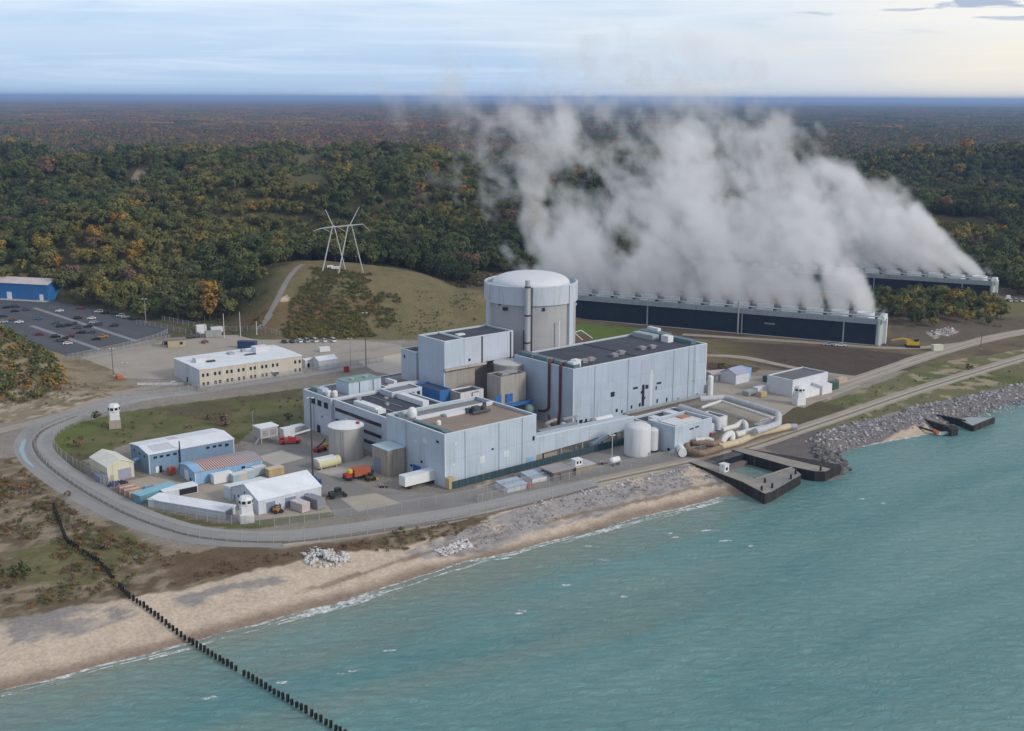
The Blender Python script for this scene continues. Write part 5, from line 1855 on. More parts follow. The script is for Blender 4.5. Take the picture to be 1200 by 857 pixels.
# dock of the intake basin
Dk = pthing('intake_dock', 'concrete and black sheet pile dock round the square intake basin', 'dock', 0, -60)
part('left_pier', MB().prism([(.5, 3), (5.2, 3), (2.4, -28), (-3.6, -33.6), (-6.4, -33.6), (-2.6, -22)], -7, .5), SHEETP, Dk)
part('left_walkway', MB().prism([(.5, 3), (5.2, 3), (2.4, -28), (-3.6, -33.6), (-6.4, -33.6), (-2.6, -22)], .503, .62), DECK, Dk)
part('outer_pier', MB().prism([(2.45, -23.2), (22.6, -23.0), (18.6, -29.0), (-3.5, -33.58), (2.42, -28.02)], -7, .3), SHEETP, Dk)
part('outer_walkway', MB().prism([(2.45, -23.2), (22.6, -23.0), (18.6, -29.0), (-3.5, -33.58), (2.42, -28.02)], .303, .42), M('dock_grey', (.22, .21, .20), .9, .35, .25, 0), Dk)
part('inner_kerb', MB().box(2.8, -23.0, .43, 22, -22.4, .8), DECK, Dk)
part('right_pier', MB().prism([(22.7, 3), (27.4, 3), (37.5, -31.4), (27.2, -32.4), (24.6, -30), (22.7, -22)], -7, .5), SHEETP, Dk)
part('right_walkway', MB().prism([(22.7, 3), (27.2, 3), (30.6, -31.9), (27.2, -32.4), (24.6, -30), (22.7, -22)], .503, .62), DECK, Dk)
part('back_wall', MB().box(5.25, -2.5, -7, 22.65, 1.5, .4), DARK, Dk)
part('trash_rack', MB().box(6, -4.6, -4, 22, -2.6, -1.6), M('rack_brown', (0, 0, 0)), Dk)
for x, y in ((-4.6, -31), (.2, -31.4), (2.2, -27), (17.6, -27.5), (26.4, -31), (12, -29.8)):
    part('mooring_post', MB().lathe([(.35, .5), (.35, 1.9), (.2, 2.1)], 8, x, y), DARK, Dk)
part('safety_rail', MB().tube([(5, 2.4, 1.6), (2.2, -22, 1.6)], .07, 5).tube([(5, 2.4, 1.1), (2.2, -22, 1.1)], .07, 5), GALV, Dk)
Q = pthing('valve_box', 'white square box standing on the left pier of the intake dock', 'cabinet', 1.4, -71)
part('cabinet', MB().box(-1.1, -1.1, .63, 1.1, 1.1, 3.0), WHITE, Q)
part('hood', MB().box(-1.3, -1.3, 3.001, 1.3, 1.3, 3.25), ALU, Q)
part('opening', MB().box(-.5, -1.16, 1.2, .5, -1.101, 2.2), DARK, Q)

# steel jetties by the right-hand beach
J = thing('sheet_pile_jetty', 'dark square steel jetty with pale deck farthest right in the water', 'jetty', (0, 0), 0, 0)
E4 = [G(1122, 492, -1), G(1136, 489, -1), G(1165, 490, -1), G(1140, 500, -1)]
part('deck', MB().prism(E4, -1.6, -.9), M('jetty_deck', (.30, .33, .34), .8, .3, .2, 0), J)
part('pile_wall', MB().bar((*E4[3], -2.4), (*E4[2], -2.4), .8, 3.2).bar((*E4[0], -2.4), (*E4[3], -2.4), .8, 3.2).bar((*G(1094, 486, -1), -2.0), (*E4[0], -2.0), 1.0, 3.0), SHEETP, J)
part('rail_beam', MB().bar((*G(1094, 486, -.4), -.4), (*G(1132, 493, -.4), -.4), .5, .5), SHEETP, J)
J = thing('sheet_pile_jetty', 'dark narrow steel groyne with a square head left of the square jetty', 'jetty', (0, 0), 0, 0)
part('pile_wall', MB().bar((*G(1079, 492, -1), -1.6), (*G(1116, 503, -1), -1.6), 1.2, 2.6), SHEETP, J)
part('head', MB().prism([G(1108, 501, -1), G(1116, 499.5, -1), G(1123, 504, -1), G(1115, 506, -1)], -4, -.4), SHEETP, J)
J = thing('pipe_outfall', 'thin dark outfall pipe crossing the small beach by the jetties', 'pipe', (0, 0), 0, 0)
part('pipe_run', MB().tube([(*G(1064, 496, -1), -1.2), (*G(1098, 507, -2), -2.0)], .4, 8), SHEETP, J)
part('outlet_collar', MB().tube([(*G(1095, 506, -2), -1.9), (*G(1099, 507.5, -2), -2.0)], .75, 10), ORANGE, J)
Q = thing('rowing_boat', 'small pale boat at the water edge beside the outfall pipe', 'boat', G(1108, 509, -2.7), -2.8, rad(20))
hull = MB()
for k in range(9):
    u = k / 8
    w = 1.0 * math.sin(math.pi * min(1, .18 + u * .82)) ** .6 + .02
    x = -3 + 6 * u
    hull.v += [(x, -w, .9), (x, -w * .6, .05), (x, w * .6, .05), (x, w, .9)]
for k in range(8):
    for j in range(3):
        a = k * 4 + j
        hull.f.append((a, a + 4, a + 5, a + 1))
part('hull', hull, M('boat_ice', (.45, .58, .62), .4, .1, .4, .1), Q)
part('thwart', MB().box(-1.2, -.75, .5, -.8, .75, .6).box(.6, -.8, .5, 1.0, .8, .6), WHITE, Q)

# ------------------------------------------------------------------ cooling towers
CTW = M('louvre_navy', (.012, .024, .046), .55, .3, .2, .25, rib=1.6, grime=(.03, .045, .07))
CTP = M('tower_grey_blue', (.27, .31, .35), .7, .14, .15, .4)
CTG = M('tower_pale_green', (.40, .46, .45), .6, .12, .25, .3)


def tower(lab, o, length, n):
    T = thing('cooling_tower', lab, 'cooling tower', o, float(min(0, hz(*o))), rad(154.5))
    # local x runs to the left along the tower, local +y looks at the lake
    lw = MB().box(2.6, -18.6, .4, length, -.4, 11.2)
    for k in range(9):
        lw.box(2.65, -.38, 1.4 + k * 1.1, length - .1, -.2, 1.52 + k * 1.1)
    for k in range(int(length / 6.4)):
        lw.box(6 + k * 6.4, -.195, .4, 6.16 + k * 6.4, -.1, 11.2)
    part('louvre_wall', lw, CTW, T)
    part('base_slab', MB().box(0, -19.2, -.6, length + .4, .2, .38), CONC, T)
    part('fan_deck', MB().prism([(-.2, -18.9), (length + .2, -18.9), (length + .2, .1), (-.2, .1)], 11.21, 12.0).box(-.1, -.35, 12.01, length, -.05, 13.7).box(-.1, -18.8, 12.01, length, -18.4, 13.7), CTP, T)
    part('side_fascia', MB().prism([(0, .1), (length, .1), (length, .55), (0, .55)], 10.9, [13.4] * 4), CTP, T)
    part('end_wall', MB().box(0, -18.4, .4, 2.58, -.5, 13.6).lathe([(1.3, .4), (1.3, 13.9)], 16, 1.3, -.6), CTG, T, True)
    part('end_stair', MB().box(-1.6, -9, .2, -.05, -6.4, 13.4).box(-.9, -12, 12.4, -.05, -2, 14.6), WHITE, T)
    for k in range(3):
        part('frame_post', MB().box(18 + k * 52, -.39, .4, 18.7 + k * 52, .02, 11.2), CTP, T)
    for k in range(n):
        c = 3 + 12.8 * (k + .5)
        if c > length - 4:
            break
        s = MB().lathe([(4.9, 12.02), (4.3, 13.2), (4.4, 15.0), (4.15, 15.0), (4.05, 13.3)], 24, c, -9.5)
        part('fan_stack', s, WHITE, T, True)
        part('deck_box', MB().box(c - 2.4, -1.9, 12.03, c + 2.2, -.5, 14.3), M('deck_box_white', (.56, .58, .60), .6, .1, .3, .1), T)
    for k in range(n + 1):
        c = 3 + 12.8 * k
        if c > length - 2:
            break
        part('divider_hood', MB().prism([(c - .7, -3.8), (c + .7, -3.8), (c + .7, -1.95), (c - .7, -1.95)], 12.03, [14.4, 14.4, 14.4, 14.4]), DARK, T)
    part('pipe_rack', MB().tube([(2, -1.2, 14.6), (length - 2, -1.2, 14.6)], .35, 8), CTG, T)
    return T


t1_ = tower('long near cooling tower with navy louvres behind the turbine hall', CT1, 198, 15)
t2_ = tower('far cooling tower with navy louvres half hidden by the wooded mound', CT2, 150, 11)
part('riser_post', MB().tube([(72, 1.4, 0), (72, 1.4, 17.5)], .45, 8), CTP, t1_)
part('name_board', MB().box(53, .02, 6.2, 58.5, .1, 7.2), M('board_grey', (.16, .19, .23), .6, .3, .6, 0), t1_)

# ------------------------------------------------------------------ office with two rows of windows
Of = thing('office_building', 'long two storey office with white roof and two rows of small windows', 'building', (-131.5, 482.6), 0, rad(37.5))
OW, OD, OZ = 47.8, 28.0, 7.8
part('wall', MB().box(0, 0, 0, OW, .4, OZ).box(.003, .402, 0, .4, OD, OZ).box(OW - .4, .402, 0, OW, OD, OZ).box(.402, OD - .4, 0, OW - .402, OD - .003, OZ), CREAM, Of)
part('end_cladding', MB().box(-.09, .05, 0, -.003, OD - .1, OZ - .05), M('lilac_sheet', (.50, .52, .57), .6, .08, .2, .2, rib=1.2), Of)
part('roof', MB().prism([(-.25, -.25), (OW + .25, -.25), (OW + .25, 13.4), (-.25, 13.4)], OZ + .003, [OZ + .25, OZ + .25, OZ + .5, OZ + .5]).prism([(-.25, 14.6), (OW + .25, 14.6), (OW + .25, OD + .2), (-.25, OD + .2)], OZ + .003, [OZ + .5, OZ + .5, OZ + .25, OZ + .25]), WROOF, Of)
part('roof_valley', MB().box(-.2, 13.41, OZ + .004, OW + .2, 14.59, OZ + .2), ROOFG, Of)
for x0, y0, w, d, h, m_ in ((3.5, 11.5, 7.5, 4.2, 1.8, ALU), (8.0, 9.8, 3.5, 1.6, .6, DARK), (22, 18.5, 2.6, 3.4, .8, GALV), (29, 20.5, 1.6, 2.2, 1.2, GALV), (33.2, 15.5, 6.5, 5.0, 2.4, ALU), (27, 12.8, 5, 1.2, .5, DARK)):
    u_ = MB().box(x0, y0, OZ + .26, x0 + w, y0 + d, OZ + .45 + h)
    part('roof_unit', u_, m_, Of)
for a in (1.5, 3.5, 6.9, 8.9, 12.3, 14.3, 17.6, 19.8, 23.2, 25.1, 28.6, 30.5, 33.7, 35.8, 44.5, 46.7):
    for z in (5.35, 1.6):
        pane_y(Of, 'window', a, z, 1.0, 1.45, GLASS, 0, .05, TRIM if a < 4 else None)
part('pilaster', MB().box(10.4, -.09, 0, 10.7, -.003, OZ).box(21.4, -.09, 0, 21.7, -.003, OZ).box(32.1, -.09, 0, 32.4, -.003, OZ).box(5.0, -.09, 0, 5.3, -.003, OZ).box(16, -.09, 0, 16.3, -.003, OZ).box(27, -.09, 0, 27.3, -.003, OZ), M('pilaster_white', (.60, .58, .54), .6, .1, .3, .1), Of)
pane_x(Of, 'door', 13.5, 1.1, 1.3, 2.2, DARK, -.09)
pane_y(Of, 'entrance_canopy', 34.5, 2.6, 3.4, .25, TRIM, 0, 1.3)
pane_y(Of, 'door', 34.5, 1.1, 1.4, 2.2, DARK)


def gable(name, lab, xy, rz, w, d, h, hr, wall, roof, along='x', over=.25, trim=TRIM):
    """a shed with a ridge along local x or y; near corner at the origin"""
    T = thing(name, lab, 'building', xy, 0, rz)
    mb = MB()
    if along == 'x':
        mb.add([(0, 0, 0), (w, 0, 0), (w, d, 0), (0, d, 0), (0, 0, h), (w, 0, h), (w, d, h), (0, d, h), (0, d / 2, hr), (w, d / 2, hr)],
               [(0, 1, 5, 4), (2, 3, 7, 6), (1, 2, 6, 9, 5), (3, 0, 4, 8, 7)])
        rf = MB().add([(-over, -over, h - .02), (w + over, -over, h - .02), (w + over, d / 2, hr + .03), (-over, d / 2, hr + .03), (w + over, d + over, h - .02), (-over, d + over, h - .02),
                       (-over, -over, h + .2), (w + over, -over, h + .2), (w + over, d / 2, hr + .25), (-over, d / 2, hr + .25), (w + over, d + over, h + .2), (-over, d + over, h + .2)],
                      [(6, 7, 8, 9), (9, 8, 10, 11), (0, 1, 7, 6), (4, 5, 11, 10), (1, 2, 8, 7), (2, 4, 10, 8), (3, 0, 6, 9), (5, 3, 9, 11), (0, 3, 2, 1), (3, 5, 4, 2)])
    else:
        mb.add([(0, 0, 0), (w, 0, 0), (w, d, 0), (0, d, 0), (0, 0, h), (w, 0, h), (w, d, h), (0, d, h), (w / 2, 0, hr), (w / 2, d, hr)],
               [(1, 2, 6, 5), (3, 0, 4, 7), (0, 1, 5, 8, 4), (2, 3, 7, 9, 6)])
        rf = MB().add([(-over, -over, h - .02), (-over, d + over, h - .02), (w / 2, d + over, hr + .03), (w / 2, -over, hr + .03), (w + over, d + over, h - .02), (w + over, -over, h - .02),
                       (-over, -over, h + .2), (-over, d + over, h + .2), (w / 2, d + over, hr + .25), (w / 2, -over, hr + .25), (w + over, d + over, h + .2), (w + over, -over, h + .2)],
                      [(9, 8, 7, 6), (11, 10, 8, 9), (6, 7, 1, 0), (10, 11, 5, 4), (7, 8, 2, 1), (8, 10, 4, 2), (9, 6, 0, 3), (11, 9, 3, 5), (1, 2, 3, 0), (2, 4, 5, 3)])
    part('wall', mb, wall, T)
    part('roof', rf, roof, T)
    if trim:
        part('corner_trim', MB().box(-.06, -.06, 0, .22, -.004, h - .1).box(w - .22, -.06, 0, w + .06, -.004, h - .1).box(-.06, d - .2, 0, -.004, d + .06, h - .1), trim, T)
    return T


def openside(T, name, lab, w):
    pass


# blue-grey warehouse
Bw = gable('warehouse', 'big steel blue warehouse with low white roof and high little windows', (-117.8, 366.0), rad(38.5), 29.8, 16.0, 6.6, 7.6, STEELB, WROOF)
for a in (2.2, 4.3, 6.5, 8.9, 20.4, 22.8, 24.8):
    pane_y(Bw, 'window', a, 5.3, 1.2, .75, GLASS)
pane_y(Bw, 'window', 27.2, 5.0, 1.3, 1.0, GLASS)
for b in (3.6, 7.6, 12.5):
    pane_x(Bw, 'window', b, 5.2, 1.2, .8, GLASS)
pane_y(Bw, 'door', 2.6, 1.1, 1.0, 2.2, WHITE)
pane_y(Bw, 'door', 3.8, 1.1, .9, 2.2, DARK)
part('flue', MB().tube([(10.4, -.4, 0), (10.4, -.4, 9.4)], .22, 8), DARK, Bw)
part('roof_patch', MB().prism([(2.0, 1.0), (9.5, 1.0), (9.5, 6.8), (2.0, 6.8)], [6.86, 6.86, 7.6, 7.6], [6.97, 6.97, 7.71, 7.71]), M('roof_patch_grey', (.52, .52, .57), .7, .15, .3, .2), Bw)
part('roof_patch', MB().prism([(11, 8.4), (14, 8.4), (14, 13), (11, 13)], [7.7, 7.7, 7.1, 7.1], [7.86, 7.86, 7.28, 7.28]), M('roof_patch_lilac', (.50, .47, .50), .7, .15, .3, .2), Bw)
part('awning', MB().prism([(-2.0, 7.6), (-.05, 7.6), (-.05, 10.2), (-2.0, 10.2)], [2.8, 3.3, 3.3, 2.8], [3.0, 3.5, 3.5, 3.0]), SKYB, Bw)

# light blue building with red ribbed roof
redm, nt, bs, out = new_mat('red_ribbed_roof')
co = nt.n('ShaderNodeTexCoord').outputs['Object']
sx = nt.n('ShaderNodeSeparateXYZ')
nt.link(co, sx.inputs[0])
fr_ = (E(nt, sx.outputs[0]) / .82).f('FRACT')
st = ((fr_ - .5) * 20).clip()
fade = ((E(nt, sx.outputs[0]) - 8.0) / 12.0).clip()
c = mixc(nt, st, (.27, .075, .065), (.46, .40, .39))
c2 = mixc(nt, st, (.23, .17, .175), (.40, .37, .38))
c = mixc(nt, ((noise(nt, co, .4, 3) - .5) * .8 + fade).clip(), c, c2)
nt.link(c, bs.inputs['Base Color'])
bs.inputs['Roughness'].default_value = .7
Rb = gable('workshop', 'light blue workshop with red and grey ribbed roof', (-100.2, 355.6), rad(38), 23.2, 11.6, 4.0, 4.9, SKYB, redm, over=.3)
part('roof_apron', MB().prism([(-.35, -.35), (2.8, -.35), (2.8, 5.8), (-.35, 5.8)], [4.24, 4.24, 5.16, 5.16], [4.3, 4.3, 5.22, 5.22]).prism([(-.35, 5.801), (2.8, 5.801), (2.8, 11.95), (-.35, 11.95)], [5.16, 5.16, 4.24, 4.24], [5.22, 5.22, 4.3, 4.3]), SKYB, Rb)
pane_x(Rb, 'door', 6.6, 1.6, 3.2, 3.2, WHITE)
pane_x(Rb, 'hatch', 3.6, .9, .9, 1.0, DARK)
pane_y(Rb, 'window', 16.5, 2.6, 1.2, .8, GLASS)
part('ac_unit', MB().box(7.0, -.9, 1.2, 8.2, -.02, 2.1), ALU, Rb)

# pale yellow garage
Yg = gable('garage', 'pale yellow gabled garage with a lilac grey roller door', (-128.6, 357.8), rad(40.5), 8.6, 14.2, 4.8, 6.7, YELW, M('roof_cream', (.64, .62, .55), .6, .1, .2, .15, rib=.9), 'y')
pane_y(Yg, 'roller_door', 5.6, 1.75, 4.3, 3.5, M('door_lilac', (.30, .30, .38), .5, .1, .3, 0), 0, .06, TRIM)
pane_y(Yg, 'door', 1.4, 1.1, 1.0, 2.1, M('door_olive', (.34, .34, .27), .5, .1, .3, 0))
pane_y(Yg, 'window', 6.2, 5.0, .6, .5, TRIM)
part('lean_to', MB().prism([(-2.4, .3), (-.07, .3), (-.07, 5.0), (-2.4, 5.0)], 0, [2.1, 2.6, 2.6, 2.1]), M('lean_grey', (.20, .23, .30), .6, .15, .3, .1), Yg)

# white shed with three grey doors
Wh = gable('shed', 'white gabled shed with a wide white roof and grey roller doors by the road', (-74.3, 328.3), rad(40.5), 21.2, 16.6, 4.2, 7.2, M('shed_wall', (.50, .55, .62), .55, .08, .2, .2, rib=.9), WROOF)
for a, w in ((4.0, 3.0), (10.6, 3.6), (16.2, 1.6)):
    pane_y(Wh, 'roller_door', a, 1.6, w, 3.2, M('door_slate', (0, 0, 0)), 0, .06, TRIM)
for b, z in ((5.6, 3.2), (8.5, 4.6), (12.4, 2.6)):
    pane_x(Wh, 'vent', b, z, .7, .7, DARK)
pane_x(Wh, 'door', 15, 1.2, 1.1, 2.2, M('door_slate', (0, 0, 0)))
part('rear_bay', MB().box(-.5, 16.62, 0, 12, 21, 3.7), M('shed_wall', (0, 0, 0)), Wh)
part('rear_roof', MB().prism([(-.7, 16.6), (12.2, 16.6), (12.2, 21.2), (-.7, 21.2)], 3.701, [4.5, 4.5, 3.9, 3.9]), WROOF, Wh)

# two long low storage sheds
ls0, ls1 = G(174, 594), G(263, 609)
an = math.atan2(ls1[1] - ls0[1], ls1[0] - ls0[0])
ll = math.dist(ls0, ls1)
Ls = thing('low_storage_shed', 'long low storage shed with white flat roof along the inner road', 'building', ls0, 0, an)
part('wall', MB().box(0, 0, 0, ll, 5.4, 2.3), M('shed_wall', (0, 0, 0)), Ls)
part('roof', MB().prism([(-.2, -.2), (ll + .2, -.2), (ll + .2, 5.6), (-.2, 5.6)], 2.301, [2.5, 2.5, 2.75, 2.75]), WROOF, Ls)
part('end_door', MB().box(ll - .05, 1, 0, ll + .06, 4, 2.0), M('door_slate', (0, 0, 0)), Ls)
Ls = thing('low_storage_shed', 'short white roofed storage shed at the upper end of the long low shed', 'building', (ls0[0] + 1.5, ls0[1] + 4.2), 0, rad(38))
part('wall', MB().box(2.4, 1.2, 0, 13.5, 5.2, 2.3), M('shed_wall', (0, 0, 0)), Ls)
part('roof', MB().box(2.3, 1.1, 2.301, 13.6, 5.3, 2.55), WROOF, Ls)
part('open_front', MB().box(7.5, 1.12, .2, 13.2, 1.19, 2.1), DARK, Ls)
a0, a1 = G(165, 591), G(207, 577)
an = math.atan2(a1[1] - a0[1], a1[0] - a0[0])
Ls = thing('low_storage_shed', 'long low aqua blue shed beside the stacked orange crates', 'building', a0, 0, an)
part('wall', MB().box(0, 0, 0, math.dist(a0, a1), 3.4, 2.5), M('aqua_sheet', (.12, .26, .33), .6, .15, .3, .2), Ls)
part('roof', MB().prism([(-.2, -.2), (math.dist(a0, a1) + .2, -.2), (math.dist(a0, a1) + .2, 3.6), (-.2, 3.6)], 2.501, [2.65, 2.65, 2.9, 2.9]), M('aqua_roof', (.20, .40, .50), .6, .15, .3, .1), Ls)

# huts behind the office
for (x, y, rz, w, d, h, hr, wl, rf, lab, al) in (
        (358, 432, 38, 5.5, 4.0, 3.6, 3.9, WHITE, WROOF, 'small white hut with white doors left of the white gabled shed', 'x'),
        (374, 434, 38, 9.5, 7.0, 4.0, 5.4, M('shed_lilac', (.56, .58, .63), .6, .08, .2, .1), WROOF, 'white gabled shed between the office and the red box', 'x'),
        (836, 447, 20, 10.0, 8.5, 2.6, 3.0, M('shed_rose', (.44, .38, .37), .7, .15, .3, .1), M('roof_rose', (.46, .39, .38), .7, .15, .3, .1), 'low rose grey shed left of the peaked hut behind the turbine hall', 'x'),
        (862, 451, 40, 9.0, 8.5, 4.2, 6.2, M('shed_lilac', (0, 0, 0)), M('roof_lilac', (.33, .34, .47), .6, .1, .3, .1), 'peaked lilac grey hut with a pointed gable behind the pump yard', 'x')):
    g_ = gable('utility_hut', lab, G(x, y), rad(rz), w, d, h, hr, wl, rf, al)
    pane_y(g_, 'door', 1.6, 1.1, 1.1, 2.2, WHITE if wl != WHITE else DARK)
bs_ = thing('storage_building', 'white walled building with dark grey roof on the gravel right of the plant', 'building', G(928, 466), 0, TH)
flatblock(bs_, 0, 0, 24.5, 13.0, 7.0, M('shed_lilac', (0, 0, 0)), M('roof_slate', (.13, .13, .14), .8, .2, .2, 0), par=.25)
part('lean_to', MB().prism([(1.5, -4.5), (13, -4.5), (13, -.08), (1.5, -.08)], 0, [2.6, 2.6, 3.2, 3.2]), WHITE, bs_)
part('lean_to', MB().prism([(13.1, -5.5), (20, -5.5), (20, -.08), (13.1, -.08)], 0, [3.8, 3.8, 4.4, 4.4]), ALU, bs_)
pane_x(bs_, 'door', 10.5, 1.5, 2.4, 3.0, ALU)
g2 = thing('storage_building', 'bright blue flat box building between peaked hut and dark roofed building', 'building', G(882, 452), 0, TH)
flatblock(g2, 2, 8, 9, 14, 5.2, SKYB, SKYB, par=.1, trim=None)

# the blue warehouse by the car park
bwf = (-278.4, 697.5)
Bl = gable('warehouse', 'bright blue warehouse with pale roof at the edge of the car park', bwf, rad(162), .1, .1, .1, .2, SKYB, WROOF)
for ch in list(Bl.children):
    bpy.data.objects.remove(ch)
Bl.rotation_euler = (0, 0, rad(75))
BRB = M('warehouse_blue', (.025, .135, .36), .5, .12, .2, .15, rib=1.2)
part('wall', MB().add([(0, 0, 0), (16, 0, 0), (16, 46, 0), (0, 46, 0), (0, 0, 9.6), (16, 0, 9.6), (16, 46, 9.6), (0, 46, 9.6), (8, 0, 12.2), (8, 46, 12.2)], [(0, 1, 5, 8, 4), (1, 2, 6, 5), (2, 3, 7, 9, 6), (3, 0, 4, 7)]), BRB, Bl)
part('roof', MB().prism([(-.4, -.4), (8, -.4), (8, 46.4), (-.4, 46.4)], [9.62, 12.22, 12.22, 9.62], [9.85, 12.45, 12.45, 9.85]).prism([(8.001, -.4), (16.4, -.4), (16.4, 46.4), (8.001, 46.4)], [12.22, 9.62, 9.62, 12.22], [12.45, 9.85, 9.85, 12.45]), M('roof_dusty', (.50, .45, .45), .7, .2, .2, .2, rib=1.2), Bl)
pane_x(Bl, 'door', 4.6, 1.9, 2.6, 3.8, WHITE)
pane_x(Bl, 'door', 27, 2.2, 3.4, 4.4, WHITE)
part('kerb_apron', MB().box(-4.5, -1, .062, -.1, 46, .16), CONC, Bl)

# ------------------------------------------------------------------ guard towers
def guard_tower(lab, xy, h, s, base):
    Q = thing('guard_tower', lab, 'guard tower', xy, float(hz(*xy)), rad(20))
    part('base', MB().box(-s * 1.15, -s * 1.15, -.3, s * 1.15, s * 1.15, h * .36), base, Q)
    part('shaft', MB().prism([(-s * .85, -s), (s * .85, -s), (s, -s * .85), (s, s * .85), (s * .85, s), (-s * .85, s), (-s, s * .85), (-s, -s * .85)], h * .361, h * .68), WHITE, Q)
    part('cabin', MB().lathe([(s * 1.12, h * .681), (s * 1.2, h * .7), (s * 1.2, h * .9), (s * .9, h), (0, h * 1.02)], 8), WHITE, Q)
    for k in range(8):
        a = rad(22.5 + 45 * k)
        c = MB().box(-.05, -s * .3, -h * .055, .05, s * .3, h * .055)
        w_ = part('window', c, GLASS, Q)
        w_.matrix_local = Matrix.Translation((s * 1.13 * math.cos(a), s * 1.13 * math.sin(a), h * .82)) @ Matrix.Rotation(a, 4, 'Z')
    return Q


guard_tower('white guard tower on a tan base by the road bend', G(135, 501), 9.0, 1.8, M('tan_block', (0, 0, 0)))
guard_tower('white guard tower on a white base beside the white shed', G(289, 611), 7.6, 1.75, WHITE)
guard_tower('white guard tower on the grass beside the dark roofed building', G(936, 474), 7.6, 1.7, WHITE)

# ------------------------------------------------------------------ yard things
def crate(name, lab, cat, xy, rz, l, w, h, mat, grp=None, lidm=None):
    Q = thing(name, lab, cat, xy, 0, rz, grp)
    part('body', MB().box(-l / 2, -w / 2, .14, l / 2, w / 2, h), mat, Q)
    part('skid', MB().box(-l / 2 + .1, -w / 2 + .1, 0, l / 2 - .1, w / 2 - .1, .138), DARK, Q)
    if lidm:
        part('lid', MB().box(-l / 2 - .06, -w / 2 - .06, h + .001, l / 2 + .06, w / 2 + .06, h + .14), lidm, Q)
    mb = MB()
    for k in range(1, int(l / .6)):
        x = -l / 2 + k * l / int(l / .6)
        mb.box(x - .04, -w / 2 - .05, .3, x + .04, -w / 2 - .002, h - .15)
    part('rib', mb, mat, Q)
    return Q


T38 = rad(39)
crate('office_trailer', 'white rounded trailer in front of the light blue workshop', 'trailer', G(260, 565), T38, 6.4, 2.6, 3.0, WHITE, None, WROOF)
IC = M('crate_ice', (.38, .46, .52), .6, .12, .5, .2)
for (x, y, lab, m_, w_) in ((276, 562, 'pale grey container next to the white trailer', IC, 2.5), (284, 560, 'cream container with a red box on top', CREAM, 2.3), (292, 557, 'pale blue container right of the cream one', IC, 2.9), (303, 553, 'wider pale blue container left of the tan container', IC, 4.2)):
    crate('cargo_container', lab, 'container', G(x, y + 3), T38, w_, 2.6, 2.7, m_, 'containers along the light blue workshop', ALU)
crate('cargo_container', 'tan yellow container at the right end of the container row', 'container', G(322, 557), T38, 5.4, 2.8, 2.6, M('crate_tan', (.46, .36, .20), .7, .15, .5, .2), 'containers along the light blue workshop', M('lid_cream', (.55, .48, .34), .7, .1, .5, .1))
crate('fuel_can', 'small red box sitting on the container row', 'box', (G(281, 557)[0], G(281, 557)[1]), T38, .9, .9, .8, RED).location.z = 2.86
crate('cargo_container', 'rose white container in front of the white shed door', 'container', G(352, 598), rad(-42), 5.6, 3.0, 2.7, M('crate_rose', (.46, .41, .42), .7, .2, .5, .2), 'containers at the white shed', M('lid_rose', (.55, .50, .51), .7, .2, .5, .2))
crate('cargo_container', 'dark lilac grey container right of the rose white one', 'container', G(369, 594), rad(-42), 6.4, 3.0, 3.2, M('crate_slate', (.23, .235, .27), .7, .15, .5, .2), 'containers at the white shed')
crate('refuse_skip', 'dull red skip between warehouse and workshop', 'skip', G(201, 556), T38, 2.2, 2.0, 2.4, M('skip_red', (.40, .10, .06), .6, .2, .5, .2))
crate('cargo_container', 'dark blue container beyond the office roof', 'container', G(290, 408), rad(-6), 9.0, 3.4, 3.6, NAVY)
crate('utility_box', 'red box standing by the track behind the service building', 'box', G(406, 436), T38, 1.9, 1.6, 2.6, RED)
crate('utility_box', 'orange red box at the foot of the left dune', 'box', G(140, 444), T38, 2.2, 2.0, 1.6, ORANGE)
crate('cargo_container', 'dark green container right of the white lean to', 'container', G(976, 456), TH, 4.0, 3.0, 3.2, M('crate_green', (.03, .10, .085), .6, .2, .5, .2))
crate('cargo_container', 'pale rusty container at the far end of the gravel yard', 'container', G(985, 449), TH, 6.0, 2.6, 2.4, M('crate_fade', (.46, .36, .30), .7, .3, .5, .3))
crate('cargo_container', 'pale container between peaked hut and dark roofed building', 'container', G(890, 460), TH, 6.0, 2.8, 2.6, ALU)
crate('pallet_stack', 'tan and orange stack of pallets beside the pale container', 'pallet stack', G(893, 465), TH, 3.6, 2.2, 2.2, M('crate_tan', (0, 0, 0)))
crate('utility_box', 'grey box on the gravel left of the pallet stack', 'box', G(878, 463), TH, 5.0, 3.4, 2.0, GALV)
crate('cargo_container', 'dark green long container behind the dark roofed building', 'container', G(908, 445), TH, 14.0, 2.6, 2.6, M('crate_green', (0, 0, 0)))
crate('water_tank_box', 'white tank on legs at the brown bank right of the near tower', 'tank', G(1098, 411), rad(10), 5.0, 2.6, 3.0, M('tank_cream', (.58, .58, .48), .6, .1, .4, .1))
Q = thing('yellow_tank_truck_body', 'long pale yellow tank with white top beside the big grey tank', 'tank', G(384, 548), 0, T38)
part('tank_body', MB().tube([(-4.2, 0, 1.9), (-3.9, 0, 1.9), (4.3, 0, 1.9), (4.6, 0, 1.9)], [1.3, 1.75, 1.75, 1.2], 12), M('tank_lemon', (.55, .53, .34), .6, .1, .4, .15), Q, True)
part('top_box', MB().box(-4.4, -1.4, 3.0, 2.6, 1.4, 3.75), WHITE, Q)
part('cradle', MB().box(-3.4, -1.4, 0, -2.8, 1.4, 1.0).box(2.4, -1.4, 0, 3.0, 1.4, 1.0), GALV, Q)
Q.name = 'cylinder_tank'
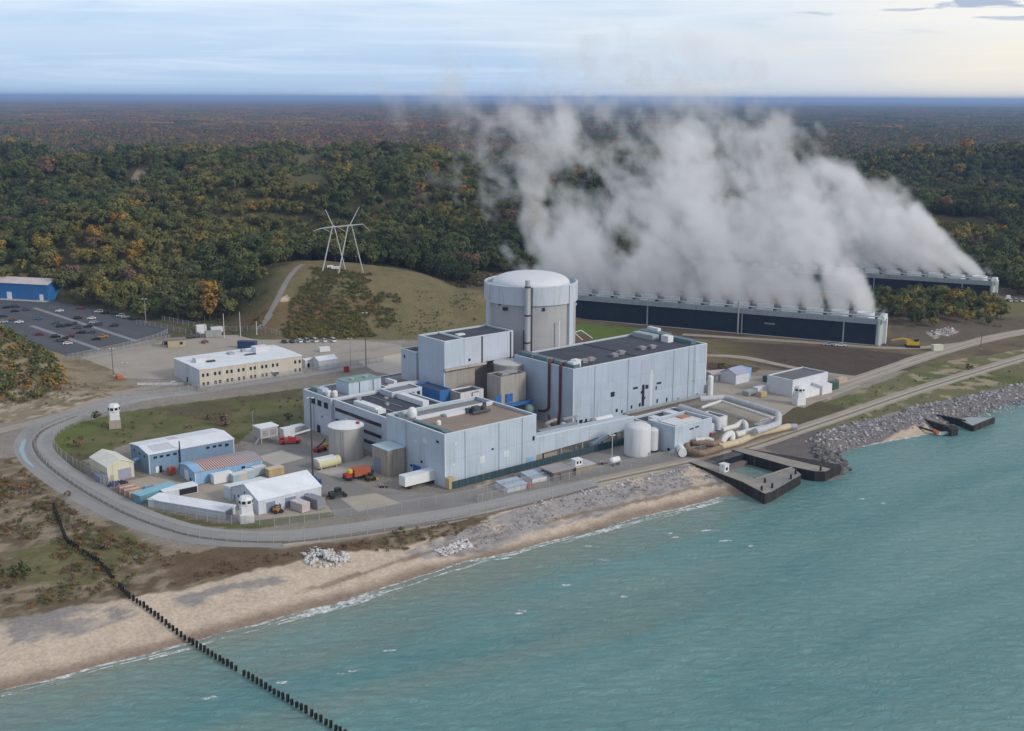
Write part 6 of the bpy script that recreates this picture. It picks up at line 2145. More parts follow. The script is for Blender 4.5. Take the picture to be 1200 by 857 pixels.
# transformer hut and trailers near the grass
Q = thing('transformer_hut', 'pale boxy hut on legs at the edge of the grass', 'hut', G(312, 517), 0, T38)
part('cabin', MB().box(-3.4, -2.6, 2.0, 3.4, 2.6, 5.6), M('hut_grey', (.42, .40, .41), .7, .15, .4, .3), Q)
part('roof', MB().box(-3.7, -2.9, 5.601, 3.7, 2.9, 5.9), WROOF, Q)
part('leg', MB().box(-3.2, -2.4, 0, -2.8, -2.0, 1.99).box(2.8, -2.4, 0, 3.2, -2.0, 1.99).box(2.8, 2.0, 0, 3.2, 2.4, 1.99).box(-3.2, 2.0, 0, -2.8, 2.4, 1.99), GALV, Q)
part('stair', MB().bar((-5.2, -1.5, .1), (-3.4, -1.5, 2.1), 1.0, .2), GALV, Q)
part('louvre', MB().box(-2.6, -2.68, 2.6, -.4, -2.601, 4.8).box(.3, -2.68, 2.6, 2.7, -2.601, 4.8), M('louvre_grey', (.27, .26, .27), .7, .2, .5, .1), Q)
for x, y, lab, m_ in ((337, 509, 'white box trailer left of the grey one beside the office wing', WHITE), (349, 506, 'grey box trailer beside the office wing', M('trailer_grey', (.40, .40, .43), .6, .1, .4, .2))):
    Q = crate('box_trailer', lab, 'trailer', G(x, y + 2), T38, 4.6, 3.0, 3.0, m_, None, WROOF)
# low covered tanks and sheds on the track below the lakefront block
for x, y, ln, lab in ((600, 573, 8.2, 'low pale blue covered tank left of its twin by the shore track'), (630, 562, 9.0, 'low pale blue covered tank beside the brown block shed')):
    Q = thing('covered_tank', lab, 'tank', G(x, y - 1), 0, rad(36))
    part('body', MB().box(-ln / 2, -3.2, 0, ln / 2, 3.2, 1.4), ALU, Q)
    part('cover', MB().prism([(-ln / 2 - .1, -3.3), (ln / 2 + .1, -3.3), (ln / 2 + .1, 3.3), (-ln / 2 - .1, 3.3)], 1.401, [1.55, 1.55, 2.2, 2.2]), M('cover_blue', (.34, .42, .50), .6, .15, .3, .1), Q)
crate('utility_box', 'rusty red box between the two covered tanks', 'box', G(620, 572), rad(36), 1.8, 1.4, 1.6, M('skip_red', (0, 0, 0)))
Q = thing('block_shed', 'small brown concrete shed with flat grey roof by the shore track', 'building', G(655, 563), 0, rad(36))
part('wall', MB().box(-2.2, 0, 0, 5.6, 6.4, 3.0), M('shed_brown', (.17, .145, .12), .9, .25, .4, .3), Q)
part('roof', MB().box(-3.0, -.4, 3.001, 6.0, 6.8, 3.3), M('shed_roof_grey', (.30, .28, .29), .85, .2, .3, .1), Q)
pane_y(Q, 'door', .2, 1.1, 1.2, 2.2, DARK)
Q = thing('block_shed', 'tan concrete shed with a little white cabin on its roof', 'building', G(678, 557), 0, rad(36))
part('wall', MB().box(-1, 0, 0, 7.0, 5.4, 2.6), M('shed_tan', (.27, .235, .18), .9, .25, .4, .3), Q)
part('roof', MB().box(-1.2, -.2, 2.601, 7.2, 5.6, 2.8), M('shed_roof_pale', (.42, .42, .43), .85, .2, .3, .1), Q)
part('roof_cabin', MB().box(-.2, 1.4, 2.801, 2.6, 3.6, 4.6).box(-.4, 1.2, 4.601, 2.8, 3.8, 4.8), WHITE, Q)
part('cabin_window', MB().box(.3, 1.34, 3.3, 1.0, 1.398, 4.2).box(1.5, 1.34, 3.3, 2.2, 1.398, 4.2), DARK, Q)
# loose yard clutter
DRUM = MB().lathe([(.3, 0), (.3, .3), (.33, .32), (.3, .34), (.3, .62), (.33, .64), (.3, .66), (.3, .9)], 12).mesh('drum_shell')
for (x, y, lab, m_, grp, n) in ((394, 541, 'grey oil drum at the foot of the pale yellow tank', GALV, 'drums by the yellow tank', 5), (446, 572, 'dark oil drum beside the tan block house', DARK, 'drums by the tan block', 4), (704, 545, 'rusty oil drum beside the tan shed on the shore track', M('drum_rust', (.26, .12, .07), .8, .3, 1, .2), 'drums by the tan shed', 5)):
    for i in range(n):
        X, Y = G(x, y)
        X += (i % 3) * .9 + random.uniform(-.2, .2)
        Y += (i // 3) * .9 + random.uniform(-.2, .2)
        Q = thing('oil_drum', lab, 'drum', (X, Y), .03, 0, grp)
        me = DRUM if not DRUM.materials else DRUM.copy()
        me.materials.clear()
        me.materials.append(m_)
        link('shell', me, None, Q)
        part('lid', MB().lathe([(.28, .901), (.28, .93)], 12), ALU, Q)
# stacked crates beside the aqua shed, tarps
for i in range(8):
    u = i / 7
    x, y = 146 + 20 * u, 575 + 10.5 * u
    m_ = (M('crate_orange', (.46, .20, .10), .7, .25, .8, .2), M('crate_pale', (.52, .46, .44), .7, .2, .8, .2))[i % 2]
    crate('pallet_crate', f'{"orange" if i % 2 == 0 else "off white"} crate, {ORD[i]} from the upper end of the row beside the aqua shed', 'crate', G(x, y), T38, 4.4, 1.1, 1.9, m_, 'crates in a row by the aqua shed')


def tarp(lab, x, y, rz, l, w, h, mat):
    Q = thing('tarp_pile', lab, 'tarp', G(x, y), 0, rz)
    mb = MB()
    n, m = 14, 9
    for i in range(n):
        for j in range(m):
            u, v = i / (n - 1) * 2 - 1, j / (m - 1) * 2 - 1
            q = max(0, 1 - abs(u) ** 3) * max(0, 1 - abs(v) ** 2.4)
            mb.v.append((u * l / 2, v * w / 2, h * q ** .6 * (.8 + .35 * mnoise.noise(Vector((u * 2 + x, v * 2, y)))) - .02))
    for i in range(n - 1):
        for j in range(m - 1):
            a = i * m + j
            mb.f.append((a, a + m, a + m + 1, a + 1))
    part('cover', mb, mat, Q, True)
    part('rope', MB().tube([(-l * .2, -w / 2, .05), (-l * .2, 0, h * 1.03), (-l * .2, w / 2, .05)], .05, 4).tube([(l * .2, -w / 2, .05), (l * .2, 0, h * 1.03), (l * .2, w / 2, .05)], .05, 4), WHITE, Q)


tarp('blue tarp covered boat shape lying on the yard', 177, 574, rad(20), 6.4, 3.0, 1.5, M('tarp_blue', (.06, .20, .33), .5, .2, .6, .1))
tarp('dark navy tarp heap beside the yellow garage', 134, 569, rad(10), 4.0, 3.0, 1.6, M('tarp_navy', (.02, .03, .12), .4, .25, .6, .1))
tarp('black tarp heap right of the navy one', 143, 567, rad(5), 3.6, 2.2, 1.4, M('tarp_black', (.02, .025, .03), .5, .25, .6, .1))
tarp('lilac grey covered heap behind the orange crates', 171, 579, rad(30), 3.4, 1.8, 1.1, M('tarp_lilac', (.30, .28, .40), .5, .25, .6, .1))


# ------------------------------------------------------------------ vehicles
def wheel_mesh(r, w):
    mb = MB()
    mb.tube([(0, -w / 2, 0), (0, w / 2, 0)], r, 14)
    me = mb.mesh('wheel')
    me.materials.append(BLACK)
    return me


WHEEL, BIGW = wheel_mesh(.34, .24), wheel_mesh(.62, .45)
CARMESH = {}
CARC = {'black': (.012, .013, .016), 'dark blue': (.018, .03, .06), 'white': (.66, .67, .68), 'silver': (.38, .40, .42), 'dark grey': (.07, .075, .085), 'dark red': (.16, .02, .02), 'blue': (.05, .16, .24), 'rust brown': (.20, .09, .05), 'orange': (.46, .20, .03)}


def car_data(kind):
    if kind in CARMESH:
        return CARMESH[kind]
    L_, H_, c0, c1, c2, c3 = {'sedan': (4.6, 1.45, 1.05, .35, -1.15, -1.85), 'hatchback': (4.2, 1.5, .95, .3, -1.5, -2.0), 'SUV': (4.8, 1.75, 1.15, .6, -1.9, -2.3), 'van': (5.2, 2.1, 1.9, 1.3, -2.4, -2.55), 'pickup': (5.4, 1.8, 1.1, .55, -.55, -.8)}[kind]
    h = L_ / 2
    belt = .98 if kind != 'van' else 1.15
    prof = [(-h, .35), (-h + .1, .28), (h - .1, .28), (h, .4), (h - .02, .72), (h - .25, .84), (c0, belt), (c3, belt + .02), (-h + .05, belt - .06)]
    body = MB()
    n = len(prof)
    for s in (-.9, .9):
        body.v += [(x, s * (1 if z < .9 else .96), z) for x, z in prof]
    body.f += [tuple(range(n)), tuple(range(2 * n - 1, n - 1, -1))] + [((i + 1) % n, i, n + i, n + (i + 1) % n) for i in range(n)]
    gl = MB()
    g = [(c0 - .05, belt), (c1, H_ - .06), (c2, H_ - .06), (c3 + .05, belt)]
    for s in (-1, 1):
        gl.v += [(x, s * (.84 if z < H_ - .1 else .68), z) for x, z in g]
    gl.f += [(0, 1, 2, 3), (7, 6, 5, 4), (1, 0, 4, 5), (2, 1, 5, 6), (3, 2, 6, 7)]
    rf = MB().prism([(c1 + .02, -.69), (c1 + .02, .69), (c2 - .02, .69), (c2 - .02, -.69)], H_ - .058, H_)
    for s in (-1, 1):
        for p, q in ((g[0], g[1]), (g[3], g[2])):
            rf.bar((p[0], s * .85, p[1]), (q[0], s * .69, q[1]), .09)
        mx = (c1 + c2) / 2
        rf.bar((mx, s * .86, belt), (mx, s * .69, H_ - .05), .09)
    if kind == 'pickup':
        body.box(-h + .1, -.78, belt + .02, c3 - .05, -.70, belt + .1).box(-h + .1, .70, belt + .02, c3 - .05, .78, belt + .1)
    CARMESH[kind] = (body.mesh('car_body'), gl.mesh('car_window'), rf.mesh('car_roof'), L_)
    return CARMESH[kind]


CARPAINT = {}


def car(kind, colour, xy, rz, lab, grp, z=.06):
    bd, gl, rf, L_ = car_data(kind)
    key = (kind, colour)
    if colour not in CARPAINT:
        m, nt, bs, out = new_mat('car_paint_' + colour.replace(' ', '_'))
        bs.inputs['Base Color'].default_value = rgba(CARC[colour])
        bs.inputs['Roughness'].default_value = .3
        bs.inputs['Coat Weight'].default_value = .5
        CARPAINT[colour] = m
    if key not in CARMESH:
        ms = []
        for me in (bd, rf):
            c = me.copy()
            c.materials.clear()
            c.materials.append(CARPAINT[colour])
            ms.append(c)
        CARMESH[key] = ms
        if not gl.materials:
            gl.materials.append(GLASS)
    T = thing('parked_car', lab, 'car', xy, z, rz, grp)
    link('car_body', CARMESH[key][0], None, T)
    link('car_window', gl, None, T)
    link('car_roof', CARMESH[key][1], None, T)
    for x in (L_ * .3, -L_ * .3):
        for y in (-.82, .82):
            link('wheel', WHEEL, None, T, False, (x, y, .34))
    return T


CARS = [(30, 242, 'black', 'sedan'), (72, 238, 'dark blue', 'SUV'), (70, 259, 'black', 'sedan'), (122, 252, 'dark grey', 'sedan'), (15, 283, 'dark blue', 'sedan'), (20, 310, 'silver', 'hatchback'), (55, 298, 'rust brown', 'sedan'), (90, 311, 'white', 'sedan'),
        (180, 294, 'blue', 'hatchback'), (280, 258, 'white', 'sedan'), (378, 246, 'dark red', 'SUV'), (462, 262, 'white', 'SUV'), (492, 268, 'black', 'sedan'), (365, 292, 'black', 'SUV'), (430, 293, 'white', 'sedan'), (262, 316, 'dark grey', 'sedan'),
        (285, 330, 'black', 'SUV'), (320, 325, 'black', 'sedan'), (362, 338, 'dark grey', 'SUV'), (414, 331, 'black', 'sedan'), (438, 312, 'silver', 'sedan'), (460, 322, 'dark grey', 'SUV'), (535, 327, 'dark blue', 'SUV'), (380, 360, 'black', 'SUV'),
        (430, 358, 'dark grey', 'sedan'), (330, 377, 'dark red', 'hatchback'), (262, 379, 'black', 'SUV'), (285, 398, 'dark grey', 'SUV'), (318, 411, 'white', 'sedan'), (452, 390, 'black', 'sedan'), (482, 380, 'orange', 'pickup'), (185, 368, 'dark red', 'sedan'),
        (538, 270, 'black', 'SUV'), (566, 281, 'white', 'SUV'), (588, 287, 'white', 'sedan'), (628, 296, 'black', 'pickup'), (300, 388, 'black', 'sedan'), (345, 318, 'dark grey', 'hatchback')]
bands = [('back row', 210, 275), ('second row', 275, 306), ('middle row', 306, 345), ('front row', 345, 420)]
for x, y, colr, kd in CARS:
    nm, lo, hi = next(b for b in bands if b[1] <= y < b[2])
    same = sorted(c[0] for c in CARS if lo <= c[1] < hi)
    lab = f'{colr} {kd}, {ORD[same.index(x)]} from left in the {nm} of the car park'
    car(kd, colr, G(x / 4, 300 + y / 4 + 1), rad(16) + random.choice((0, math.pi)) + random.uniform(-.05, .05), lab, 'cars parked on the asphalt car park')
VP = [(333, 'black', 'sedan'), (342, 'dark blue', 'sedan'), (351, 'white', 'SUV'), (359, 'silver', 'van'), (369, 'white', 'van'), (379.5, 'white', 'SUV'), (390, 'white', 'van')]
for i, (x, colr, kd) in enumerate(VP):
    car(kd, colr, G(x, 401.5 - i * .15 + (.3 if i < 2 else 0)), rad(120), f'{colr} {kd}, {ORD[i]} from left in the row below the grass hill', 'vehicles parked below the grass hill', .03)
car('SUV', 'black', G(196, 404), rad(20), 'black SUV by the little gate house', 'cars near the gate house', .03)
car('pickup', 'dark grey', G(224, 396), rad(20), 'dark grey pickup right of the gate house', 'cars near the gate house', .03)
car('hatchback', 'rust brown', G(240, 402), rad(70), 'rust brown hatchback left of the dark blue container', 'cars near the gate house', .03)
car('pickup', 'white', G(985, 406), rad(-12), 'white pickup parked at the foot of the near cooling tower', 'vehicles at the near tower', .03)
car('pickup', 'silver', G(971, 405), rad(-12), 'silver pickup left of the white one at the cooling tower foot', 'vehicles at the near tower', .03)


def truck(name, lab, xy, rz, l, parts_, group=None):
    T = thing(name, lab, 'vehicle', xy, .03, rz, group)
    for nm, mb, m_ in parts_:
        part(nm, mb, m_, T)
    for x in (-l * .32, l * .34):
        for y in (-1.0, 1.0):
            link('wheel', BIGW, None, T, False, (x, y, .62))
    return T


tk = truck('semi_trailer', 'long white box trailer backed against the lakefront block', G(492, 569), rad(40), 13.6,
           [('box', MB().box(-6.8, -1.7, 1.3, 6.4, 1.7, 4.4), WHITE), ('chassis', MB().box(-6.6, -.6, .7, 6.2, .6, 1.29), DARK), ('roof_edge', MB().box(-6.85, -1.75, 4.401, 6.45, 1.75, 4.5), WROOF)])
crate('cargo_container', 'tan upright crate beside the nose of the long white trailer', 'container', W(-77.4, -26.0), TH, 2.4, 2.2, 3.6, M('crate_tan', (0, 0, 0)))
truck('fire_truck', 'red mobile crane truck with a pale boom on the upper yard', G(340, 520), rad(15), 7.5,
      [('chassis', MB().box(-3.8, -1.2, .6, 3.8, 1.2, 1.5), RED), ('cab', MB().box(-3.7, -1.1, 1.501, -1.8, 1.1, 2.7), RED), ('cab_window', MB().box(-3.76, -1.0, 1.9, -3.701, 1.0, 2.5).box(-3.5, -1.16, 1.9, -2.1, -1.101, 2.5), GLASS), ('turntable', MB().box(-.6, -1.0, 1.501, 2.0, 1.0, 2.5), RED),
       ('boom', MB().bar((1.6, 0, 2.6), (-1.8, 0, 3.6), .6).bar((.8, .3, 3.0), (8.0, 1.5, 4.4), .5), ALU)]).name = 'mobile_crane'
truck('dump_truck', 'orange red truck load with a yellow drum on the yard by the tan block', G(418, 561), rad(38), 8.6,
      [('chassis', MB().box(-4.6, -1.2, .7, 4.4, 1.2, 1.2), DARK), ('dump_body', MB().prism([(-1.6, -1.7), (4.4, -1.7), (4.4, 1.7), (-1.6, 1.7)], 1.21, [3.6, 3.4, 3.4, 3.6]), M('dump_orange', (.36, .10, .045), .6, .2, .5, .2)), ('cab', MB().box(-4.4, -1.2, 1.21, -2.2, 1.2, 2.3), RED), ('drum', MB().lathe([(.3, 2.0), (1.0, 2.5), (1.0, 3.4), (.3, 3.9)], 14, -2.6, -.2), YEL), ('rear_frame', MB().box(4.41, -1.1, 1.0, 5.8, 1.1, 2.0), DARK)])
truck('skid_loader', 'small dark yellow loader behind the orange red truck', G(434, 563), rad(30), 3.0,
      [('body', MB().box(-1.4, -.9, .6, 1.4, .9, 1.6), M('mach_olive', (.10, .085, .03), .6, .3, .6, .1)), ('cab', MB().box(-.6, -.7, 1.601, .7, .7, 2.5), DARK), ('bucket', MB().prism([(1.5, -1), (2.4, -1), (2.4, 1), (1.5, 1)], .2, [1.0, .4, .4, 1.0]), YEL)])
truck('wheel_loader', 'black wheeled loader with a raised seat on the tan yard', G(396, 583), rad(30), 6.0,
      [('body', MB().box(-2.8, -1.0, .8, 1.2, 1.0, 2.0), M('mach_black', (.03, .035, .03), .6, .3, .6, .1)), ('cab', MB().box(-.8, -.8, 2.001, 1.0, .8, 3.1), DARK), ('arm', MB().bar((1.0, 0, 1.6), (-4.2, 0, .7), .5), BLACK), ('bucket', MB().box(-5.0, -1.2, .2, -4.1, 1.2, 1.1), M('mach_olive', (0, 0, 0)))])
truck('forklift', 'small orange forklift in front of the white shed doors', G(325, 601), rad(30), 2.6,
      [('body', MB().box(-1.2, -.8, .5, .8, .8, 1.5), M('fork_orange', (.42, .19, .05), .6, .2, .6, .1)), ('mast', MB().box(.9, -.6, .2, 1.1, -.4, 2.6).box(.9, .4, .2, 1.1, .6, 2.6), DARK), ('roof_guard', MB().box(-.8, -.7, 2.2, .6, .7, 2.3).box(-.8, -.7, 1.501, -.7, -.6, 2.199).box(.5, .6, 1.501, .6, .7, 2.199), DARK), ('fork', MB().box(1.11, -.5, .2, 2.1, -.3, .28).box(1.11, .3, .2, 2.1, .5, .28), DARK)])
truck('scissor_lift', 'red and yellow lift machine left of the big grey tank', G(375, 529), rad(50), 4.6,
      [('chassis', MB().box(-2.2, -1.0, .5, 2.2, 1.0, 1.4), RED), ('arm', MB().bar((-1.6, 0, 1.5), (1.4, 0, 2.8), .4).bar((1.4, 0, 2.8), (2.6, 0, 4.0), .35), M('mach_dark', (.05, .04, .05), .6, .3, .6, .1)), ('basket', MB().box(2.0, -.8, 1.0, 3.4, .8, 2.0), YEL)])
truck('excavator', 'yellow excavator at the right end of the near cooling tower', G(1069, 407), rad(-8), 8.0,
      [('track', MB().box(-3.4, -1.9, 0, 3.4, -1.1, 1.2).box(-3.4, 1.1, 0, 3.4, 1.9, 1.2), BLACK), ('house', MB().box(-3.0, -1.6, 1.25, 3.0, 1.6, 3.1), YEL), ('cab', MB().box(.6, -1.5, 3.101, 2.6, -.1, 4.3), DARK), ('boom', MB().bar((2.2, .5, 2.8), (-4.8, .5, 4.2), .7).bar((-4.8, .5, 4.2), (-10, .5, 3.0), .6), YEL)])
truck('flatbed_truck', 'white flatbed by the road behind the far cooling tower', G(1175, 352), rad(-10), 8.0,
      [('bed', MB().box(-4, -1.2, .9, 2, 1.2, 1.3), ALU), ('cab', MB().box(2.05, -1.2, .9, 4.2, 1.2, 3.0), WHITE), ('cab_window', MB().box(4.201, -1.0, 1.9, 4.26, 1.0, 2.7), GLASS)])
for i, x in enumerate((1184, 1190, 1197)):
    car(('SUV', 'van', 'pickup')[i], ('white', 'silver', 'white')[i], G(x, 353.5), rad(80), f'{("white", "silver", "white")[i]} {("SUV", "van", "pickup")[i]} parked at the far right behind the far tower', 'vehicles behind the far tower', .03)
# gate house and the yard clutter around it
Q = thing('gate_house', 'small yellow tan gate house with flat roof by the car park fence', 'building', G(207, 406), 0, rad(20))
part('wall', MB().box(-4.2, -2.4, 0, 4.2, 2.4, 3.6), M('gate_tan', (.42, .36, .24), .7, .12, .4, .2), Q)
part('roof', MB().box(-6.4, -2.8, 3.601, 4.6, 2.8, 3.95), ROOFG, Q)
part('window', MB().box(1.4, -2.47, 1.2, 2.8, -2.401, 2.6), GLASS, Q)
part('canopy_post', MB().box(-6.2, -2.6, 0, -6.0, -2.4, 3.6).box(-6.2, 2.4, 0, -6.0, 2.6, 3.6), GALV, Q)
for x, y, lab, l, h, m_ in ((236, 388, 'white utility cabin between the tall grey poles', 5, 4.5, WHITE), (250, 392, 'grey plant cabin right of the white utility cabin', 8, 3.2, GALV), (254, 386, 'pale rubble coloured box behind the grey plant cabin', 6, 2.6, ALU), (380, 409, 'small white flat hut behind the office', 5, 2.2, WHITE)):
    crate('plant_cabin', lab, 'cabin', G(x, y + 3), rad(25), l, 3.2, h, m_)

# ------------------------------------------------------------------ poles, masts, pylon
def pole(name, lab, x, y, h, r=.18, mat=GALV, arm=0, z=0.0):
    X, Y = G(x, y, z)
    Q = thing(name, lab, 'pole', (X, Y), float(hz(X, Y)), 0)
    part('shaft', MB().lathe([(r, -.3), (r * .6, h), (0, h + .05)], 8), mat, Q)
    part('foot', MB().lathe([(r * 2.4, -.3), (r * 2.4, .4)], 8), CONC, Q)
    if arm:
        part('arm', MB().box(-arm, -.08, h - .3, arm, .08, h - .12), mat, Q)
        part('lamp', MB().box(-arm - .5, -.3, h - .11, -arm + .3, .3, h + .12).box(arm - .3, -.3, h - .11, arm + .5, .3, h + .12), ALU, Q)
    return Q


mq = pole('mast', 'tall dark thin mast with a blue foot in the middle of the yard', 367, 566, 28, .34, M('mast_dark', (.07, .06, .065), .6, .2, .6, .1), .6)
part('blue_foot', MB().lathe([(1.3, 0), (1.3, 1.6), (.5, 2.4)], 10).box(1.0, -1.4, 0, 2.6, .6, 1.2), M('foot_blue', (.02, .06, .22), .5, .2, .5, .1), mq)
WOOD = M('pole_wood', (.12, .10, .085), .9, .2, .5, 0)
pole('lamp_pole', 'tall dark pole on the pale pad below the grass hill', 429, 430, 25, .22, WOOD, .8)
pole('lamp_pole', 'grey pole left of the tall dark pole behind the offices', 411, 432, 14, .16, GALV, .7)
pole('lamp_pole', 'brown pole at the foot of the left dune', 133, 441, 12.5, .2, WOOD, .6)
pole('lamp_pole', 'pale tall pole left of its twin beyond the office', 263, 397, 13, .2, ALU)
pole('lamp_pole', 'pale tall pole directly above the dark blue container', 282, 395, 13, .2, ALU)
pole('lamp_pole', 'dark pole beside the white utility cabin', 241, 398, 12, .18, WOOD)
pole('lamp_pole', 'short pale pole right of the dark blue container', 301, 394, 7, .2, ALU)
pole('lamp_pole', 'tall thin pole on the grass inside the road bend', 62, 512, 8, .12, GALV)
pole('lamp_pole', 'thin pole at the edge of the wood behind the car park', 171, 378, 13, .2, GALV, .9)
pole('lamp_pole', 'thin white post right of the white tank by the shore track', 717, 540, 9, .13, ALU, .5)
pole('lamp_pole', 'dark post by the gravel road right of the near tower', 1149, 409, 8, .22, WOOD)
pole('lamp_pole', 'thin pole beside the workshop container row', 297, 510, 9, .13, GALV)
pole('lamp_pole', 'slim pole standing by the fence below the office front', 204, 468, 7, .14, GALV, .4)
pole('lamp_pole', 'pale double lamp pole by the road under the left dune', 147, 438, 5, .14, GALV, 1.0)

PX, PY = G(399, 317, 26)
PYZ = float(hz(PX, PY))
Y_ = thing('transmission_tower', 'white tubular power pylon of crossed legs on the grass hill', 'pylon', (PX, PY), 0, 0)
s_ = PY / 1380 * 1.02


def pp_(x, y, dy=0.0):
    """pylon points: photo offsets turned into metres across and up"""
    X, Z = (x - 399) * s_, (317 - y) * s_ / .985
    return (X, dy, PYZ + Z)


LEGS = [((391.5, 265), (379, 319), -2.5), ((393, 265), (404.5, 323), 2.5), ((409.5, 264), (399, 315), -2.5), ((413, 264), (424, 321), 2.5)]
for (t0, t1, dy) in LEGS:
    a, b = pp_(*t0, 0), pp_(*t1, dy * 2)
    gz = float(hz(PX + b[0], PY + b[1]))
    k = (gz - .4 - a[2]) / (b[2] - a[2])
    b2 = tuple(a[i] + (b[i] - a[i]) * k for i in range(3))
    part('leg', MB().tube([a, b2], [.27, .34], 8), M('pylon_steel', (.46, .47, .49), .55, .1, .4, .1), Y_, True)
for t0, t1 in (((392, 266), (383.5, 247)), ((411, 265), (422.5, 244))):
    part('shield_horn', MB().tube([pp_(*t0), pp_(*t1)], [.3, .16], 8), M('pylon_steel', (0, 0, 0)), Y_, True)
part('crossarm', MB().tube([pp_(369, 271.5), pp_(378, 268.5), pp_(391, 267), pp_(412, 265), pp_(426, 263.5)], [.15, .3, .36, .36, .24], 8), M('pylon_steel', (0, 0, 0)), Y_, True)
part('strut', MB().tube([pp_(379, 268), pp_(392, 274)], .2, 6).tube([pp_(397, 267), pp_(406, 272)], .2, 6).tube([pp_(426, 263.5), pp_(434, 271)], .16, 6), GALV, Y_)
for i, (x, y, lab, w) in enumerate(((393, 316, 'pale domed cover at the foot of the power pylon', 2.4), (387, 315.5, 'flat pale box left of the domed cover at the pylon', 1.6))):
    X, Y = G(x, y, 26)
    Q = thing('ground_cabinet', lab, 'cabinet', (X, Y), float(hz(X, Y)) - .2, .2)
    part('cabinet', MB().box(-w, -1, 0, w, 1, 1.1), ALU, Q)
    part('lid', MB().box(-w - .1, -1.1, 1.101, w + .1, 1.1, 1.3), WHITE, Q)

# ------------------------------------------------------------------ fences
meshm = bpy.data.materials.new('chain_link')
meshm.use_nodes = True
meshm.node_tree.nodes.clear()
nt = NT(meshm.node_tree)
out = nt.n('ShaderNodeOutputMaterial')
tr, df, mx = nt.n('ShaderNodeBsdfTransparent'), nt.n('ShaderNodeBsdfDiffuse'), nt.n('ShaderNodeMixShader')
df.inputs[0].default_value = (.30, .30, .31, 1)
mx.inputs[0].default_value = .27
nt.link(tr.outputs[0], mx.inputs[1])
nt.link(df.outputs[0], mx.inputs[2])
nt.link(mx.outputs[0], out.inputs[0])
FPOST = MB().lathe([(.1, -.3), (.1, 2.9)], 6).mesh('post')
FPOST.materials.append(M('fence_post', (.33, .33, .34), .6, .1, .5, 0))


def fence(lab, pts, gap=3.4, h=2.6):
    P = [Vector((x, y, 0)) for x, y in pts]
    for _ in range(2):
        Q = [P[0]]
        for a, b in zip(P[:-1], P[1:]):
            Q += [a.lerp(b, .25), a.lerp(b, .75)]
        P = Q + [P[-1]]
    ln = sum((b - a).length for a, b in zip(P[:-1], P[1:]))
    gap = max(gap, ln / 98)
    P = resample(P, gap)
    o = P[0]
    T = thing('chain_link_fence', lab, 'fence', (o.x, o.y), 0, 0, 'chain link fences of the site')
    mb, rail = MB(), MB()
    last = None
    n = 0
    top = []
    for p in P:
        z = float(hz(p.x, p.y))
        q = (p.x - o.x, p.y - o.y, z)
        if last:
            mb.add([(last[0], last[1], last[2] + .05), (q[0], q[1], z + .05), (q[0], q[1], z + h), (last[0], last[1], last[2] + h)], [(0, 1, 2, 3)])
        if n < 100 and (last is None or (Vector(q) - Vector(last)).length > gap * .45):
            link('post', FPOST, None, T, False, q)
            n += 1
        last = q
        top.append((q[0], q[1], z + h))
    part('wire_mesh', mb, meshm, T)
    part('top_rail', MB().tube(top, .05, 4), M('fence_post', (0, 0, 0)), T)
    return T


fence('inner wire fence along the lake side of the yard and road bend', px((640, 562), (560, 583), (480, 596), (400, 607), (330, 617), (262, 615), (212, 606), (160, 588), (110, 560), (72, 537), (60, 519), (70, 507), (98, 493), (160, 477)), 3.4)
fence('outer wire fence between the two lanes on the lake side', px((700, 570), (640, 586), (560, 605), (480, 619), (400, 631), (330, 637), (255, 634), (200, 625), (140, 600), (92, 573), (52, 544), (37, 521), (48, 504)), 3.4)
fence('wire fence along the upper side of the perimeter road', px((52, 503), (90, 489), (160, 471), (240, 457), (330, 443), (400, 431), (450, 424)), 3.4)
fence('wire fence at the near edge of the car park', px((80, 422), (110, 416), (150, 407), (185, 398), (197, 391)), 3.2)
fence('second wire fence just below the car park fence', px((95, 425), (130, 417), (170, 407), (200, 398)), 3.2)
fence('wire fence between car park and gate house yard', px((160, 381), (185, 384), (215, 391), (240, 397)), 3.2)
fence('wire fence below the office front', px((170, 455), (215, 452), (232, 462), (300, 452), (356, 443)), 3.4)
fence('wire fence below the grass hill', px((400, 415), (440, 410), (476, 404)), 3.2)
fence('wire fence along the shore track by the white tanks', px((560, 590), (640, 570), (740, 546), (826, 530)), 3.4)
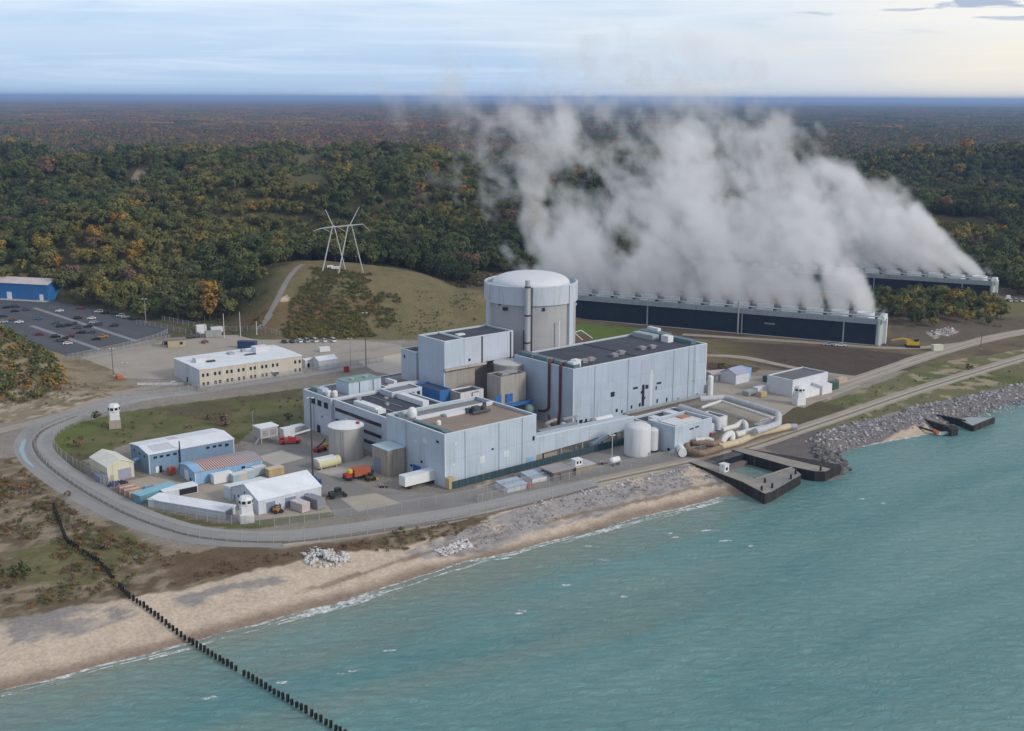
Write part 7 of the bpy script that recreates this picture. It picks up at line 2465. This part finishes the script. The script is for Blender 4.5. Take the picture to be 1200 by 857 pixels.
fence('wire fence at the edge of the wood behind the car park', px((190, 376), (240, 386), (300, 392), (330, 396)), 3.4)

# concrete barriers in front of the office yard
for i in range(7):
    x = 165 + i * 7.6
    Q = thing('concrete_barrier', f'white concrete barrier, {ORD[i]} from left in the line beside the office', 'barrier', G(x, 451.5 - .05 * i), 0, rad(-4), 'concrete barriers beside the office')
    part('block', MB().prism([(-1.5, -.3), (1.5, -.3), (1.5, .3), (-1.5, .3)], 0, .35).prism([(-1.5, -.16), (1.5, -.16), (1.5, .16), (-1.5, .16)], .351, 1.0), ALU, Q)
    part('lifting_eye', MB().box(-.1, -.05, 1.001, .1, .05, 1.1), DARK, Q)

# ------------------------------------------------------------------ row of steel piles from the dune into the lake
CTRL = px((63, 597), (79, 638), (115.5, 662), (150.5, 701)) + [G(x, y, WATER) for x, y in ((224, 755), (394, 857), (440, 886))]
PILEM = M('pile_black', (.016, .014, .013), .85, .3, 1.5, .2)
hp = MB()                                   # H section with a ragged cap
hp.box(-.26, -.24, -4, .26, -.16, 1.5).box(-.26, .16, -4, .26, .24, 1.5).box(-.05, -.159, -4, .05, .159, 1.46)
hp.box(-.30, -.28, 1.501, .30, .28, 1.62)
PILE = hp.mesh('steel_pile')
PILE.materials.append(PILEM)
Pl = [Vector((*p, 0)) for p in CTRL]
tot = []
seg = resample(Pl, .2)
acc, nxt, k = 0.0, 0.0, 0
prev = seg[0]
for p in seg:
    acc += (p - prev).length
    prev = p
    if acc >= nxt:
        nxt += 1.62 if k > 22 else 1.25
        k += 1
        if k in (31, 47, 48, 83):
            continue
        z = float(hz(p.x, p.y))
        where = 'standing in the lake water' if z < WATER else 'standing in the bare beach sand' if p.y < 276 else 'standing in the brush of the dune'
        o = link('steel_pile', PILE, None, None, False, (p.x, p.y, max(z, WATER) + random.uniform(-.45, .12)), rad(-45) + random.uniform(-.2, .2))
        o.rotation_euler.x = random.uniform(-.07, .07)
        o.rotation_euler.y = random.uniform(-.06, .06)
        tag(o, f'black steel pile of the long row, {where}', 'pile', 'black steel piles running from the dune into the lake')
